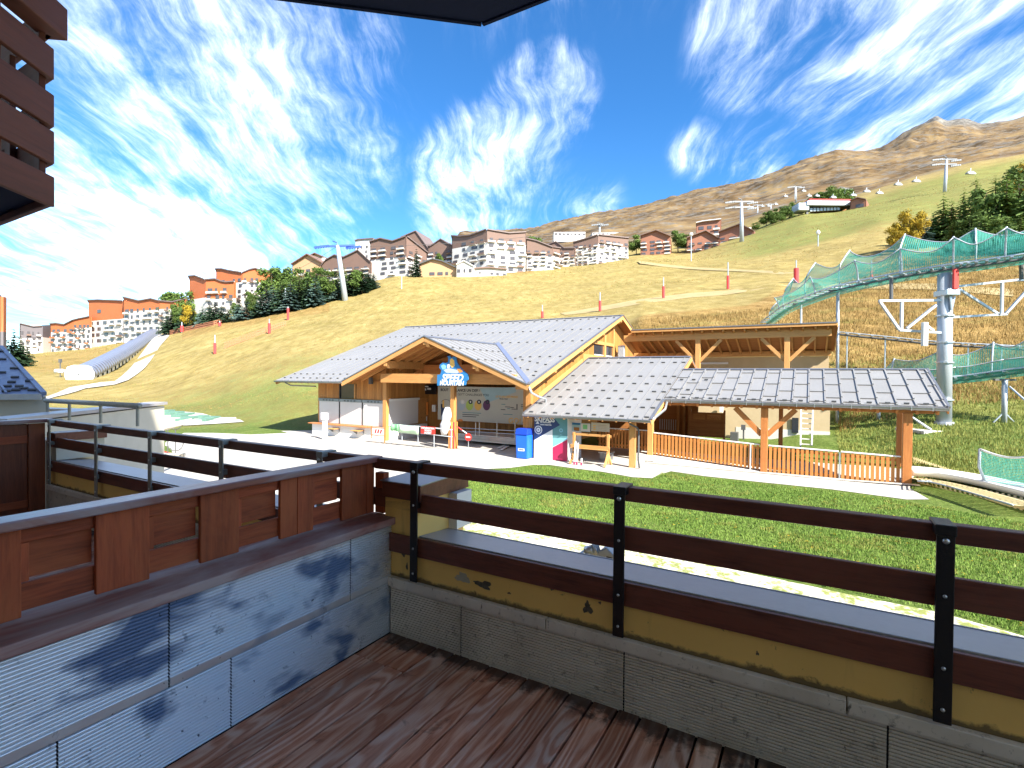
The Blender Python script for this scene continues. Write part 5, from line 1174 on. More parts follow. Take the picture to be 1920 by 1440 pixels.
box('back_post', CH, (q0[0]-.16, q0[0]+.16, 6.0, 6.3, -.2, zs(RT2)-.4), shel, M['post_red'], .012)
q = CH.T(1698, 800, 5.9); box('downpipe', CH, (q[0]-.04, q[0]+.04, 5.86, 5.94, .4, 2.6), shel, M['grey_dark'], .004)
qb = CH.T(1464, 800, 6.2); box('back_post', CH, (qb[0]-.09, qb[0]+.09, 6.1, 6.28, -.1, zs(RT2)-.4), shel, M['post_red'], .01)
box('back_beam', CH, (5.2, 15.3, 6.0, 6.2, zs(6.0)-.62, zs(6)-.42), shel, M['post_red'], .006)
for i in range(17): 
    s_ = 6.1+i*.58; beam('rafter', CH, (s_, ET2+.05, zs(ET2)-.20), (s_, RT2-.05, zs(RT2)-.20), .09, .14, shel, M['post_red'])
# slab the fence stands on
obj('floor_slab', MB().prism([(4.6, 1.86, -.25), (4.6, 7.5, -.25), (15.0, 7.5, -.25), (15.0, 1.86, -.25)], (0, 0, .235)), M['concrete'], shel, CH.M)
rp_ = MB(); rp_.add([(4.6, 1.95, -.02), (9.7, 1.95, -.02), (9.7, 1.95, .02), (4.6, 1.95, .36), (4.6, 4.4, -.02), (9.7, 4.4, -.02), (9.7, 4.4, .02), (4.6, 4.4, .36)], [(0, 1, 2, 3), (5, 4, 7, 6), (3, 2, 6, 7), (4, 0, 3, 7)])
obj('ramp', rp_, M['concrete'], shel, CH.M)
tag(sheet('kerb_path', [CH.w(*q, 0)[:2] for q in ((5.1, 1.55), (9.8, 1.55), (14.9, 1.6), (14.9, 1.9), (9.8, 1.9), (5.1, 1.9))], M['pave'], .03, 2.))
# picket balustrade, every picket a board
fence = thing('picket_fence', 'orange upright picket balustrade with white top rail along the walkway', 'fence', CH.w(9, 2.1, 0))
_pk = {}
def pickets(s0, s1, t, zb, zt, parent, mat=M['picket'], face='t', step=.155, w_=.105, dz=.0):
    n = int((s1-s0)/step)
    for i in range(n):
        s_ = s0+(i+.5)*(s1-s0)/n; f = (s_-s0)/(s1-s0); b = zb[0]+(zb[1]-zb[0])*f; tp = zt[0]+(zt[1]-zt[0])*f; h = round(tp-b, 2)
        key = (h, w_)
        if key not in _pk: _pk[key] = MB().box(-h/2, h/2, -w_/2, w_/2, -.012, .012).mesh('picket', mat)
        R = Matrix(((0, 1, 0, 0), (0, 0, 1, 0), (1, 0, 0, 0), (0, 0, 0, 1)))
        obj('picket', _pk[key], None, parent, CH.M @ Matrix.Translation((s_, t, (b+tp)/2)) @ R)
def topbot(s0, s1, t, zt, zb, parent):
    beam('top_rail', CH, (s0, t, zt[0]+.03), (s1, t, zt[1]+.03), .10, .045, parent, M['white'], .004)
    beam('backing_rail', CH, (s0, t+.035, zt[0]-.12), (s1, t+.035, zt[1]-.12), .04, .09, parent, M['picket'])
    beam('backing_rail', CH, (s0, t+.035, zb[0]+.14), (s1, t+.035, zb[1]+.14), .04, .09, parent, M['picket'])
for s0, s1, zb, zt in ((5.34, 9.70, (.36, .10), (1.30, 1.08)), (10.02, 12.45, (.03, -.06), (1.07, 1.02)), (12.52, 14.38, (-.06, -.13), (1.02, .98))):
    pickets(s0, s1, 2.1, zb, zt, fence); topbot(s0, s1, 2.12, zt, zb, fence)
box('fence_post', CH, (9.34, 9.38, 2.02, 2.08, .0, 1.1), fence, M['white']); box('fence_post', CH, (12.46, 12.51, 2.05, 2.13, -.2, 1.02), fence, M['galv'])
f2 = thing('picket_fence', 'shaded picket balustrade behind the ski rack at the left of the walkway', 'fence', CH.w(3.4, 3.4, .2))
q = CH.T(1147, 808, 3.2), CH.T(1182, 810, 3.2)
pickets(2.4, 5.15, 2.9, (.40, .38), (1.32, 1.30), f2); topbot(2.4, 5.15, 2.92, (1.30, 1.30), (.40, .38), f2)
# --- dark rear parts of the walkway
en = thing('entrance_block', 'dark brown entrance doors and board under the walkway roof', 'entrance', CH.w(5.5, 8.4, 0))
DTt = 8.3
e = lambda px, py, t=DTt: CH.T(px, py, t)
a, b = e(1150, 760), e(1300, 850)
obj('back_panel', MB().box(.3, b[0]+.2, DTt, DTt+.2, 0, zs(RT)-.7), M['soffit'], en, CH.M)
for px in (1272, 1283, 1293): p = e(px, 790); box('door_post', CH, (p[0]-.07, p[0]+.07, DTt-.15, DTt-.01, .2, 2.6), en, M['lodge_beam'], .01)
for i in range(8): p = e(1238+i*4.2, 802); box('baluster', CH, (p[0]-.02, p[0]+.02, DTt-.1, DTt-.05, .9, 1.5), en, M['shutter'])
ibT = 6.8
ib, a, b = board_on(CH, 'notice_case', 'wide dark framed information case standing under the walkway roof', 'notice case', 1292, 772, 1359, 821, ibT, M['soffit'], .08)
for x0, y0, x1, y1 in ((1326, 777, 1352, 788), (1300, 776, 1322, 787), (1303, 795, 1354, 803), (1303, 806, 1354, 812)):
    p, q = CH.T(x0, y0, ibT-.09), CH.T(x1, y1, ibT-.09); obj('poster', MB().box(p[0], q[0], ibT-.09, ibT-.081, q[2], p[2]), M['soffit'] if y0 > 790 else M['lodge_board'], ib, CH.M)
for k in range(4): p, q = CH.T(1329, 779+k*2.2, ibT-.1), CH.T(1350, 780+k*2.2, ibT-.1); obj('text_line', MB().box(p[0], q[0], ibT-.094, ibT-.091, q[2], p[2]), M['shutter'], ib, CH.M)
for px in (1294, 1358): p = CH.T(px, 800, ibT); box('post', CH, (p[0]-.05, p[0]+.05, ibT-.05, ibT+.05, .0, 2.2), ib, M['post_red'])
# --- rear building with its tall open canopy
cb = thing('canopy_building', 'beige rendered building with a tall open timber canopy behind the walkway', 'building', CH.w(6, 16, 0))
CF, CR = 14.0, 18.0
obj('wall', MB().box(-.6, 12.5, CF+.25, CF+.5, -.3, 3.1), M['beige'], cb, CH.M)
obj('wall', MB().box(-.5, 12.5, CR, CR+.25, 0, 5.35), M['beige'], cb, CH.M)
obj('end_wall', MB().box(12.25, 12.505, CF+.5, CR-.0, 0, 3.1), M['beige'], cb, CH.M)
obj('terrace_floor', MB().box(-.55, 12.2, CF+.5, CR, 2.7, 2.95), M['concrete'], cb, CH.M)
obj('rear_wing', MB().box(-.4, 12.4, CR+.25, 24, 0, 5.2), M['beige'], cb, CH.M)
box('front_beam', CH, (.1, 12.5, CF-.12, CF+.12, 6.36, 6.78), cb, M['lodge_light'], .01)
box('upper_beam', CH, (.4, 12.45, CF-.1, CF+.1, 6.785, 6.93), cb, M['lodge_beam'], .008)
box('rear_beam', CH, (-.3, 12.6, CR-.3, CR-.06, 5.36, 5.72), cb, M['lodge_light'], .01)
zc = lambda t: 7.08-(t-CF+.5)*(7.08-5.75)/(CR-CF+.4)
obj('roof_boards', MB().prism([(.75, CF-.5, 7.06), (12.75, CF-.5, 7.06), (12.75, CR+.2, zc(CR)+.0), (.2, CR+.2, zc(CR))], (0, 0, -.07)), M['soffit'], cb, CH.M)
n = 19
for i in range(n):
    a, b = .75+12.*i/n, .75+12.*(i+1)/n; roof_panel(CH, [(a, CF-.52, 7.10), (b-.006, CF-.52, 7.10), (b-.006, CR+.3, zc(CR)+.03), (a, CR+.3, zc(CR)+.03)], cb)
    beam('rafter', CH, (a+.2, CF-.45, 6.90), (a+.2, CR-.1, zc(CR)-.14), .10, .17, cb, M['lodge_beam'])
box('fascia', CH, (.75, 12.75, CF-.55, CF-.505, 6.93, 7.07), cb, M['lodge_light']); box('edge_flashing', CH, (.75, 12.77, CF-.58, CF-.50, 7.075, 7.14), cb, M['zinc'])
beam('bargeboard', CH, (12.78, CF-.5, 6.95), (12.78, CR+.2, zc(CR)-.08), .05, .24, cb, M['lodge_light'])
for s_ in (5.07, 10.22):
    box('canopy_post', CH, (s_-.15, s_+.15, CF-.15, CF+.15, 2.9, 6.36), cb, M['lodge_light'], .012)
    for sg_ in (1, -1): beam('knee_brace', CH, (s_+sg_*.12, CF, 4.95), (s_+sg_*1.42, CF, 6.33), .14, .2, cb, M['lodge_light'], .008)
    p = CH.T(1323 if s_ < 8 else 1489, 681, CR-.05)
lp = CH.T(1337, 681, CR-.1); obj('strip_light', MB().box(lp[0]-1.0, lp[0]+1.0, CR-.12, CR-.002, lp[2]-.07, lp[2]+.07), M['white'], cb, CH.M, bevel=.02)
# things on that wall seen under the walkway
lad = thing('ladder', 'white aluminium ladder leaning by the corner of the beige building', 'ladder', CH.w(11.5, 11, 0))
LT = 11.0; p0, p1, p2, p3 = CH.T(1502, 762, LT), CH.T(1525, 762, LT), CH.T(1501, 838, LT-.6), CH.T(1522, 836, LT-.6)
for a, b in ((p0, p2), (p1, p3)): beam('stile', CH, (a[0], LT+.4, a[2]+.4), (b[0], LT-.6, b[2]), .07, .10, lad, M['white'])
for i in range(8):
    f = (i+.5)/8; a = [p2[k_]+(p0[k_]-p2[k_])*f for k_ in range(3)]; b = [p3[k_]+(p1[k_]-p3[k_])*f for k_ in range(3)]
    beam('rung', CH, (a[0], LT-.6+1.0*f, a[2]+.02), (b[0], LT-.6+1.0*f, a[2]+.02), .09, .05, lad, M['white'])
for name, lb, cat, x0, y0, x1, y1, mt, t, th in (('meter_box', 'small grey meter box on a stalk against the beige wall', 'meter box', 1390, 796, 1398, 806, 'grey_dark', 13.9, .15), ('wall_cabinet', 'pair of dark grey bins standing against the beige wall', 'bin', 1371, 809, 1385, 826, 'grey_dark', 13.2, .5),
    ('wall_light', 'white lamp fitting on the beige wall above the information case', 'lamp', 1350, 761, 1356, 773, 'white', 14.1, .2), ('window', 'dark window in the beige wall behind the ladder', 'window', 1485, 783, 1497, 812, 'glass', 14.2, .06)):
    o, a, b = board_on(CH, name, lb, cat, x0, y0, x1, y1, t, M[mt], th)
    if name == 'meter_box': obj('stalk', MB().box((a[0]+b[0])/2-.03, (a[0]+b[0])/2+.06, 13.8, 13.9, b[2]-.6, b[2]), M['grey_dark'], o, CH.M)
obj('plinth', MB().box(7.4, 12.515, CF+.23, CF+.248, -.2, .75), M['concrete'], cb, CH.M)
# --- kiosk wall with SKIPASS graphics
kw = thing('ski_pass_kiosk', 'white kiosk wall with navy, teal and crimson print lettered SKIPASS', 'kiosk', CH.w(1., .3, 0))
KT = -.02
k0, k1 = CH.T(1001, 859, KT)[0], CH.T(1064, 859, KT)[0]; kh = 2.05
obj('wall', MB().box(k0, k1, KT, KT+1.6, .0, kh), M['print_white'], kw, CH.M)
def kp(px, py): s_, _, z_ = CH.T(px, py, KT); return (min(max(s_, k0+.004), k1-.004), KT-.001, min(max(z_, .01), kh-.01))
for poly, mt, d in (([(1001, 779), (1037, 779), (1050, 797), (1001, 825)], 'navy', .002), ([(1037, 781), (1064, 781), (1064, 821), (1036, 821), (1036, 805), (1050, 797)], 'teal', .0025), ([(1036, 821), (1064, 821), (1064, 823.5), (1036, 838)], 'aqua', .002), ([(1036, 839), (1064, 824), (1064, 866), (1036, 864)], 'magenta', .002)):
    P_ = [kp(*q) for q in poly]; obj('print', MB().prism(P_, (0, -d, 0)), M[mt], kw, CH.M)
s_, _, z_ = kp(1002.5, 785); text('SKIPASS', .30, M['print_white'], kw, facing(CH, s_, KT-.0045, z_-.02), align='LEFT', bold=.009, ext=.001)
s_, _, z_ = kp(1013, 791.5); text('LES MENUIRES', .085, M['print_white'], kw, facing(CH, s_, KT-.0045, z_), align='LEFT', bold=.003, ext=.001)
s_, _, z_ = kp(1013, 796); text('SAINT-MARTIN', .085, M['print_white'], kw, facing(CH, s_, KT-.0045, z_), align='LEFT', bold=.003, ext=.001)
s_, _, z_ = kp(1008, 793); obj('print', MB().prism([(s_-.10, KT-.004, z_-.04), (s_+.10, KT-.004, z_-.04), (s_, KT-.004, z_+.09)], (0, -.002, 0)), M['print_white'], kw, CH.M)
def ring(px, py, r, r2, mat, parent):
    s_, _, z_ = kp(px, py); n = 24; mb = MB(); vs = [(s_+q*math.cos(2*PI*i/n), KT-.006, z_+q*math.sin(2*PI*i/n)) for q in (r2, r) for i in range(n)]
    mb.add(vs, [(i, (i+1) % n, n+(i+1) % n, n+i) for i in range(n)]); obj('print', mb, mat, parent, CH.M)
ring(1009.5, 806, .20, .155, M['print_white'], kw); ring(1009.5, 806, .11, .03, M['print_white'], kw); ring(1052, 807, .09, .05, M['aqua'], kw)
s_, _, z_ = kp(1052, 815); text('SKI', .08, M['aqua'], kw, facing(CH, s_, KT-.0045, z_), ext=.001)
# --- posters and ski rack right of the kiosk
for x0, x1, mt, lb in ((1070, 1107, 'skyprint', 'landscape poster with blue sky and green plant picture above the ski rack'), (1109, 1143, 'banner', 'cream price list poster beside the landscape poster')):
    o, a, b = board_on(CH, 'poster', lb, 'poster', x0, 792, x1, 810, .5, M[mt], .03, group=None)
    if mt == 'skyprint':
        for q0, q1, m2 in (((1070, 792), (1088, 797), 'signblue'), ((1089, 794), (1106, 809), 'shutter'), ((1076, 801), (1086, 808), 'soffit'), ((1093, 796), (1101, 805), 'green_print')):
            p, q = CH.T(*q0, .46), CH.T(*q1, .46); obj('print', MB().box(p[0], q[0], .462 if m2 != 'green_print' else .457, .469 if m2 != 'green_print' else .4615, q[2], p[2]), M[m2], o, CH.M)
    else:
        for k in range(4): p, q = CH.T(1121, 797+k*3, .46), CH.T(1137, 798.2+k*3, .46); obj('text_line', MB().box(p[0], q[0], .463, .469, q[2], p[2]), M['lodge_board'], o, CH.M)
        for k in range(3): p, q = CH.T(1112, 797+k*3.6, .46), CH.T(1117, 799+k*3.6, .46); obj('print', MB().box(p[0], q[0], .463, .469, q[2], p[2]), M['amber'], o, CH.M)
rk_ = thing('ski_rack', 'timber ski rack with two pale rails and splayed feet', 'rack', CH.w(3.2, -.2, 0))
for s_ in (2.42, 4.0):
    box('upright', CH, (s_-.05, s_+.05, -.25, -.15, .12, 1.38), rk_, M['lodge_light'], .006)
    for tt in (-.62, .22): beam('foot', CH, (s_, -.2, .55), (s_, tt, .03), .07, .09, rk_, M['lodge_light'], .004)
box('rail', CH, (2.3, 4.1, -.32, -.255, .74, .86), rk_, M['lodge_light'], .006); box('rail', CH, (2.3, 4.1, -.145, -.08, 1.24, 1.34), rk_, M['lodge_light'], .006)
box('shelf', CH, (2.35, 4.05, -.46, -.33, .70, .74), rk_, M['lodge_light'], .004)
for i, s_ in enumerate((2.62, 2.74, 2.95)):
    sk = thing('ski', ['white ski leaning at the left end of the ski rack', 'pale ski with pink tip leaning second in the rack', 'short white ski leaning third in the rack'][i], 'ski', CH.w(s_, -.5, 0))
    hgt = (1.0, .95, .3)[i]
    pr = [(-.04, 0), (-.035, hgt*.5), (-.042, hgt*.92), (-.02, hgt), (.02, hgt), (.042, hgt*.92), (.035, hgt*.5), (.04, 0)]
    obj('ski_body', MB().prism([(s_+x, -.62+.14*z, z+.02) for x, z in pr], (0, .015, 0)), M['print_white'] if i != 1 else M['shutter'], sk, CH.M)
    obj('ski_tip', MB().prism([(s_+x, -.625+.14*z, z+.02) for x, z in [(-.041, 0), (-.04, .12), (.04, .12), (.041, 0)]], (0, -.004, 0)), M['magenta'], sk, CH.M)
bs_ = thing('floor_box', 'low grey box on the shaded floor under the ski rack', 'box', CH.w(3.4, 1.4, 0)); obj('body', MB().box(3.1, 3.6, 1.2, 1.7, .02, .34), M['zinc'], bs_, CH.M, bevel=.02); obj('lid', MB().box(3.05, 3.65, 1.15, 1.75, .345, .38), M['galv'], bs_, CH.M)
# ------------------------------------------------------------------ rail toboggan: tracks, nets, tower
def uvgrid(name, rows, mat, parent, uvs):
    """surface through rows of points, with UVs in metres"""
    mb = MB(); nr = len(rows); nc = len(rows[0]); mb.add([p for r in rows for p in r], [(i*nc+j, i*nc+j+1, (i+1)*nc+j+1, (i+1)*nc+j) for i in range(nr-1) for j in range(nc-1)])
    me = mb.mesh(name, mat, True); ul = me.uv_layers.new(name='UVMap'); li = np.zeros(len(me.loops), int); me.loops.foreach_get('vertex_index', li)
    fl = np.array([uv for r in uvs for uv in r], float)[li]; ul.data.foreach_set('uv', fl.ravel()); o = bpy.data.objects.new(name, me); return _link(o, parent, I4)
def spline(P, n=8):
    P = [np.array(p, float) for p in P]; out = []
    for i in range(len(P)-1):
        p0, p1, p2, p3 = P[max(i-1, 0)], P[i], P[i+1], P[min(i+2, len(P)-1)]
        for k in range(n):
            t = k/n; out.append(.5*((2*p1)+(-p0+p2)*t+(2*p0-5*p1+4*p2-p3)*t*t+(-p0+3*p1-3*p2+p3)*t**3))
    out.append(P[-1]); return out
def side_of(P, i):
    d = P[min(i+1, len(P)-1)]-P[max(i-1, 0)]; d = d/np.linalg.norm(d); n = np.cross(d, [0, 0, 1.]); return d, n/np.linalg.norm(n)
def net_side(path, idx, side, heights, parent, mat, lean=.25, postr=.045, name='net', hang=.35, post=True, bow=0., z0=-.12):
    """posts at path[idx], net sagging between them"""
    pts = []
    for a in range(len(idx)-1):
        i0, i1 = idx[a], idx[a+1]; h0, h1 = heights[a], heights[a+1]; n = max(6, i1-i0); rows = []; uvs = []
        top = []; L = 0
        for k in range(n+1):
            f = k/n; x = i0+(i1-i0)*f; j = min(int(x), len(path)-2); p = path[j]*(1-(x-j))+path[j+1]*(x-j); d, s_ = side_of(path, j)
            h = (h0*(1-f)+h1*f)*(1-hang*math.sin(PI*f)*.9); row = []; uv = []; m = 6
            L = np.linalg.norm(path[i1]-path[i0])*f
            for q in range(m+1):
                g_ = q/m; row.append(p+side*s_*(.42+lean*g_*g_+bow*math.sin(PI*g_))+np.array([0, 0, z0+g_*(h-z0)])); uv.append((L, g_*(h+.12)))
            rows.append(row); uvs.append(uv); top.append(row[-1])
        uvgrid(name, rows, mat, parent, uvs)
        obj('net_rope', MB().tube(top, .03, 5), M['steel_white'], parent, smooth=True)
    if post:
        for a, i in enumerate(idx):
            d, s_ = side_of(path, i); p = path[i]; h = heights[a]; L_ = [p+side*s_*(.42+lean*g_*g_+bow*math.sin(PI*g_))+np.array([0, 0, -.15+g_*(h+.2)]) for g_ in [q/6 for q in range(7)]]
            obj('net_post', MB().tube(L_, postr, 6), M['steel_white'], parent, smooth=True)
def track(path, parent, w_=.32, sleepers=True, mat=M['galv'], gap=3, rr=.045):
    for sd in (-1, 1):
        obj('rail', MB().tube([p+sd*side_of(path, i)[1]*w_ for i, p in enumerate(path)], rr, 6), mat, parent, smooth=True)
    if sleepers:
        for i in range(0, len(path), gap):
            d, s_ = side_of(path, i); p = path[i]; beam('sleeper', None, p-s_*(w_+.12)-np.array([0, 0, .06]), p+s_*(w_+.12)-np.array([0, 0, .06]), .12, .06, parent, M['grey_dark'] if i % 2 else mat)
    sp_ = MB()
    sp_.tube([p-np.array([0, 0, .2]) for p in path], .09, 6); obj('spine', sp_, M['grey_dark'], parent, smooth=True)
A = lambda px, py, Y: at_Y(px, py, Y)
up = spline([A(1438, 603, 44), A(1455, 590, 41), A(1480, 573, 38), A(1530, 553, 34.5), A(1575, 538, 32), A(1670, 517, 29.2), A(1770, 500, 27.4), A(1830, 492, 26.6), A(1920, 479, 25.5), A(2040, 462, 24.3)], 8)
ct = thing('toboggan_track', 'raised upper toboggan track with sagging green nets curving across the hillside', 'toboggan track', up[40])
track(up, ct, .42, gap=2, rr=.06)
xs = lambda px: min(range(len(up)), key=lambda i: abs(960+FPX*up[i][0]/up[i][1]-px))
bi = [xs(x) for x in (1432, 1462, 1500, 1561, 1678, 1821, 1990)]
net_side(up, bi, -1, [1.7, 2.5, 2.6, 2.35, 2.35, 1.9, 1.9], ct, M['net'], lean=.5, bow=-.35)
fi = [xs(x) for x in (1470, 1540, 1612, 1695, 1785, 1878, 2000)]
net_side(up, fi, 1, [.75, 1.0, 1.15, 1.25, 1.3, 1.35, 1.3], ct, M['net'], lean=.35, hang=.45, z0=.16)
# green sheeting under the rails
rows = []; uvs = []
for i in range(4, len(up), 2):
    d, s_ = side_of(up, i); p = up[i]; rows.append([p-s_*.7+np.array([0, 0, -.1]), p-s_*.3+np.array([0, 0, -.40]), p+s_*.1+np.array([0, 0, -.44]), p+s_*.40+np.array([0, 0, -.30])]); uvs.append([(i*.3, 0), (i*.3, .4), (i*.3, .9), (i*.3, 1.4)])
uvgrid('under_net', rows, M['net'], ct, uvs)
# big lattice tower
tw = thing('toboggan_tower', 'tall pale steel tower with truss arms carrying the upper toboggan track', 'tower', A(1770, 806, 27.4))
tb, tt = A(1770, 803, 27.4), A(1772, 512, 27.4)
obj('mast', MB().tube([tb, tt], .33, 16), M['steel_white'], tw, smooth=True)
for f in (.18, .42, .55, .72): p = tb+(tt-tb)*f; obj('flange', MB().tube([p, p+np.array([0, 0, .08])], .41, 16), M['galv'], tw)
obj('footing', MB().tube([tb-np.array([0, 0, .3]), tb+np.array([0, 0, .35])], .55, 12, r1=.42), M['steel_white'], tw)
cc = tb-np.array([.1, .3, 0]); obj('concrete_pad', MB().box(cc[0]-2.0, cc[0]+1.1, cc[1]-1.0, cc[1]+1.0, cc[2]-.6, cc[2]-.02), M['concrete'], tw, bevel=.05)
Yt = 27.3
def truss(pairs, th, Y=Yt):
    for (a, b) in pairs: beam('truss_bar', None, A(a[0], a[1], Y), A(b[0], b[1], Y), th, th, tw, M['steel_white'], up=(0, 1, 0))
truss([((1648, 564), (1768, 563)), ((1650, 566), (1686, 618)), ((1686, 619), (1768, 624)), ((1691, 566), (1690, 618)), ((1700, 616), (1755, 572))], .12)
truss([((1795, 537), (1915, 524)), ((1781, 595), (1888, 589)), ((1879, 530), (1878, 588)), ((1798, 542), (1874, 590)), ((1886, 588), (1925, 545))], .11)
obj('red_panel', MB().box(*sorted((A(1783, 0, Yt)[0], A(1792, 0, Yt)[0])), Yt-.55, Yt-.42, A(1788, 545, Yt)[2], A(1788, 508, Yt)[2]), M['red'], tw, bevel=.02)
obj('gearbox', MB().box(*sorted((A(1772, 0, Yt)[0], A(1797, 0, Yt)[0])), Yt-.5, Yt+.4, A(1788, 556, Yt)[2], A(1788, 545, Yt)[2]), M['galv'], tw, bevel=.04)
for dx in (1782, 1790): obj('strut', MB().tube([A(dx, 556, Yt-.3), A(1784, 582, Yt-.3)], .05), M['galv'], tw)
obj('light_arm', MB().box(A(1730, 0, Yt)[0], A(1739, 0, Yt)[0], Yt-.5, Yt-.3, A(1735, 650, Yt)[2], A(1735, 606, Yt)[2]), M['white'], tw, bevel=.03)
beam('truss_bar', None, A(1733, 607, Yt-.3), A(1750, 620, Yt-.3), .1, .1, tw, M['white'])
for px, y0, y1, Y, lb in ((1671, 522, 565, 28.6, 'short steel strut holding the upper track on the left truss arm'), (1915, 492, 527, 26.2, 'short steel strut holding the upper track near the right edge')):
    o = thing('support_strut', lb, 'support', A(px, y1, Y)); obj('strut', MB().tube([A(px, y1, Y), A(px, y0, Y)], .09), M['grey_dark'], o); obj('foot_plate', MB().tube([A(px, y1, Y), A(px, y1-2, Y)], .16), M['galv'], o)
def leg(px, ytop, Y, lb, r=.09, spread=0.):
    g = gpt(px, Y); g = np.array([g[0], g[1], ground(g[0], g[1])]); t = A(px, ytop, Y); o = thing('track_support', lb, 'support', g)
    obj('column', MB().tube([g-np.array([0, 0, .3]), t], r, 8), M['steel_white'], o, smooth=True); beam('cross_head', None, t-np.array([.55, 0, 0]), t+np.array([.55, 0, 0]), .12, .1, o, M['grey_dark'])
    if spread:
        for sx in (-1, 1): beam('foot_brace', None, g+np.array([sx*spread, 0, .0]), g+np.array([0, 0, spread*1.0]), .05, .05, o, M['galv'])
leg(1571, 545, 32.2, 'slim steel column under the upper track beside the canopy end'); leg(1502, 570, 37, 'slim dark steel column under the far curve of the upper track', .07)
# lower netted track
lo = spline([A(1600, 742, 34), A(1650, 722, 31), A(1710, 712, 29.4), A(1770, 708, 28.4), A(1830, 702, 27.6), A(1920, 690, 26.2), A(2060, 670, 24.5)], 9)
lt = thing('toboggan_track', 'lower toboggan track with pale rails and green nets passing behind the steel tower', 'toboggan track', lo[20])
track(lo, lt, .42, gap=3, mat=M['steel_white'], rr=.065)
xl = lambda px: min(range(len(lo)), key=lambda i: abs(960+FPX*lo[i][0]/lo[i][1]-px))
net_side(lo, [xl(x) for x in (1602, 1655, 1760, 1853, 1945, 2050)], -1, [1.6, 1.5, 1.55, 1.6, 1.8, 1.7], lt, M['net'], lean=.3, hang=.3)
net_side(lo, [xl(x) for x in (1690, 1790, 1880, 2000)], 1, [.5, .5, .55, .6], lt, M['net'], lean=.15, hang=.1, post=False)
rows = []; uvs = []
for i in range(0, len(lo), 2):
    d, s_ = side_of(lo, i); p = lo[i]; rows.append([p-s_*.5+np.array([0, 0, .0]), p-s_*.3+np.array([0, 0, -.4]), p+s_*.3+np.array([0, 0, -.4]), p+s_*.5+np.array([0, 0, .0])]); uvs.append([(i*.3, 0), (i*.3, .5), (i*.3, 1.), (i*.3, 1.5)])
uvgrid('under_net', rows, M['net'], lt, uvs)
leg(1884, 712, 26.6, 'steel column with splayed foot under the lower track at right', .12, .55)
leg(1648, 742, 30.6, 'steel column under the lower track seen below the walkway roof', .10); leg(1761, 724, 28.0, 'steel column beside the tower foot under the lower track', .13)
st = thing('brace_bar', 'slanting steel brace running down beside the tower footing', 'brace', A(1722, 790, 26.)); obj('bar', MB().tube([A(1700, 776, 26.8), A(1746, 806, 26.3)], .06), M['steel_white'], st)
st = thing('brace_bar', 'slanting steel brace at the right edge below the lower track', 'brace', A(1905, 740, 25.6)); obj('bar', MB().tube([A(1893, 725, 26.2), A(1935, 762, 25.2)], .05), M['galv'], st)
# thin ground track across the bank
th_ = spline([A(1540, 617, 43), A(1571, 622, 41), A(1660, 631, 39), A(1760, 641, 37), A(1850, 646, 35.5), A(1960, 652, 34)], 8)
tk3 = thing('toboggan_track', 'thin pale toboggan track running low across the dry bank above the lower nets', 'toboggan track', th_[10]); track(th_, tk3, .22, gap=2, mat=M['steel_white'], rr=.045)
for px, Y in ((1588, 40.5), (1660, 39), (1812, 36.2), (1880, 35)):
    g = gpt(px, Y); i = min(range(len(th_)), key=lambda i: abs(960+FPX*th_[i][0]/th_[i][1]-px)); obj('trestle', MB().tube([np.array([th_[i][0], th_[i][1], g[2]-.2]), th_[i]], .05), M['galv'], tk3)
# run-out at the bottom right: white chute, straw-coloured catch net, end net
r0 = [at_z(1705, 888, .35), at_z(1760, 893, .35), at_z(1830, 905, .32), at_z(1920, 926, .3), at_z(2050, 960, .3)]
ro = spline(r0, 6); tk4 = thing('toboggan_track', 'white run-out chute leaving the walkway at the bottom right', 'toboggan track', ro[6])
rows = []; uvs = []
for i, p in enumerate(ro):
    d, s_ = side_of(ro, i); rows.append([p-s_*.5+np.array([0, 0, .22]), p-s_*.38+np.array([0, 0, .02]), p+s_*.38+np.array([0, 0, .02]), p+s_*.5+np.array([0, 0, .22])]); uvs.append([(i*.3, 0), (i*.3, .3), (i*.3, 1.), (i*.3, 1.3)])
o = uvgrid('chute', rows, M['white'], tk4, uvs); so = o.modifiers.new('Solidify', 'SOLIDIFY'); so.thickness = .04
net_side(ro, [0, 8, 16, len(ro)-1], 1, [.05, .08, .1, .1], tk4, M['net_beige'], lean=1.5, hang=.05, post=False)
cn = thing('catch_net', 'straw coloured safety net sloping over the grass beside the white chute', 'net', at_z(1800, 930, 0))
def netquad(parent, mat, corners, n=12, m=6, sag=.06, name='net'):
    a, b, c, d = [np.array(x) for x in corners]; rows = []; uvs = []
    LU = np.linalg.norm(b-a); LV = np.linalg.norm(d-a)
    for i in range(n+1):
        r = []; u_ = []
        for j in range(m+1):
            f, g_ = i/n, j/m; p = (a*(1-f)+b*f)*(1-g_)+(d*(1-f)+c*f)*g_; p = p+np.array([0, 0, -sag*math.sin(PI*f)*math.sin(PI*g_)+.02*mnoise.noise(Vector((p[0]*2, p[1]*2, 0)))]); r.append(p); u_.append((f*LU, g_*LV))
        rows.append(r); uvs.append(u_)
    return uvgrid(name, rows, mat, parent, uvs)
netquad(cn, M['net_beige'], (at_z(1716, 892, .32), at_z(1960, 940, .3), at_z(1960, 968, .03), at_z(1722, 908, .03)))
netquad(cn, M['net_beige'], (at_z(1712, 856, .5), at_z(1845, 900, .35), at_z(1850, 892, .12), at_z(1712, 872, .15)))
en_ = thing('end_net', 'green end net between bent white posts at the right edge above the chute', 'net', at_z(1840, 905, .3))
Ya = at_z(1842, 905, .3)[1]; Yb = Ya-1.6
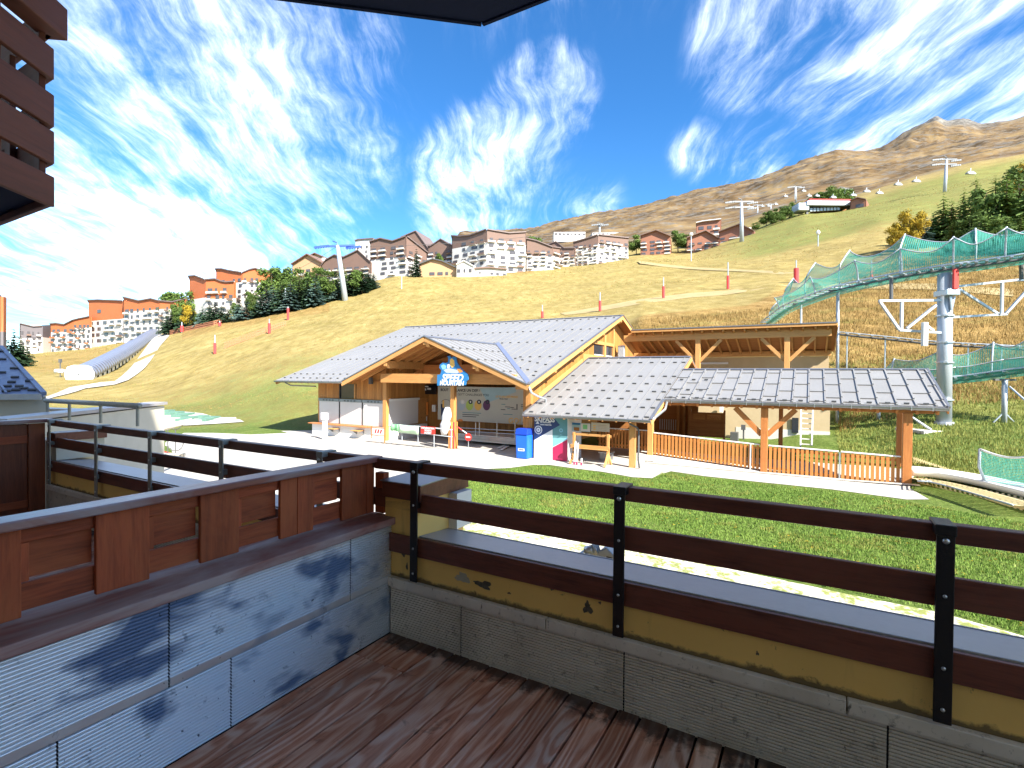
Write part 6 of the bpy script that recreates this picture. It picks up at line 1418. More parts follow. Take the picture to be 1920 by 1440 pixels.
a0, a1 = A(1848, 908, Ya), A(1837, 842, Ya); b0, b1 = A(1985, 928, Yb-.6), A(1975, 842, Yb-.6)
rows = []; uvs = []
for i in range(13):
    f = i/12; r = []; u_ = []
    for j in range(7):
        g_ = j/6; bt = a0*(1-f)+b0*f; tp = a1*(1-f)+b1*f; tp = tp-np.array([0, 0, .28*math.sin(PI*f)]); p = bt*(1-g_)+tp*g_+np.array([.0, .18*math.sin(PI*g_), 0]); r.append(p); u_.append((f*3.4, g_*1.4))
    rows.append(r); uvs.append(u_)
uvgrid('net', rows, M['net'], en_, uvs); obj('net_rope', MB().tube([r[-1] for r in rows], .035, 6), M['white'], en_, smooth=True)
obj('net_post', MB().tube([a1, (a0+a1)/2-np.array([.12, 0, 0]), a0-np.array([-.05, 0, .1])], .045, 8), M['steel_white'], en_, smooth=True)
# ------------------------------------------------------------------ far buildings
_win = {}; VR = random.Random(5)
def quad_box(w_, h_, d_, mat, name):
    k = (round(w_, 1), round(h_, 1), d_, mat.name, name)
    if k not in _win: _win[k] = MB().box(-k[0]/2, k[0]/2, -d_/2, d_/2, -k[1]/2, k[1]/2).mesh(name, mat)
    return _win[k]
def far_block(name, label, cat, strip, depth, upper=None, lower='pale_wall', split=.45, roof='roof_far', cols=(4,), rows=4, group=None, balcony=True, eave=.5, win_w=.5, rail='pale_wall', top_clear=.12, flat=False, wave=False, base_drop=3., wins=True, per=None):
    """strip: view-order corners (px, Y, base_py, [(px, top_py) ...to next]) ; the last corner closes it"""
    P = [at_Y(c[0], c[2], c[1]) for c in strip]; root = thing(name, label, cat, P[0]-np.array([0, 0, 0]), group)
    mc = np.mean(np.array(P), 0)*[1, 1, 0]; back = mc/np.linalg.norm(mc)*depth
    n = len(strip)-1; outline = []
    for i in range(n):
        a, b = P[i], P[i+1]; d = b-a; d[2] = 0; L = np.linalg.norm(d); dn = d/L; nrm = np.array([dn[1], -dn[0], 0]); nrm = nrm if nrm[1] < 0 else -nrm
        tops = [(strip[i][0], strip[i][3])]+(list(strip[i][4]) if len(strip[i]) > 4 else [])+[(strip[i+1][0], strip[i+1][3])]
        T = [at_plane(x, y, a, nrm) for x, y in tops]; zb = min(a[2], b[2]); 
        mxt = max(t[2] for t in T); zs_ = [t[2] for t in T]; H = min(zs_)-min(a[2], b[2])
        lowz = min(a[2], b[2])-base_drop; sp = zb+(min(zs_)-zb)*(1-split) if upper else None
        if upper:
            obj('lower_wall', MB().prism([(a[0], a[1], lowz), (b[0], b[1], lowz), (b[0], b[1], sp), (a[0], a[1], sp)], -nrm*.4), M[lower], root)
            obj('upper_wall', MB().prism([(a[0], a[1], sp), (b[0], b[1], sp)]+[tuple(t) for t in T[::-1]], -nrm*.4+nrm*.0), M[upper], root)
        else: obj('wall', MB().prism([(a[0], a[1], lowz), (b[0], b[1], lowz)]+[tuple(t) for t in T[::-1]], -nrm*.4), M[lower], root)
        for k in range(len(T)-1):
            A_, B2 = T[k], T[k+1]; e = nrm*eave; dk = -nrm*(depth+eave) if n == 1 else back
            q = [A_+e+(0, 0, .02), B2+e+(0, 0, .02), B2+dk+(0, 0, .02), A_+dk+(0, 0, .02)]
            obj('roof', MB().prism(q, (0, 0, .38)), M[roof], root)
        if L > 14 and T:
            for cf in (.25, .7):
                k_ = int(cf*(len(T)-1)); q_ = T[k_]+(T[k_+1]-T[k_])*.5-nrm*(depth*.35) if n == 1 else T[k_]+(T[k_+1]-T[k_])*.5+back*.35
                if VR.random() < .6: obj('chimney', MB().box(q_[0]-.6, q_[0]+.6, q_[1]-.5, q_[1]+.5, q_[2]-.2, q_[2]+1.5), M['pale_wall'], root)
        # side closing walls
        dk = -nrm*depth if n == 1 else back
        if i == 0: obj('side_wall', MB().prism([(a[0], a[1], lowz), tuple((a+dk)[:2])+(lowz,), tuple((a+dk)[:2])+(T[0][2]-.05,), (a[0], a[1], T[0][2]-.05)], dn*.3), M[upper or lower], root)
        if i == n-1: obj('side_wall', MB().prism([(b[0], b[1], lowz), tuple((b+dk)[:2])+(lowz,), tuple((b+dk)[:2])+(T[-1][2]-.05,), (b[0], b[1], T[-1][2]-.05)], -dn*.3), M[upper or lower], root)
        # windows and balconies
        if not wins: continue
        nc = cols[i] if i < len(cols) else cols[-1]
        if not nc: continue
        bw_ = L/nc; fh = H*(1-top_clear)/rows
        R = Matrix(((dn[0], -nrm[0], 0, 0), (dn[1], -nrm[1], 0, 0), (0, 0, 1, 0), (0, 0, 0, 1)))
        for c in range(nc):
            for r in range(rows):
                f = (c+.5)/nc; p = a+d*f; zc_ = zb+(b[2]-a[2])*0+fh*(r+.52); 
                zt_ = np.interp(f, [np.linalg.norm((t-a)[:2])/L for t in T], zs_)
                if per and not per(i, c, r): continue
                if zc_+fh*.5 > zt_: continue
                rv = VR.random()
                if rv < .07: continue
                ww_ = win_w*(.62 if rv < .3 else (1.25 if rv > .8 else 1.)); p = p+dn*bw_*(.1 if rv > .55 else -.08)
                M_ = Matrix.Translation((p[0], p[1], zc_)) @ R
                o = obj('window', quad_box(bw_*ww_, fh*.56, .16, M['far_glass'], 'window'), None, root, M_ @ Matrix.Translation((0, -.06, 0)))
                if balcony and VR.random() < .62:
                    obj('balcony', quad_box(bw_*.80, fh*.27, .12, M[rail if VR.random() < .75 else 'brown_clad'], 'balcony'), None, root, M_ @ Matrix.Translation((0, -.75, -fh*.36)))
                    obj('balcony_floor', quad_box(bw_*.80, .14, .7, M['pale_wall'], 'balcony_floor'), None, root, M_ @ Matrix.Translation((0, -.38, -fh*.5)))
    return root
TC, SLc, BR, RD = 'terracotta', 'slate_clad', 'brown_clad', 'red_clad'
ap = 'apartment buildings on the hillside'
far_block('apartment_building', 'dark grey clad apartment block lowest on the left of the hillside', 'building', [(37, 200, 670, 607, [(45, 609), (62, 613)]), (78, 205, 665, 612), (97, 212, 660, 611)], 16, SLc, split=.38, cols=(4, 2), rows=5, group=ap)
far_block('apartment_building', 'low orange and white terraced apartment block right of the dark grey one', 'building', [(95, 202, 662, 608, [(107, 607), (122, 609)]), (138, 198, 655, 601, [(150, 598)]), (170, 196, 648, 594)], 16, TC, split=.25, cols=(4, 4), rows=5, group=ap, rail='terracotta')
far_block('apartment_building', 'square orange block with wavy roof above the orange terraces', 'building', [(166, 200, 645, 564, [(185, 563)]), (232, 190, 636, 565), (242, 190, 634, 562)], 16, TC, split=.42, cols=(5, 1), rows=6, group=ap, per=lambda i, c, r: r < 4 or (r == 5 and c in (1, 3)))
far_block('apartment_building', 'long orange block with white balconies stepping down behind the tube', 'building', [(232, 186, 636, 558, [(242, 560), (262, 565), (285, 561)]), (300, 178, 622, 565, [(325, 567)]), (350, 176, 612, 561)], 14, TC, split=.22, cols=(6, 5), rows=5, group=ap)
far_block('apartment_building', 'lower left orange block with white end wall on the wooded slope', 'building', [(355, 172, 592, 519, [(368, 518)]), (386, 166, 590, 525, [(405, 524), (415, 528), (425, 530)]), (441, 164, 588, 529)], 12, TC, split=.5, cols=(0, 4), rows=4, group=ap)
far_block('apartment_building', 'upper orange block with three rows of white balconies beside the trees', 'building', [(405, 186, 576, 505, [(418, 505), (430, 508)]), (455, 180, 572, 512, [(470, 506), (480, 504), (492, 508)]), (510, 180, 568, 509)], 13, TC, split=.28, cols=(5, 5), rows=5, group=ap)
far_block('chalet', 'peach gabled chalet with dark eaves left of the brown blocks', 'chalet', [(548, 200, 545, 497, [(578, 478)]), (606, 196, 545, 494)], 14, None, 'peach', roof='brown_clad', cols=(5,), rows=3, eave=1.0)
far_block('chalet', 'small peach gable peeping behind the first peach chalet', 'chalet', [(572, 214, 545, 486, [(592, 476), (606, 482)]), (618, 212, 545, 488)], 10, None, 'peach', roof='brown_clad', cols=(0,), rows=3, eave=1.0)
far_block('apartment_building', 'brown clad block with low white base behind the leaning lift pylon', 'building', [(603, 192, 535, 499, [(612, 488), (628, 479)]), (645, 188, 532, 483, [(660, 476), (672, 470)]), (696, 184, 530, 492)], 14, BR, split=.55, cols=(4, 3), rows=4, group=ap)
far_block('tower_building', 'plain white tower block standing behind the brown gables', 'building', [(666, 225, 520, 452, [(672, 450)]), (700, 222, 520, 448)], 14, None, 'pale_wall', cols=(4,), rows=7, balcony=False, win_w=.3, flat=True)
far_block('apartment_building', 'large brown topped white block with peaked roofs left of the tall conifer', 'building', [(694, 186, 519, 454, [(714, 448), (737, 453)]), (762, 180, 514, 444), (800, 190, 508, 474)], 16, BR, split=.48, cols=(4, 3), rows=6, group=ap, per=lambda i, c, r: not (i == 0 and c == 0 and r < 4))
far_block('apartment_building', 'peaked brown block rising behind the large white block', 'building', [(752, 212, 505, 446, [(780, 434)]), (806, 208, 505, 470)], 12, BR, split=.7, cols=(3,), rows=6, group=ap)
far_block('apartment_building', 'narrow brown block between the two big white blocks', 'building', [(802, 206, 510, 462, [(808, 462), (827, 449)]), (848, 202, 508, 462)], 12, BR, split=.55, cols=(4,), rows=5, group=ap)
far_block('apartment_building', 'biggest white block with brown crown in the middle of the hillside row', 'building', [(847, 196, 508, 443, [(862, 444), (882, 442)]), (913, 186, 508, 431, [(930, 434), (955, 438)]), (986, 190, 504, 436)], 18, BR, split=.26, cols=(4, 4), rows=6, group=ap)
far_block('apartment_building', 'brown and white block stepping down right of the biggest block', 'building', [(986, 192, 504, 448, [(1005, 452)]), (1036, 192, 501, 464), (1050, 196, 499, 466)], 14, BR, split=.42, cols=(4, 1), rows=5, group=ap)
far_block('apartment_building', 'smaller brown block with swooping roof left of the long pale block', 'building', [(1024, 206, 500, 460, [(1043, 454), (1058, 466)]), (1078, 202, 496, 466)], 12, BR, split=.5, cols=(5,), rows=4, group=ap)
far_block('apartment_building', 'long pale block with peaked brown roof at the right end of the row', 'building', [(1075, 204, 497, 455, [(1096, 449)]), (1121, 200, 494, 441), (1178, 206, 487, 447)], 14, BR, split=.3, cols=(5, 5), rows=6, group=ap)
far_block('chalet', 'small pale house with dark gable roof below the big blocks', 'house', [(786, 176, 519, 497, [(812, 487), (830, 491)]), (862, 174, 516, 506)], 9, None, 'peach', roof='grey_dark', cols=(5,), rows=1, balcony=False, eave=.8)
far_block('chalet', 'tiny white gabled annexe beside the dark roofed house', 'house', [(856, 172, 514, 497, [(870, 490)]), (888, 171, 513, 500)], 8, None, 'pale_wall', roof='pale_wall', cols=(3,), rows=1, balcony=False, eave=.4)
far_block('snack_hut', 'low brown and white snack hut at the foot of the biggest block', 'hut', [(884, 172, 514, 505, [(915, 503)]), (950, 176, 510, 506)], 5, None, 'pale_wall', roof='brown_clad', cols=(6,), rows=1, balcony=False, eave=.8)
ch_ = 'reddish gabled chalets by the lift'
far_block('chalet', 'reddish brown gabled chalet standing alone right of the white row', 'chalet', [(1201, 226, 478, 443, [(1230, 433)]), (1257, 222, 476, 444)], 16, None, RD, roof='brown_clad', cols=(4,), rows=4, eave=1.2, group=ch_)
far_block('chalet', 'reddish gabled chalet left of the big lift pylon', 'chalet', [(1288, 222, 471, 447, [(1323, 434)]), (1349, 218, 467, 449)], 16, None, RD, roof='brown_clad', cols=(4,), rows=3, eave=1.2, group=ch_)
far_block('chalet', 'dark red chalet with pale roof standing above the other two', 'chalet', [(1305, 262, 455, 419, [(1318, 416)]), (1352, 258, 452, 412)], 14, None, RD, roof='shutter', cols=(3,), rows=3, eave=1.2, group=ch_)
far_block('chalet', 'reddish gabled chalet behind the foot of the big lift pylon', 'chalet', [(1348, 232, 462, 436, [(1388, 421)]), (1414, 224, 456, 434)], 16, None, RD, roof='brown_clad', cols=(4,), rows=3, eave=1.2, group=ch_)
far_block('tall_building', 'orange and violet edge of a nearer building at the far left border', 'building', [(-60, 118, 720, 552), (2, 112, 720, 556), (8, 114, 720, 557)], 10, TC, 'slate_clad', split=.4, cols=(2, 0), rows=5)
for x0, x1, y0, y1, Y, lb in ((1038, 1098, 435, 441, 520, 'long low pale building on the horizon above the row'), (1110, 1175, 436, 439, 540, 'long thin snow shed on the horizon right of the row')):
    far_block('low_building', lb, 'building', [(x0, Y, y1+1, y0), (x1, Y, y1, y0-.5)], 12, None, 'pale_wall', cols=(8,), rows=1, balcony=False, eave=.3, base_drop=6)
# ------------------------------------------------------------------ vegetation
def conifer(seed, h=10., spread=.30, mat=M['needles'], tiers=15, per=15, dens=1.):
    r = random.Random(seed); mb = MB()
    for i in range(tiers):
        f = i/(tiers-1); z = h*(.10+.88*f); R = h*spread*(1-f)**.85+h*.02
        n = max(5, int(per*(1-f*.6)))
        for k in range(n):
            a = 2*PI*(k+r.random()*.9)/n; L = R*r.uniform(.7, 1.12); dz = -L*r.uniform(.18, .42); z0 = z+r.uniform(-.3, .3)*h/tiers
            d = np.array([math.cos(a), math.sin(a), 0]); s_ = np.array([-d[1], d[0], 0]); w_ = L*.22
            for q in range(3):
                f0, f1 = q/3, (q+1)/3; c0 = d*L*f0+np.array([0, 0, z0+dz*f0**1.3]); c1 = d*L*f1+np.array([0, 0, z0+dz*f1**1.3+.05*L])
                ww0, ww1 = w_*(1-f0*.55)*r.uniform(.7, 1.2), w_*(1-f1*.55)*r.uniform(.6, 1.2)
                mb.add([c0-s_*ww0+(0, 0, -.12*L*r.random()), c0+s_*ww0+(0, 0, -.12*L*r.random()), c1+s_*ww1+(0, 0, -.1*L), c1-s_*ww1+(0, 0, -.1*L)], [(0, 1, 2, 3)])
                mb.add([c0+(0, 0, .02), c1+(0, 0, .02), c1+s_*ww1*.5+(0, 0, -.16*L)], [(0, 1, 2)])
    return mb.mesh('crown', mat)
def broadleaf(seed, h=8., w_=4., mat=M['leaf'], n=2200, leaf=.34, low=.18, clumps=16):
    r = random.Random(seed); g = np.random.RandomState(seed); mb = MB(); C = []
    for i in range(clumps):
        a = r.random()*2*PI; rr = math.sqrt(r.random())*w_*.34; z = h*(low+.12+(1-low-.2)*r.random()); k = 1-abs((z/h-.5))*.9
        C.append((rr*k*math.cos(a), rr*k*math.sin(a), z, w_*r.uniform(.13, .24)))
    for _ in range(n):
        c = C[r.randrange(clumps)]; d = g.normal(size=3); d /= np.linalg.norm(d); q = c[3]*r.random()**.4; p = np.array(c[:3])+d*q*np.array([1, 1, .85])
        u_ = g.normal(size=3); u_ /= np.linalg.norm(u_); v_ = np.cross(u_, d+.01); v_ /= np.linalg.norm(v_)+1e-6; s_ = leaf*r.uniform(.5, 1.2)
        mb.add([p-u_*s_, p+v_*s_*.5, p+u_*s_, p-v_*s_*.5], [(0, 1, 2, 3)])
    return mb.mesh('crown', mat)
def trunkmesh(h, r_=.16, limbs=True, seed=0):
    rr = random.Random(seed); mb = MB().tube([(0, 0, -.4), (.03*h*.2, 0, h*.4), (0, .02, h*.86)], r_, 7, r1=r_*.22)
    if limbs:
        for i in range(6):
            a = rr.random()*2*PI; z = h*rr.uniform(.25, .6); L = h*rr.uniform(.18, .3); mb.tube([(0, 0, z), (L*.6*math.cos(a), L*.6*math.sin(a), z+L*.45), (L*math.cos(a), L*math.sin(a), z+L)], r_*.4, 5, r1=.03)
    return mb.mesh('trunk', M['trunk'])
PROT = {
 'dark': [(conifer(s, 10, .27, M['needles']), trunkmesh(10, .17, False)) for s in (1, 2, 3)],
 'blue': [(conifer(s, 10, .30, M['needles_blue'], 13, 13), trunkmesh(10, .17, False)) for s in (4, 5)],
 'larch': [(conifer(s, 10, .24, M['larch'], 17, 13), trunkmesh(10, .15, False)) for s in (6, 7)],
 'green': [(broadleaf(s, 10, 8, M['leaf'], 2600, .36), trunkmesh(10, .2, True, s)) for s in (8, 9)],
 'yellow': [(broadleaf(s, 10, 9, M['leaf_yellow'], 2600, .34, .05), trunkmesh(9, .2, True, s)) for s in (10,)],
}
DESC = {'dark': 'dark green conifer', 'blue': 'blue-grey spruce', 'larch': 'light green larch', 'green': 'bushy green tree', 'yellow': 'yellow autumn tree'}
tn = [0]; TREES = []
def tree(kind, px, Y, ytop, label, group=None, wide=1., ybase=None):
    X = (px-960)/FPX*Y; z = ground(X, Y) if ybase is None else at_Y(px, ybase, Y)[2]; zt = at_Y(px, ytop, Y)[2]; h = max(zt-z, 1.)
    k = tn[0]; tn[0] += 1; cr, tr_ = PROT[kind][k % len(PROT[kind])]
    names = {'dark': 'conifer', 'blue': 'conifer', 'larch': 'larch_tree', 'green': 'leafy_tree', 'yellow': 'leafy_tree'}
    o = thing(names[kind], label if isinstance(label, str) else 'tree', 'tree', (X, Y, z), group)
    if not isinstance(label, str): TREES.append((o, kind, px, label))
    S = Matrix.Translation((X, Y, z)) @ Matrix.Rotation(k*2.4, 4, 'Z') @ Matrix.Diagonal((h/10*wide, h/10*wide, h/10, 1))
    obj('trunk', tr_, None, o, S); obj('crown', cr, None, o, S); return o
# ------------------------------------------------------------------ trees where they stand
GB = 'trees in the belt below the brown blocks'
for px, Y, yt, k, wd in ((508, 150, 500, 'green', 1.1), (522, 153, 499, 'green', 1.2), (538, 150, 503, 'green', 1.1), (552, 156, 501, 'larch', 1.4), (566, 153, 504, 'green', 1.2), (580, 156, 506, 'larch', 1.5), (594, 152, 500, 'green', 1.1), (512, 141, 530, 'blue', 1.3), (528, 139, 526, 'dark', 1.4), (544, 138, 524, 'blue', 1.4),
    (560, 140, 518, 'dark', 1.5), (576, 141, 520, 'dark', 1.5), (590, 141, 517, 'blue', 1.5), (604, 145, 512, 'dark', 1.5), (616, 146, 506, 'green', 1.1), (622, 147, 515, 'blue', 1.4), (633, 146, 520, 'blue', 1.4), (640, 152, 486, 'larch', 1.2), (655, 150, 507, 'dark', 1.6), (666, 151, 502, 'green', 1.2), (678, 151, 500, 'dark', 1.6), (690, 154, 505, 'dark', 1.7), (699, 156, 508, 'blue', 1.6)):
    tree(k, px, Y, yt, ('below the brown blocks', 'belt'), GB, wd)
GL = 'trees below the orange blocks'
for px, Y, yt, k, wd in ((312, 152, 586, 'dark', 1.4), (322, 149, 576, 'dark', 1.4), (333, 148, 568, 'green', 1.), (343, 147, 574, 'dark', 1.3), (353, 146, 571, 'yellow', .8), (362, 146, 574, 'dark', 1.4), (372, 145, 584, 'green', .9), (380, 144, 570, 'blue', 1.3), (392, 143, 566, 'dark', 1.4), (403, 142, 560, 'dark', 1.4), (415, 141, 568, 'dark', 1.3), (427, 140, 575, 'dark', 1.4), (440, 141, 565, 'green', .9), (448, 139, 560, 'blue', 1.5),
    (462, 138, 555, 'blue', 1.6), (476, 139, 552, 'green', 1.0), (488, 138, 548, 'dark', 1.5), (499, 139, 535, 'blue', 1.5), (470, 150, 545, 'green', 1.), (350, 170, 545, 'green', 1.), (329, 185, 543, 'green', 1.3), (312, 190, 550, 'green', 1.2)):
    tree(k, px, Y, yt, ('at the foot of the orange blocks', 'belt'), GL, wd)
tree('dark', 26, 125, 612, 'tall conifer at the far left beside the dark grey block', None, 1.3); tree('dark', 40, 128, 630, 'shorter wide conifer in front of the dark grey block', None, 1.5); tree('dark', 10, 120, 640, 'dark conifer half hidden behind the blue-grey roof', None, 1.5)
tree('dark', 779, 176, 463, 'slim dark conifer standing alone against the white blocks', None, .8); tree('green', 822, 185, 474, 'small leafy tree in front of the narrow brown block', None, .9)
for px, Y, yt, lb in ((1190, 235, 440, 'round bush left of the lone reddish chalet'), (1268, 232, 430, 'round bush right of the lone reddish chalet'), (1282, 240, 440, 'low bush between the reddish chalets'), (996, 290, 438, 'small bush on the skyline behind the white row')):
    tree('green', px, Y, yt, lb, None, 1.3)
GR = 'conifers on the right hillside above the green nets'
for px, Y, yt, k, wd in ((1700, 104, 400, 'dark', 1.4), (1722, 100, 392, 'blue', 1.2), (1744, 102, 398, 'dark', 1.5), (1762, 100, 362, 'larch', 1.3), (1778, 98, 372, 'larch', 1.3), (1800, 104, 350, 'larch', 1.2), (1822, 98, 330, 'larch', 1.3), (1842, 94, 345, 'green', .9), (1858, 100, 328, 'larch', 1.4), (1880, 92, 322, 'larch', 1.3), (1902, 96, 316, 'green', 1.), (1925, 90, 330, 'larch', 1.4), (1948, 88, 300, 'larch', 1.4), (1840, 86, 400, 'larch', 1.5), (1872, 84, 405, 'green', 1.2), (1908, 82, 398, 'larch', 1.5), (1812, 88, 405, 'green', 1.2), (1780, 90, 412, 'larch', 1.5)):
    tree(k, px, Y, yt, ('above the green nets', 'grove'), GR, wd)
tree('yellow', 1692, 98, 396, 'golden yellow bush at the left end of the right-hand grove', None, .85); tree('yellow', 1716, 97, 395, 'yellow and rust bush among the dark conifers', None, .7); tree('yellow', 1672, 97, 425, 'low yellow shrub at the very edge of the grove', None, 1.); tree('yellow', 1912, 104, 302, 'yellow birch at the top right edge of the grove', None, .8)
GS = 'dark shrubs round the lift station'
for px, Y, yt in ((1432, 245, 398), (1444, 243, 393), (1456, 246, 388), (1468, 249, 383), (1480, 252, 380), (1492, 254, 378), (1462, 236, 402), (1478, 238, 396), (1446, 236, 408), (1500, 250, 392), (1412, 240, 417)):
    tree('green', px, Y, yt, ('left of the lift station', 'shrub'), GS, 1.5)
for px, Y, yt in ((1538, 285, 356), (1550, 285, 352), (1562, 286, 352), (1574, 286, 353), (1586, 287, 360), (1526, 285, 362), (1513, 284, 366)):
    tree('larch' if px % 2 else 'green', px, Y, yt, ('behind the lift station roof', 'row'), 'trees behind the lift station', 1.6)
# ------------------------------------------------------------------ lift station
ls = thing('lift_station', 'chairlift station with red-edged long roof on the green hill', 'lift station', at_Y(1555, 398, 240))
Q = lambda px, py, Y: at_Y(px, py, Y)
def fbox(name, px0, px1, py0, py1, Y, d, mat, parent, bevel=0):
    a, b = Q(px0, py1, Y), Q(px1, py0, Y); return obj(name, MB().box(a[0], b[0], Y, Y+d, a[2], b[2]), mat, parent, bevel=bevel)
fbox('roof_edge', 1518, 1601, 373.5, 377, 238, 9, M['redpad'], ls); fbox('roof', 1514, 1600, 377, 384, 237.5, 9.5, M['steel_white'], ls)
fbox('machine_body', 1497, 1518, 380, 394, 238, 6, M['steel_white'], ls, .4); fbox('underside', 1520, 1596, 384.3, 386.5, 239, 7, M['grey_dark'], ls)
fbox('column', 1512, 1516, 386, 404, 240, 1.2, M['grey_dark'], ls); fbox('column', 1590, 1594, 386, 400, 240, 1.2, M['grey_dark'], ls)
fbox('back_wall', 1520, 1592, 386.6, 399, 246, .5, M['soffit'], ls)
for i in range(9): fbox('parked_chair', 1519+i*6.4, 1523.5+i*6.4, 390-i*.15, 396-i*.3, 239.5, 1., M['steel_white'], ls)
fbox('yellow_drive', 1553, 1564, 387, 392, 241, 2, M['amber'], ls); fbox('yellow_drive', 1571, 1580, 386.8, 390, 241, 2, M['amber'], ls)
far_block('chalet', 'small brown gabled lift hut with white base beside the lift station', 'hut', [(1594, 236, 402, 377, [(1608, 371.5)]), (1624, 232, 401, 375)], 8, RD, split=.5, roof='brown_clad', cols=(1,), rows=2, eave=.8, balcony=False)
# ------------------------------------------------------------------ lift pylons and cable chairs
def pylon(px, ytop, ybase, Y, label, r=.9, arms=9., lean=0., group=None, mat=M['steel_white'], topm=M['steel_white'], two=False, name='lift_pylon'):
    if topm is M['steel_white']: topm = M['far_steel']
    b, t = Q(px, ybase, Y), Q(px+lean, ytop, Y); o = thing(name, label, 'lift pylon', b, group)
    obj('mast', MB().tube([b-np.array([0, 0, 2.]), b+(t-b)*.95], r, 10, r1=r*.62), mat, o, smooth=True)
    for k_, z in enumerate([.94]+([.80] if two else [])):
        c = b+(t-b)*z; beam('cross_arm', None, c+np.array([-arms/2, -.6, -.3]), c+np.array([arms/2, .6, .35]), r*.6, r*.6, o, topm)
        for sx in (-1, 1):
            e = c+np.array([sx*arms*.46, sx*.6, -.2+.1*sx])
            tr_ = obj('sheave_train', MB().bar(e-np.array([2.0, 0, .25]), e+np.array([2.0, 0, .25]), .35, .5), M['grey_dark'] if topm is M['far_steel'] else topm, o)
            for q in range(6): obj('sheave', MB().tube([e+np.array([-1.8+q*.72, -.25, -.1+q*.09-.25]), e+np.array([-1.8+q*.72, .25, -.1+q*.09-.25])], .33, 8), topm, tr_)
    obj('service_frame', MB().tube([b+(t-b)*.95, t, t+np.array([-1.2, 0, .5])], r*.22, 6), topm, o)
    obj('ladder', MB().box(b[0]-r-.12, b[0]-r-.02, b[1]-.2, b[1]+.2, b[2], b[2]+(t-b)[2]*.9), M['galv'], o) if not lean else None
    return o
M['pylon_blue'] = plain('blue_steel', (.06, .12, .50), .4, .2)
pylon(649, 455, 560, 143, 'leaning grey lift pylon with blue cross arms over the tree belt', .85, 9., -17, topm=M['pylon_blue'])
pylon(1391, 374, 448, 205, 'big pale lift pylon with double cross arms by the reddish chalets', .85, 10., -1, two=True)
pylon(1771, 295, 361, 215, 'pale lift pylon with wide cross arms high on the right', .75, 9.5, 4, two=True)
pylon(1492.5, 349, 374, 300, 'small far lift pylon left of the knoll', .55, 7.); pylon(1584, 353, 372, 290, 'small lift pylon just behind the station roof', .55, 6.)
pylon(1125, 419, 442, 205.5, 'short pale mast on the roof peak of the long pale block', .3, 3., name='roof_mast')
for px, yt, yb, Y, lb in ((1421, 383, 401, 420, 'thin distant mast on the slope left of the knoll'), (1446, 382, 393, 430, 'thin distant mast nearer the knoll')):
    pylon(px, yt, yb, Y, lb, .4, 5.)
for px, y, Y, lb in ((1568, 284, 1480, 'tiny lift top mast on the skyline'), (1523, 281, 1490, 'tiny mast left of it on the skyline')): pass
def chair(px, py, Y, w_px, label):
    o = thing('lift_chair', label, 'lift chair', Q(px, py, Y), 'chairs hanging on the lift cable'); k = w_px/FPX*Y; c = Q(px, py, Y)
    obj('seat', MB().prism([c+np.array([-k/2, -.5, -.2]), c+np.array([k/2, -.5, -.2]), c+np.array([k*.46, -.5, .25]), c+np.array([-k*.46, -.5, .25])], (0, 1.2, 0)), M['far_steel'], o)
    obj('hood', MB().prism([c+np.array([-k*.42, -.3, .35]), c+np.array([k*.42, -.3, .35]), c+np.array([k*.28, -.3, k*.24]), c+np.array([-k*.28, -.3, k*.24])], (0, .8, 0)), M['far_steel'], o)
    obj('hanger', MB().tube([c+np.array([0, .1, k*.28]), c+np.array([.1, .1, k*.62])], k*.035, 5), M['galv'], o); obj('footrest', MB().bar(c+np.array([-k*.4, -.9, -.5]), c+np.array([k*.4, -.9, -.5]), .15), M['galv'], o)
for i, (px, py, Y, w_) in enumerate(((1820, 325, 205, 16), (1718, 340, 225, 14), (1684, 346, 235, 14), (1649, 362, 245, 12), (1625, 359, 250, 12), (1600, 366, 262, 11), (1562, 370, 232, 10), (1543, 370, 290, 7), (1532, 367, 268, 8), (1517, 367, 272, 8), (1507, 358, 330, 8), (1473, 368, 340, 8), (1455, 383, 360, 7), (1441, 386, 380, 7), (1430, 387, 400, 7), (1405, 388, 380, 7))):
    chair(px, py, Y, w_, ['lift chair just right of the high right pylon', 'lift chair second from the high right pylon', 'lift chair third from the high right pylon', 'lift chair on the dark slope nearest the station hut', 'lift chair directly above the station hut', 'lift chair touching the right end of the station roof', 'lift chair above the middle of the station roof', 'tiny lift chair over the station trees', 'lift chair over the left half of the station roof', 'lift chair at the left end of the station roof', 'lift chair right of the small far pylon', 'lift chair just left of the small far pylon', 'distant lift chair above the knoll shrubs', 'distant lift chair between two thin masts', 'distant lift chair at the left thin mast', 'farthest lift chair beside the big pylon'][i])
def cable(pts, label, r=.05):
    o = thing('lift_cable', label, 'cable', pts[0]); P_ = []
    for a, b in zip(pts[:-1], pts[1:]):
        L = np.linalg.norm(b-a)
        for k in range(8): f = k/8; P_.append(a+(b-a)*f-np.array([0, 0, L*.02*4*f*(1-f)]))
    P_.append(pts[-1]); obj('cable', MB().tube(P_, r, 4), M['grey_dark'], o)
cable([Q(1420, 392, 380), Q(1492, 352, 300), Q(1584, 355, 290), Q(1771, 298, 215), Q(2000, 240, 160)], 'chairlift cable running up past the high right pylon', .07)
cable([Q(470, 540, 190), Q(632, 462, 143), Q(1125, 425, 175), Q(1391, 382, 205), Q(1510, 385, 238)], 'long thin cable from the leaning pylon past the big pylon', .05)
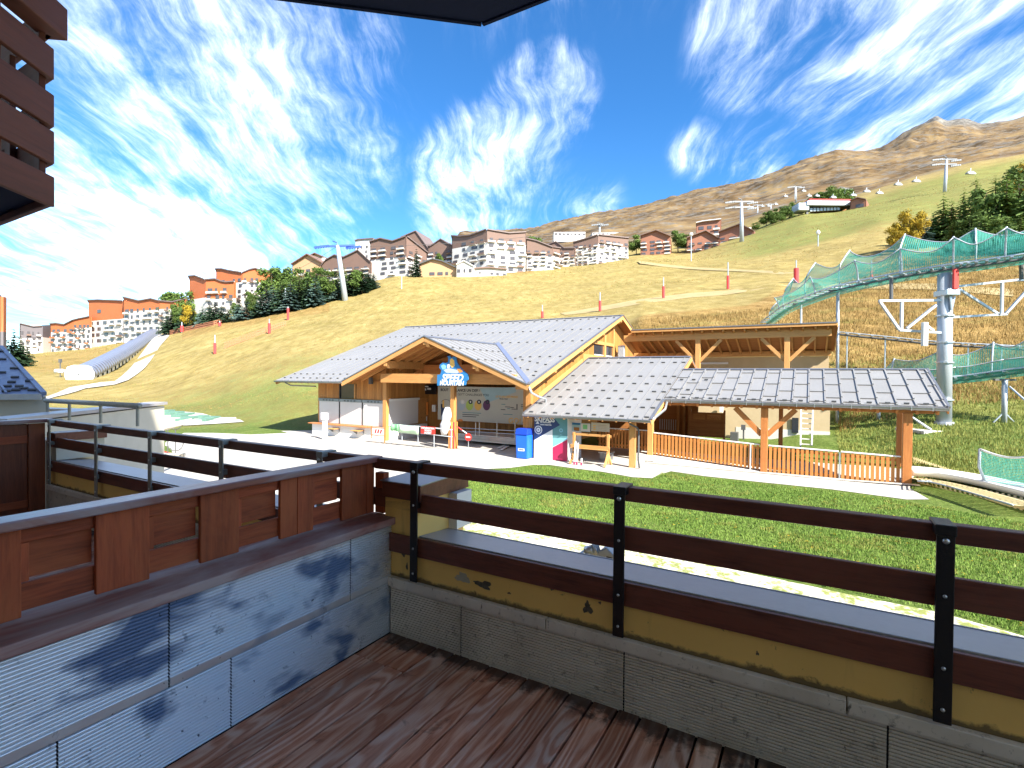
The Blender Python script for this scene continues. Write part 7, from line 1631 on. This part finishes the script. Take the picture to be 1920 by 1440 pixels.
# ------------------------------------------------------------------ red padded poles and snow guns on the meadow
def pad_pole(px, ytop, yp0, yp1, label, w_=5., base=None, pad=True, cap=False):
    g = hitg(px, yp1+2); Y = g[1]; k = Y/FPX; o = thing('padded_pole', label, 'pole', g, 'poles on the ski meadow')
    t = Q(px, ytop, Y); obj('pole', MB().tube([g-np.array([0, 0, .2]), t], .09*max(1, Y/90), 6), M['steel_white'], o)
    if pad: a, b = Q(px, yp1, Y), Q(px, yp0, Y); obj('pad', MB().tube([a, a+(b-a)*.5, b], w_/2*k, 10), M['redpad'], o, smooth=False)
    if cap: obj('head', MB().lathe([(w_*k*.5, -.2), (w_*k*.9, .2), (w_*k*.6, .7), (.05, .9)], c=tuple(t)), M['white'], o)
for args in ((1125, 548, 564, 583, 'red padded pole above the lodge ridge'), (1244, 520, 537, 558, 'red padded pole between the lodge and the canopy'), (1365, 492, 517, 542, 'red padded pole left of the toboggan nets'), (1017, 572, 584, 596, 'red padded pole just over the lodge roof'), (403, 628, 643, 663, 'red padded pole low on the left meadow'), (505, 598, 606, 625, 'red padded pole in the middle of the left meadow')):
    pad_pole(*args)
pad_pole(1493, 488, 503, 530, 'thick red padded pole rising behind the left nets', 9.); pad_pole(1634, 489, 503, 519, 'red padded pole seen through the green nets', 5.)
for px, yt, y0, y1, lb in ((506, 572, 576, 583, 'short red marker by the tree belt, left one'), (528, 570, 576, 583, 'short red marker by the tree belt, right one'), (463, 590, 593, 598, 'low red marker at the foot of the blue spruces'), (412, 602, 605, 611, 'small red marker above the left padded pole'), (341, 604, 611, 622, 'small red marker at the top of the white path')):
    pad_pole(px, yt, y0, y1, lb, 5.)
pad_pole(535, 541, 0, 580, 'tall bare white pole at the edge of the tree belt', pad=False); pad_pole(540, 575, 578, 600, 'orange red mast with white foot on the left meadow', 4.)
pad_pole(1534, 438, 0, 461, 'snow gun mast with round white head on the green hill', 4., pad=False, cap=True); pad_pole(1296, 441, 0, 488, 'thin pale lamp mast before the reddish chalets', 4., pad=False, cap=True)
pad_pole(753, 517, 0, 540, 'slim white pole on the bank below the white blocks', pad=False); pad_pole(681, 530, 0, 547, 'short lamp post right of the leaning pylon', 3., pad=False, cap=True)
fz = thing('safety_fence', 'faded orange netting fence running up the left meadow', 'fence', hitg(345, 625))
for a, b in (((318, 628), (400, 611)), ((400, 611), (470, 592)), ((470, 592), (528, 582)), ((420, 655), (480, 632)), ((480, 632), (537, 612))):
    A1, B1 = hitg(*a), hitg(*b); netquad(fz, M['net_orange'] if 'net_orange' in M else M['redpad'], (A1, B1, B1+np.array([0, 0, 1.3]), A1+np.array([0, 0, 1.3])), 10, 2, 0)
# ------------------------------------------------------------------ covered conveyor tube on the left
tf = np.array(hitg(150, 712)); Yf = tf[1]; tbk = np.array(hitg(288, 632)); 
tube = thing('conveyor_tunnel', 'silver arched conveyor tunnel climbing the slope at the left', 'tunnel', tf)
pth = [tf+(tbk-tf)*k/46 for k in range(47)]; pth = [np.array([p[0], p[1], max(ground(p[0], p[1]), tf[2]+(tbk[2]-tf[2])*(k/46)**1.1)]) for k, p in enumerate(pth)]
Rt = 2.0
for k in range(46):
    p, q = pth[k], pth[k+1]; d = (q-p); dn = d/np.linalg.norm(d); s_ = np.cross(dn, [0, 0, 1.]); s_ /= np.linalg.norm(s_); q2 = p+(q-p)*.985
    prof = [(math.cos(a), max(0, math.sin(a))) for a in [PI*j/10 for j in range(11)]]
    vs = [c+s_*x*Rt*(1 if zz > .02 else 1.0)+np.array([0, 0, .5+zz*Rt*1.0]) for c in (p, q2) for x, zz in prof]
    mb = MB().add(vs, [(j, j+1, 12+j, 11+j) for j in range(10)]); o = obj('arch_panel', mb, M['tunnel'], tube, smooth=True); so = o.modifiers.new('Solidify', 'SOLIDIFY'); so.thickness = .05
    if k % 2 == 0: obj('side_skirt', MB().prism([p+s_*Rt*1.01+np.array([0, 0, -.2]), q+s_*Rt*1.01+np.array([0, 0, -.2]), q+s_*Rt*1.01+np.array([0, 0, .48]), p+s_*Rt*1.01+np.array([0, 0, .48])], s_*.04), M['galv'], tube)
d = pth[2]-pth[0]; dn = d/np.linalg.norm(d); s_ = np.cross(dn, [0, 0, 1.]); s_ /= np.linalg.norm(s_); p = pth[0]-dn*.1
fr_ = [p+s_*x*Rt*1.04+np.array([0, 0, z*Rt]) for x, z in [(-.9, 0), (.9, 0), (1, .3), (1.0, .7), (.8, 1.15), (.4, 1.3), (-.4, 1.3), (-.8, 1.15), (-1, .7), (-1, .3)]]
obj('front_face', MB().prism(fr_, -dn*.2), M['white'], tube); obj('door_handle', MB().box(p[0]-.25, p[0]+.25, p[1]-.36, p[1]-.3, p[2]+.9, p[2]+1.05), M['grey_dark'], tube)
pm_ = thing('signal_post', 'dark signal post with white drum left of the tunnel mouth', 'post', hitg(113, 708)); g = np.array(hitg(113, 708)); kk = g[1]/FPX
obj('pole', MB().tube([g, g+np.array([0, 0, 34*kk])], .09), M['grey_dark'], pm_); obj('head', MB().box(g[0]-.18, g[0]+.18, g[1]-.2, g[1]+.2, g[2]+28*kk, g[2]+35*kk), M['grey_dark'], pm_)
obj('drum', MB().tube([g+np.array([-.9, 0, 12*kk]), g+np.array([.6, 0, 12*kk])], 4*kk, 12), M['white'], pm_, smooth=True)
# ------------------------------------------------------------------ far left neighbour: roof with snow guards, terrace walls
nb = thing('neighbour_wing', 'cream building wing with slate-blue metal roof at the far left', 'building', at_Y(40, 760, 12))
P0 = at_z(-60, 739, 3.35); P1 = at_z(80, 738.5, 3.35); u_ = (P1-P0)/np.linalg.norm(P1-P0); Y1 = P1[1]
r1 = at_Y(0, 650, Y1+4.6); rise = r1[2]-3.35; P2 = r1; P3 = P2-u_*9
P1r, P0r = P1, P1-u_*9
obj('roof', MB().prism([P0r, P1r, P2, P3], (0, 0, -.08)), M['roof_slate'], nb)
for k in range(1, 15):
    f = k/15; a = P1r+(P0r-P1r)*f; b = P2+(P3-P2)*f; beam('roof_seam', None, a+np.array([0, 0, .02]), b+np.array([0, 0, .02]), .04, .05, nb, M['roof_slate'])
for (px, py) in ((28, 709), (22, 718), (14, 726), (36, 726), (55, 716), (45, 730), (30, 733), (12, 735), (60, 733), (4, 700), (26, 692), (5, 675), (2, 660)):
    n_ = np.cross(u_, P2-P1r); n_ /= np.linalg.norm(n_); c = at_plane(px, py, P1r, n_); obj('snow_guard', _guard, None, nb, Matrix.Translation(c) @ Matrix.Rotation(math.atan2(u_[1], u_[0]), 4, 'Z') @ Matrix.Rotation(.5, 4, 'X') @ Matrix.Diagonal((.7, .7, .8, 1)))
beam('eave_flashing', None, P0r-np.array([0, .03, .06]), P1r-np.array([0, .03, .06]), .05, .12, nb, M['galv'])
beam('verge_flashing', None, P1r+np.array([.02, 0, 0]), P2+np.array([.02, 0, 0]), .1, .08, nb, M['roof_slate'])
w0 = P1r-u_*.12+np.array([0, .25, 0]); obj('wall', MB().prism([(w0-u_*9)*[1, 1, 0]+[0, 0, 1.6], w0*[1, 1, 0]+[0, 0, 1.6], w0*[1, 1, 0]+[0, 0, 3.28], (w0-u_*9)*[1, 1, 0]+[0, 0, 3.28]], (-2.9, 3, 0)), M['cream'], nb)
tw_ = thing('terrace_wall', 'low cream terrace wall with sloping metal coping beyond the neighbouring balcony', 'wall', at_z(240, 800, 2.))
a, b = at_z(118, 777, 3.0), at_z(308, 756, 3.0); dd = (b-a)*[1, 1, 0]; dn = dd/np.linalg.norm(dd); a2 = a-dn*1.5; nn = np.array([-dn[1], dn[0], 0])
obj('wall', MB().prism([a2*[1, 1, 0]+[0, 0, -.1], b*[1, 1, 0]+[0, 0, -.1], b*[1, 1, 0]+[0, 0, 2.93], a2*[1, 1, 0]+[0, 0, 2.93]], nn*.35), M['cream'], tw_)
beam('coping', None, a2+nn*.17+(0, 0, 0), b+nn*.17+dn*.05, .46, .07, tw_, M['coping'])
gq = thing('terrace_railing', 'thin grey steel railing along the terrace behind the cream wall', 'railing', at_z(170, 752, 3.3))
a, b = at_z(86, 751, 3.25), at_z(262, 761, 3.25)
obj('top_rail', MB().tube([a, b], .045, 8), M['galv_rail'], gq, smooth=True)
for f in (.02, .28, .62, .98): p = a+(b-a)*f; obj('upright', MB().tube([p, p-np.array([0, 0, .35])], .025), M['galv_rail'], gq)
tf2 = thing('terrace_floor', 'flat grey terrace edge under the thin steel railing', 'terrace', at_z(170, 765, 2.8)); a, b = at_z(82, 764, 2.85), at_z(255, 770, 2.85)
obj('slab', MB().prism([a+(0, -.3, 0), b+(0, -.3, 0), b+(0, .1, 0), a+(0, .1, 0)], (0, 0, -.07)), M['coping'], tf2)
aw = thing('porch_roof', 'small cream porch with red panel under the terrace wall', 'porch', at_z(265, 850, 0))
a, b = at_z(180, 826, 2.0), at_z(300, 800, 2.0)
obj('roof', MB().prism([a, b, b+(-.4, 2.4, .1), a+(-.4, 2.4, .1)], (0, 0, -.18)), M['cream'], aw)
c = at_z(286, 868, 0); obj('red_panel', MB().box(c[0]-.6, c[0]-.1, c[1], c[1]+.1, .0, 1.7), M['redpad'], aw); obj('wall', MB().box(c[0]-3.6, c[0]-.61, c[1]+.2, c[1]+.4, 0, 1.8), M['cream'], aw); obj('window', MB().box(c[0]-3.2, c[0]-1.2, c[1]+.16, c[1]+.2, .4, 1.4), M['glass'], aw)
dc = thing('red_deckchair', 'small red and white folded lounger on the pale paving below', 'lounger', at_z(283, 868, 0)); c = at_z(276, 872, 0)
obj('seat', MB().prism([c, c+(.9, -.1, 0), c+(.75, .5, .35), c+(-.1, .5, .6)], (0, 0, .06)), M['redpad'], dc); obj('frame', MB().bar(c+np.array([0, .3, 0]), c+np.array([.8, .3, .45]), .05), M['white'], dc)
for px, w_, lb in ((303, .17, 'narrow pale flower pot beside the basket planter'), (329, .34, 'pale basket planter under the iron rings')):
    c = at_z(px, 874, 0); o = thing('planter', lb, 'planter', c); obj('pot', MB().lathe([(w_*.75, 0), (w_, .5), (w_+.03, .52), (w_*.9, .53)], c=tuple(c)), M['cream'], o, smooth=True)
    for i in range(12 if w_ > .3 else 0): a_ = 2*PI*i/12; obj('wire', MB().tube([c+np.array([w_*.77*math.cos(a_), w_*.77*math.sin(a_), .02]), c+np.array([(w_+.02)*math.cos(a_), (w_+.02)*math.sin(a_), .5])], .012, 4), M['grey_dark'], o)
ir = thing('iron_stand', 'black wrought iron stand of two rings over the basket planter', 'stand', at_z(329, 874, 0)); c = at_z(329, 874, 0)
obj('stem', MB().tube([c, c+np.array([0, 0, 1.5])], .02), M['grey_dark'], ir); obj('stem', MB().tube([c+np.array([-.32, 0, 0]), c+np.array([-.32, 0, 1.6])], .02), M['grey_dark'], ir)
obj('ring', MB().tube([c+np.array([.32*math.cos(a_), 0, .95+.32*math.sin(a_)]) for a_ in [2*PI*i/20 for i in range(21)]], .02, 5, caps=False), M['grey_dark'], ir)
obj('half_ring', MB().tube([c+np.array([.26*math.cos(a_), 0, 1.78+.26*math.sin(a_)]) for a_ in [PI+PI*i/10 for i in range(11)]], .02, 5), M['grey_dark'], ir)
# pale pitch with green mats
pitch_s = sheet('pitch', [hitg(*q)[:2] for q in ((298, 773), (312, 771), (380, 777), (450, 788), (458, 792), (400, 796), (345, 800), (300, 800))], M['pave'], .05, 2.)
for i, (px, py, mt) in enumerate(((318, 779, 1), (331, 777, 1), (350, 780, 1), (337, 783, 1), (355, 787, 1), (346, 791, 1), (377, 785, 1), (398, 787, 1), (384, 791, 1), (360, 795, 0), (314, 774, 1), (426, 790, 0), (312, 791, 0))):
    c = hitg(px, py); o = thing('mat', 'mat %s on the pale pitch' % i, 'mat', c, 'mats on the pale pitch'); 
    MT = globals().setdefault('MT', []); MT.append((px+py*.01, mt, o)); obj('mat_body', MB().box(c[0]-.42, c[0]+.42, c[1]-.55, c[1]+.55, c[2]+.0, c[2]+.28), M['green_mat'] if mt else M['concrete'], o, bevel=.02)
# floodlight fixed outside the coping
fl = thing('floodlight', 'grey floodlight on a bent arm fixed outside the coping', 'floodlight', BF.w(1.2, .38, 2.85))
cpt = lambda px, py, t: np.array(CH.P*0)+at_plane(px, py, BF.w(0, t, 0), BF.v)
a0, a1, a2_, a3 = cpt(1078, 1045, .34), cpt(1098, 1032, .42), cpt(1112, 1030, .42), cpt(1130, 1034, .42)
obj('arm', MB().tube([a0+(0, 0, -.15), a0, a1, a2_], .010, 8), M['galv'], fl, smooth=True); obj('clamp', MB().tube([a1, a2_], .024, 10), M['galv'], fl, smooth=True)
obj('bracket', MB().bar(cpt(1107, 1022, .42), cpt(1116, 1044, .42), .012, .05), M['galv'], fl); obj('bracket', MB().bar(cpt(1115, 1018, .42), cpt(1120, 1036, .44), .012, .045), M['steel_white'], fl)
hd = [cpt(*q, .40) for q in ((1120, 1035), (1136, 1026), (1150, 1040), (1155, 1052), (1142, 1048), (1122, 1046))]
obj('lamp_head', MB().prism(hd, BF.v*.13), M['steel_white'], fl, bevel=.008); obj('lens', MB().prism([cpt(*q, .398) for q in ((1137, 1043), (1148, 1046), (1144, 1050), (1136, 1048))], BF.v*.012), M['glass'], fl)
# ------------------------------------------------------------------ grass standing on the lawn and banks
def blades(name, pts, hmin, hmax, w_, mat, seed=1, lean=.5, tuft=1):
    g = np.random.RandomState(seed); P_ = np.array(pts); n = len(P_); a = g.uniform(0, 2*PI, n); h = g.uniform(hmin, hmax, n); ww = w_*g.uniform(.6, 1.4, n); l = g.uniform(0, lean, n)*h; b = g.uniform(0, 2*PI, n)
    d = np.stack([np.cos(a)*ww, np.sin(a)*ww, np.zeros(n)], -1); t = np.stack([np.cos(b)*l, np.sin(b)*l, h], -1)
    V = np.stack([P_-d, P_+d, P_+t], 1).reshape(-1, 3); me = bpy.data.meshes.new(name); me.vertices.add(len(V)); me.vertices.foreach_set('co', V.ravel())
    me.loops.add(3*n); me.loops.foreach_set('vertex_index', np.arange(3*n)); me.polygons.add(n); me.polygons.foreach_set('loop_start', np.arange(n)*3); me.update(calc_edges=True); me.materials.append(mat)
    o = bpy.data.objects.new(name, me); _link(o, None, I4); tag(o, kind='stuff'); return o
lawn = [pz(*q) for q in ((800, 890), (900, 885), (1000, 873), (1080, 881), (1130, 888), (1190, 897), (1222, 899), (1240, 888), (1320, 896), (1432, 909), (1560, 922), (1700, 941), (1800, 960), (1980, 990), (1980, 1205), (1760, 1146), (1600, 1112), (1400, 1070), (1160, 1018), (1010, 988), (900, 968), (800, 946), (760, 930), (760, 893))]
xs_ = [p[0] for p in lawn]; ys_ = [p[1] for p in lawn]; pts = []
while len(pts) < 90000:
    x, y = random.uniform(min(xs_), max(xs_)), random.uniform(min(ys_), max(ys_))
    if random.random() > (9./max(y, 9))**.5: continue
    if inpoly(x, y, lawn) and mnoise.noise(Vector((x*.8, y*.8, 0)))+random.random()*.9 > .05: pts.append((x, y, ground(x, y)))
blades('grass', pts, .03, .08, .011, M['grass_green'], 3)
dryp = [q for q in pts if mnoise.noise(Vector((q[0]*.55, q[1]*.55, 8.)))+mnoise.noise(Vector((q[0]*2.2, q[1]*2.2, 3.)))*.6 > .33]
blades('dead_grass', [(q[0]+.02, q[1]+.01, q[2]) for q in dryp], .03, .085, .012, M['grass_bank'], 9)
blades('fallen_leaves', [(q[0], q[1], q[2]+.03) for q in random.sample(pts, 1400)], .008, .02, .035, M['leaf_yellow'], 10, 2.)
pts = []
while len(pts) < 60000:
    px, Y = random.uniform(1150, 2050), random.uniform(30, 92)
    if Y < 47 and px < 1540: continue
    if Y > 62+max(0, px-1450)*.12: continue
    X = (px-960)/FPX*Y; l_ = CH.loc((X, Y, 0))
    if -1.5 < l_[0] < 13 and l_[1] < 26: continue
    if mnoise.noise(Vector((X*.35, Y*.35, 4.)))+random.random()*.9 > .12: pts.append((X, Y, ground(X, Y)))
blades('dry_grass', pts, .15, .5, .028, M['grass_dry'], 5, .6)
pts = []
while len(pts) < 42000:
    px, Y = random.uniform(1480, 2100), random.uniform(16, 42)
    X = (px-960)/FPX*Y; l_ = CH.loc((X, Y, 0))
    if l_[0] < 12.8 or (l_[0] < 15.2 and l_[1] < 8): continue
    if l_[1] < 1.5 and Y < 19: continue
    if mnoise.noise(Vector((X*.6, Y*.6, 4.)))+random.random()*.8 > .1: pts.append((X, Y, ground(X, Y)))
blades('grass', pts, .06, .22, .02, M['grass_bank'], 6, .6)

# every tree of a row gets its own label, by kind and order along the row
ORD = 'first second third fourth fifth sixth seventh eighth ninth tenth eleventh twelfth'.split()
rows_ = {}
for o, kind, px, where in TREES: rows_.setdefault((where, DESC[kind] if where[1] != 'shrub' else 'dark shrub'), []).append((px, o))
for (where, d_), L in rows_.items():
    L.sort(key=lambda x: x[0])
    for i, (px, o) in enumerate(L): o['label'] = ('%s %s from the left, %s' % (ORD[i], d_, where[0])) if len(L) > 1 else ('the only %s %s' % (d_, where[0]))

for mt in (0, 1):
    for i, (x_, _, o) in enumerate(sorted([q for q in MT if q[1] == mt], key=lambda q: q[0])): o['label'] = '%s %s mat from the left on the pale pitch' % (ORD[i], 'green' if mt else 'beige')

pts = []
while len(pts) < 34000:
    px, Y = random.uniform(-150, 2000), 50*math.exp(random.random()*1.65)
    X = (px-960)/FPX*Y; l_ = CH.loc((X, Y, 0))
    if -21 < l_[0] < 13 and l_[1] < 28: continue
    if mnoise.noise(Vector((X*.09, Y*.09, 4.)))+random.random()*.8 > .25: pts.append((X, Y, ground(X, Y)+.25*0))
for j_, (y0, y1) in enumerate(((50, 75), (75, 110), (110, 165), (165, 270))):
    q_ = [p_ for p_ in pts if y0 <= p_[1] < y1]; k_ = (y0+y1)/2/190
    blades('meadow_tufts', q_, .07*k_, .34*k_, .10*k_, M['grass_dry'], 15+j_, .9)
    blades('meadow_tufts', [(x+.3, y, z) for x, y, z in q_[::3]], .08*k_, .36*k_, .11*k_, M['grass_bank'], 26+j_, .9)
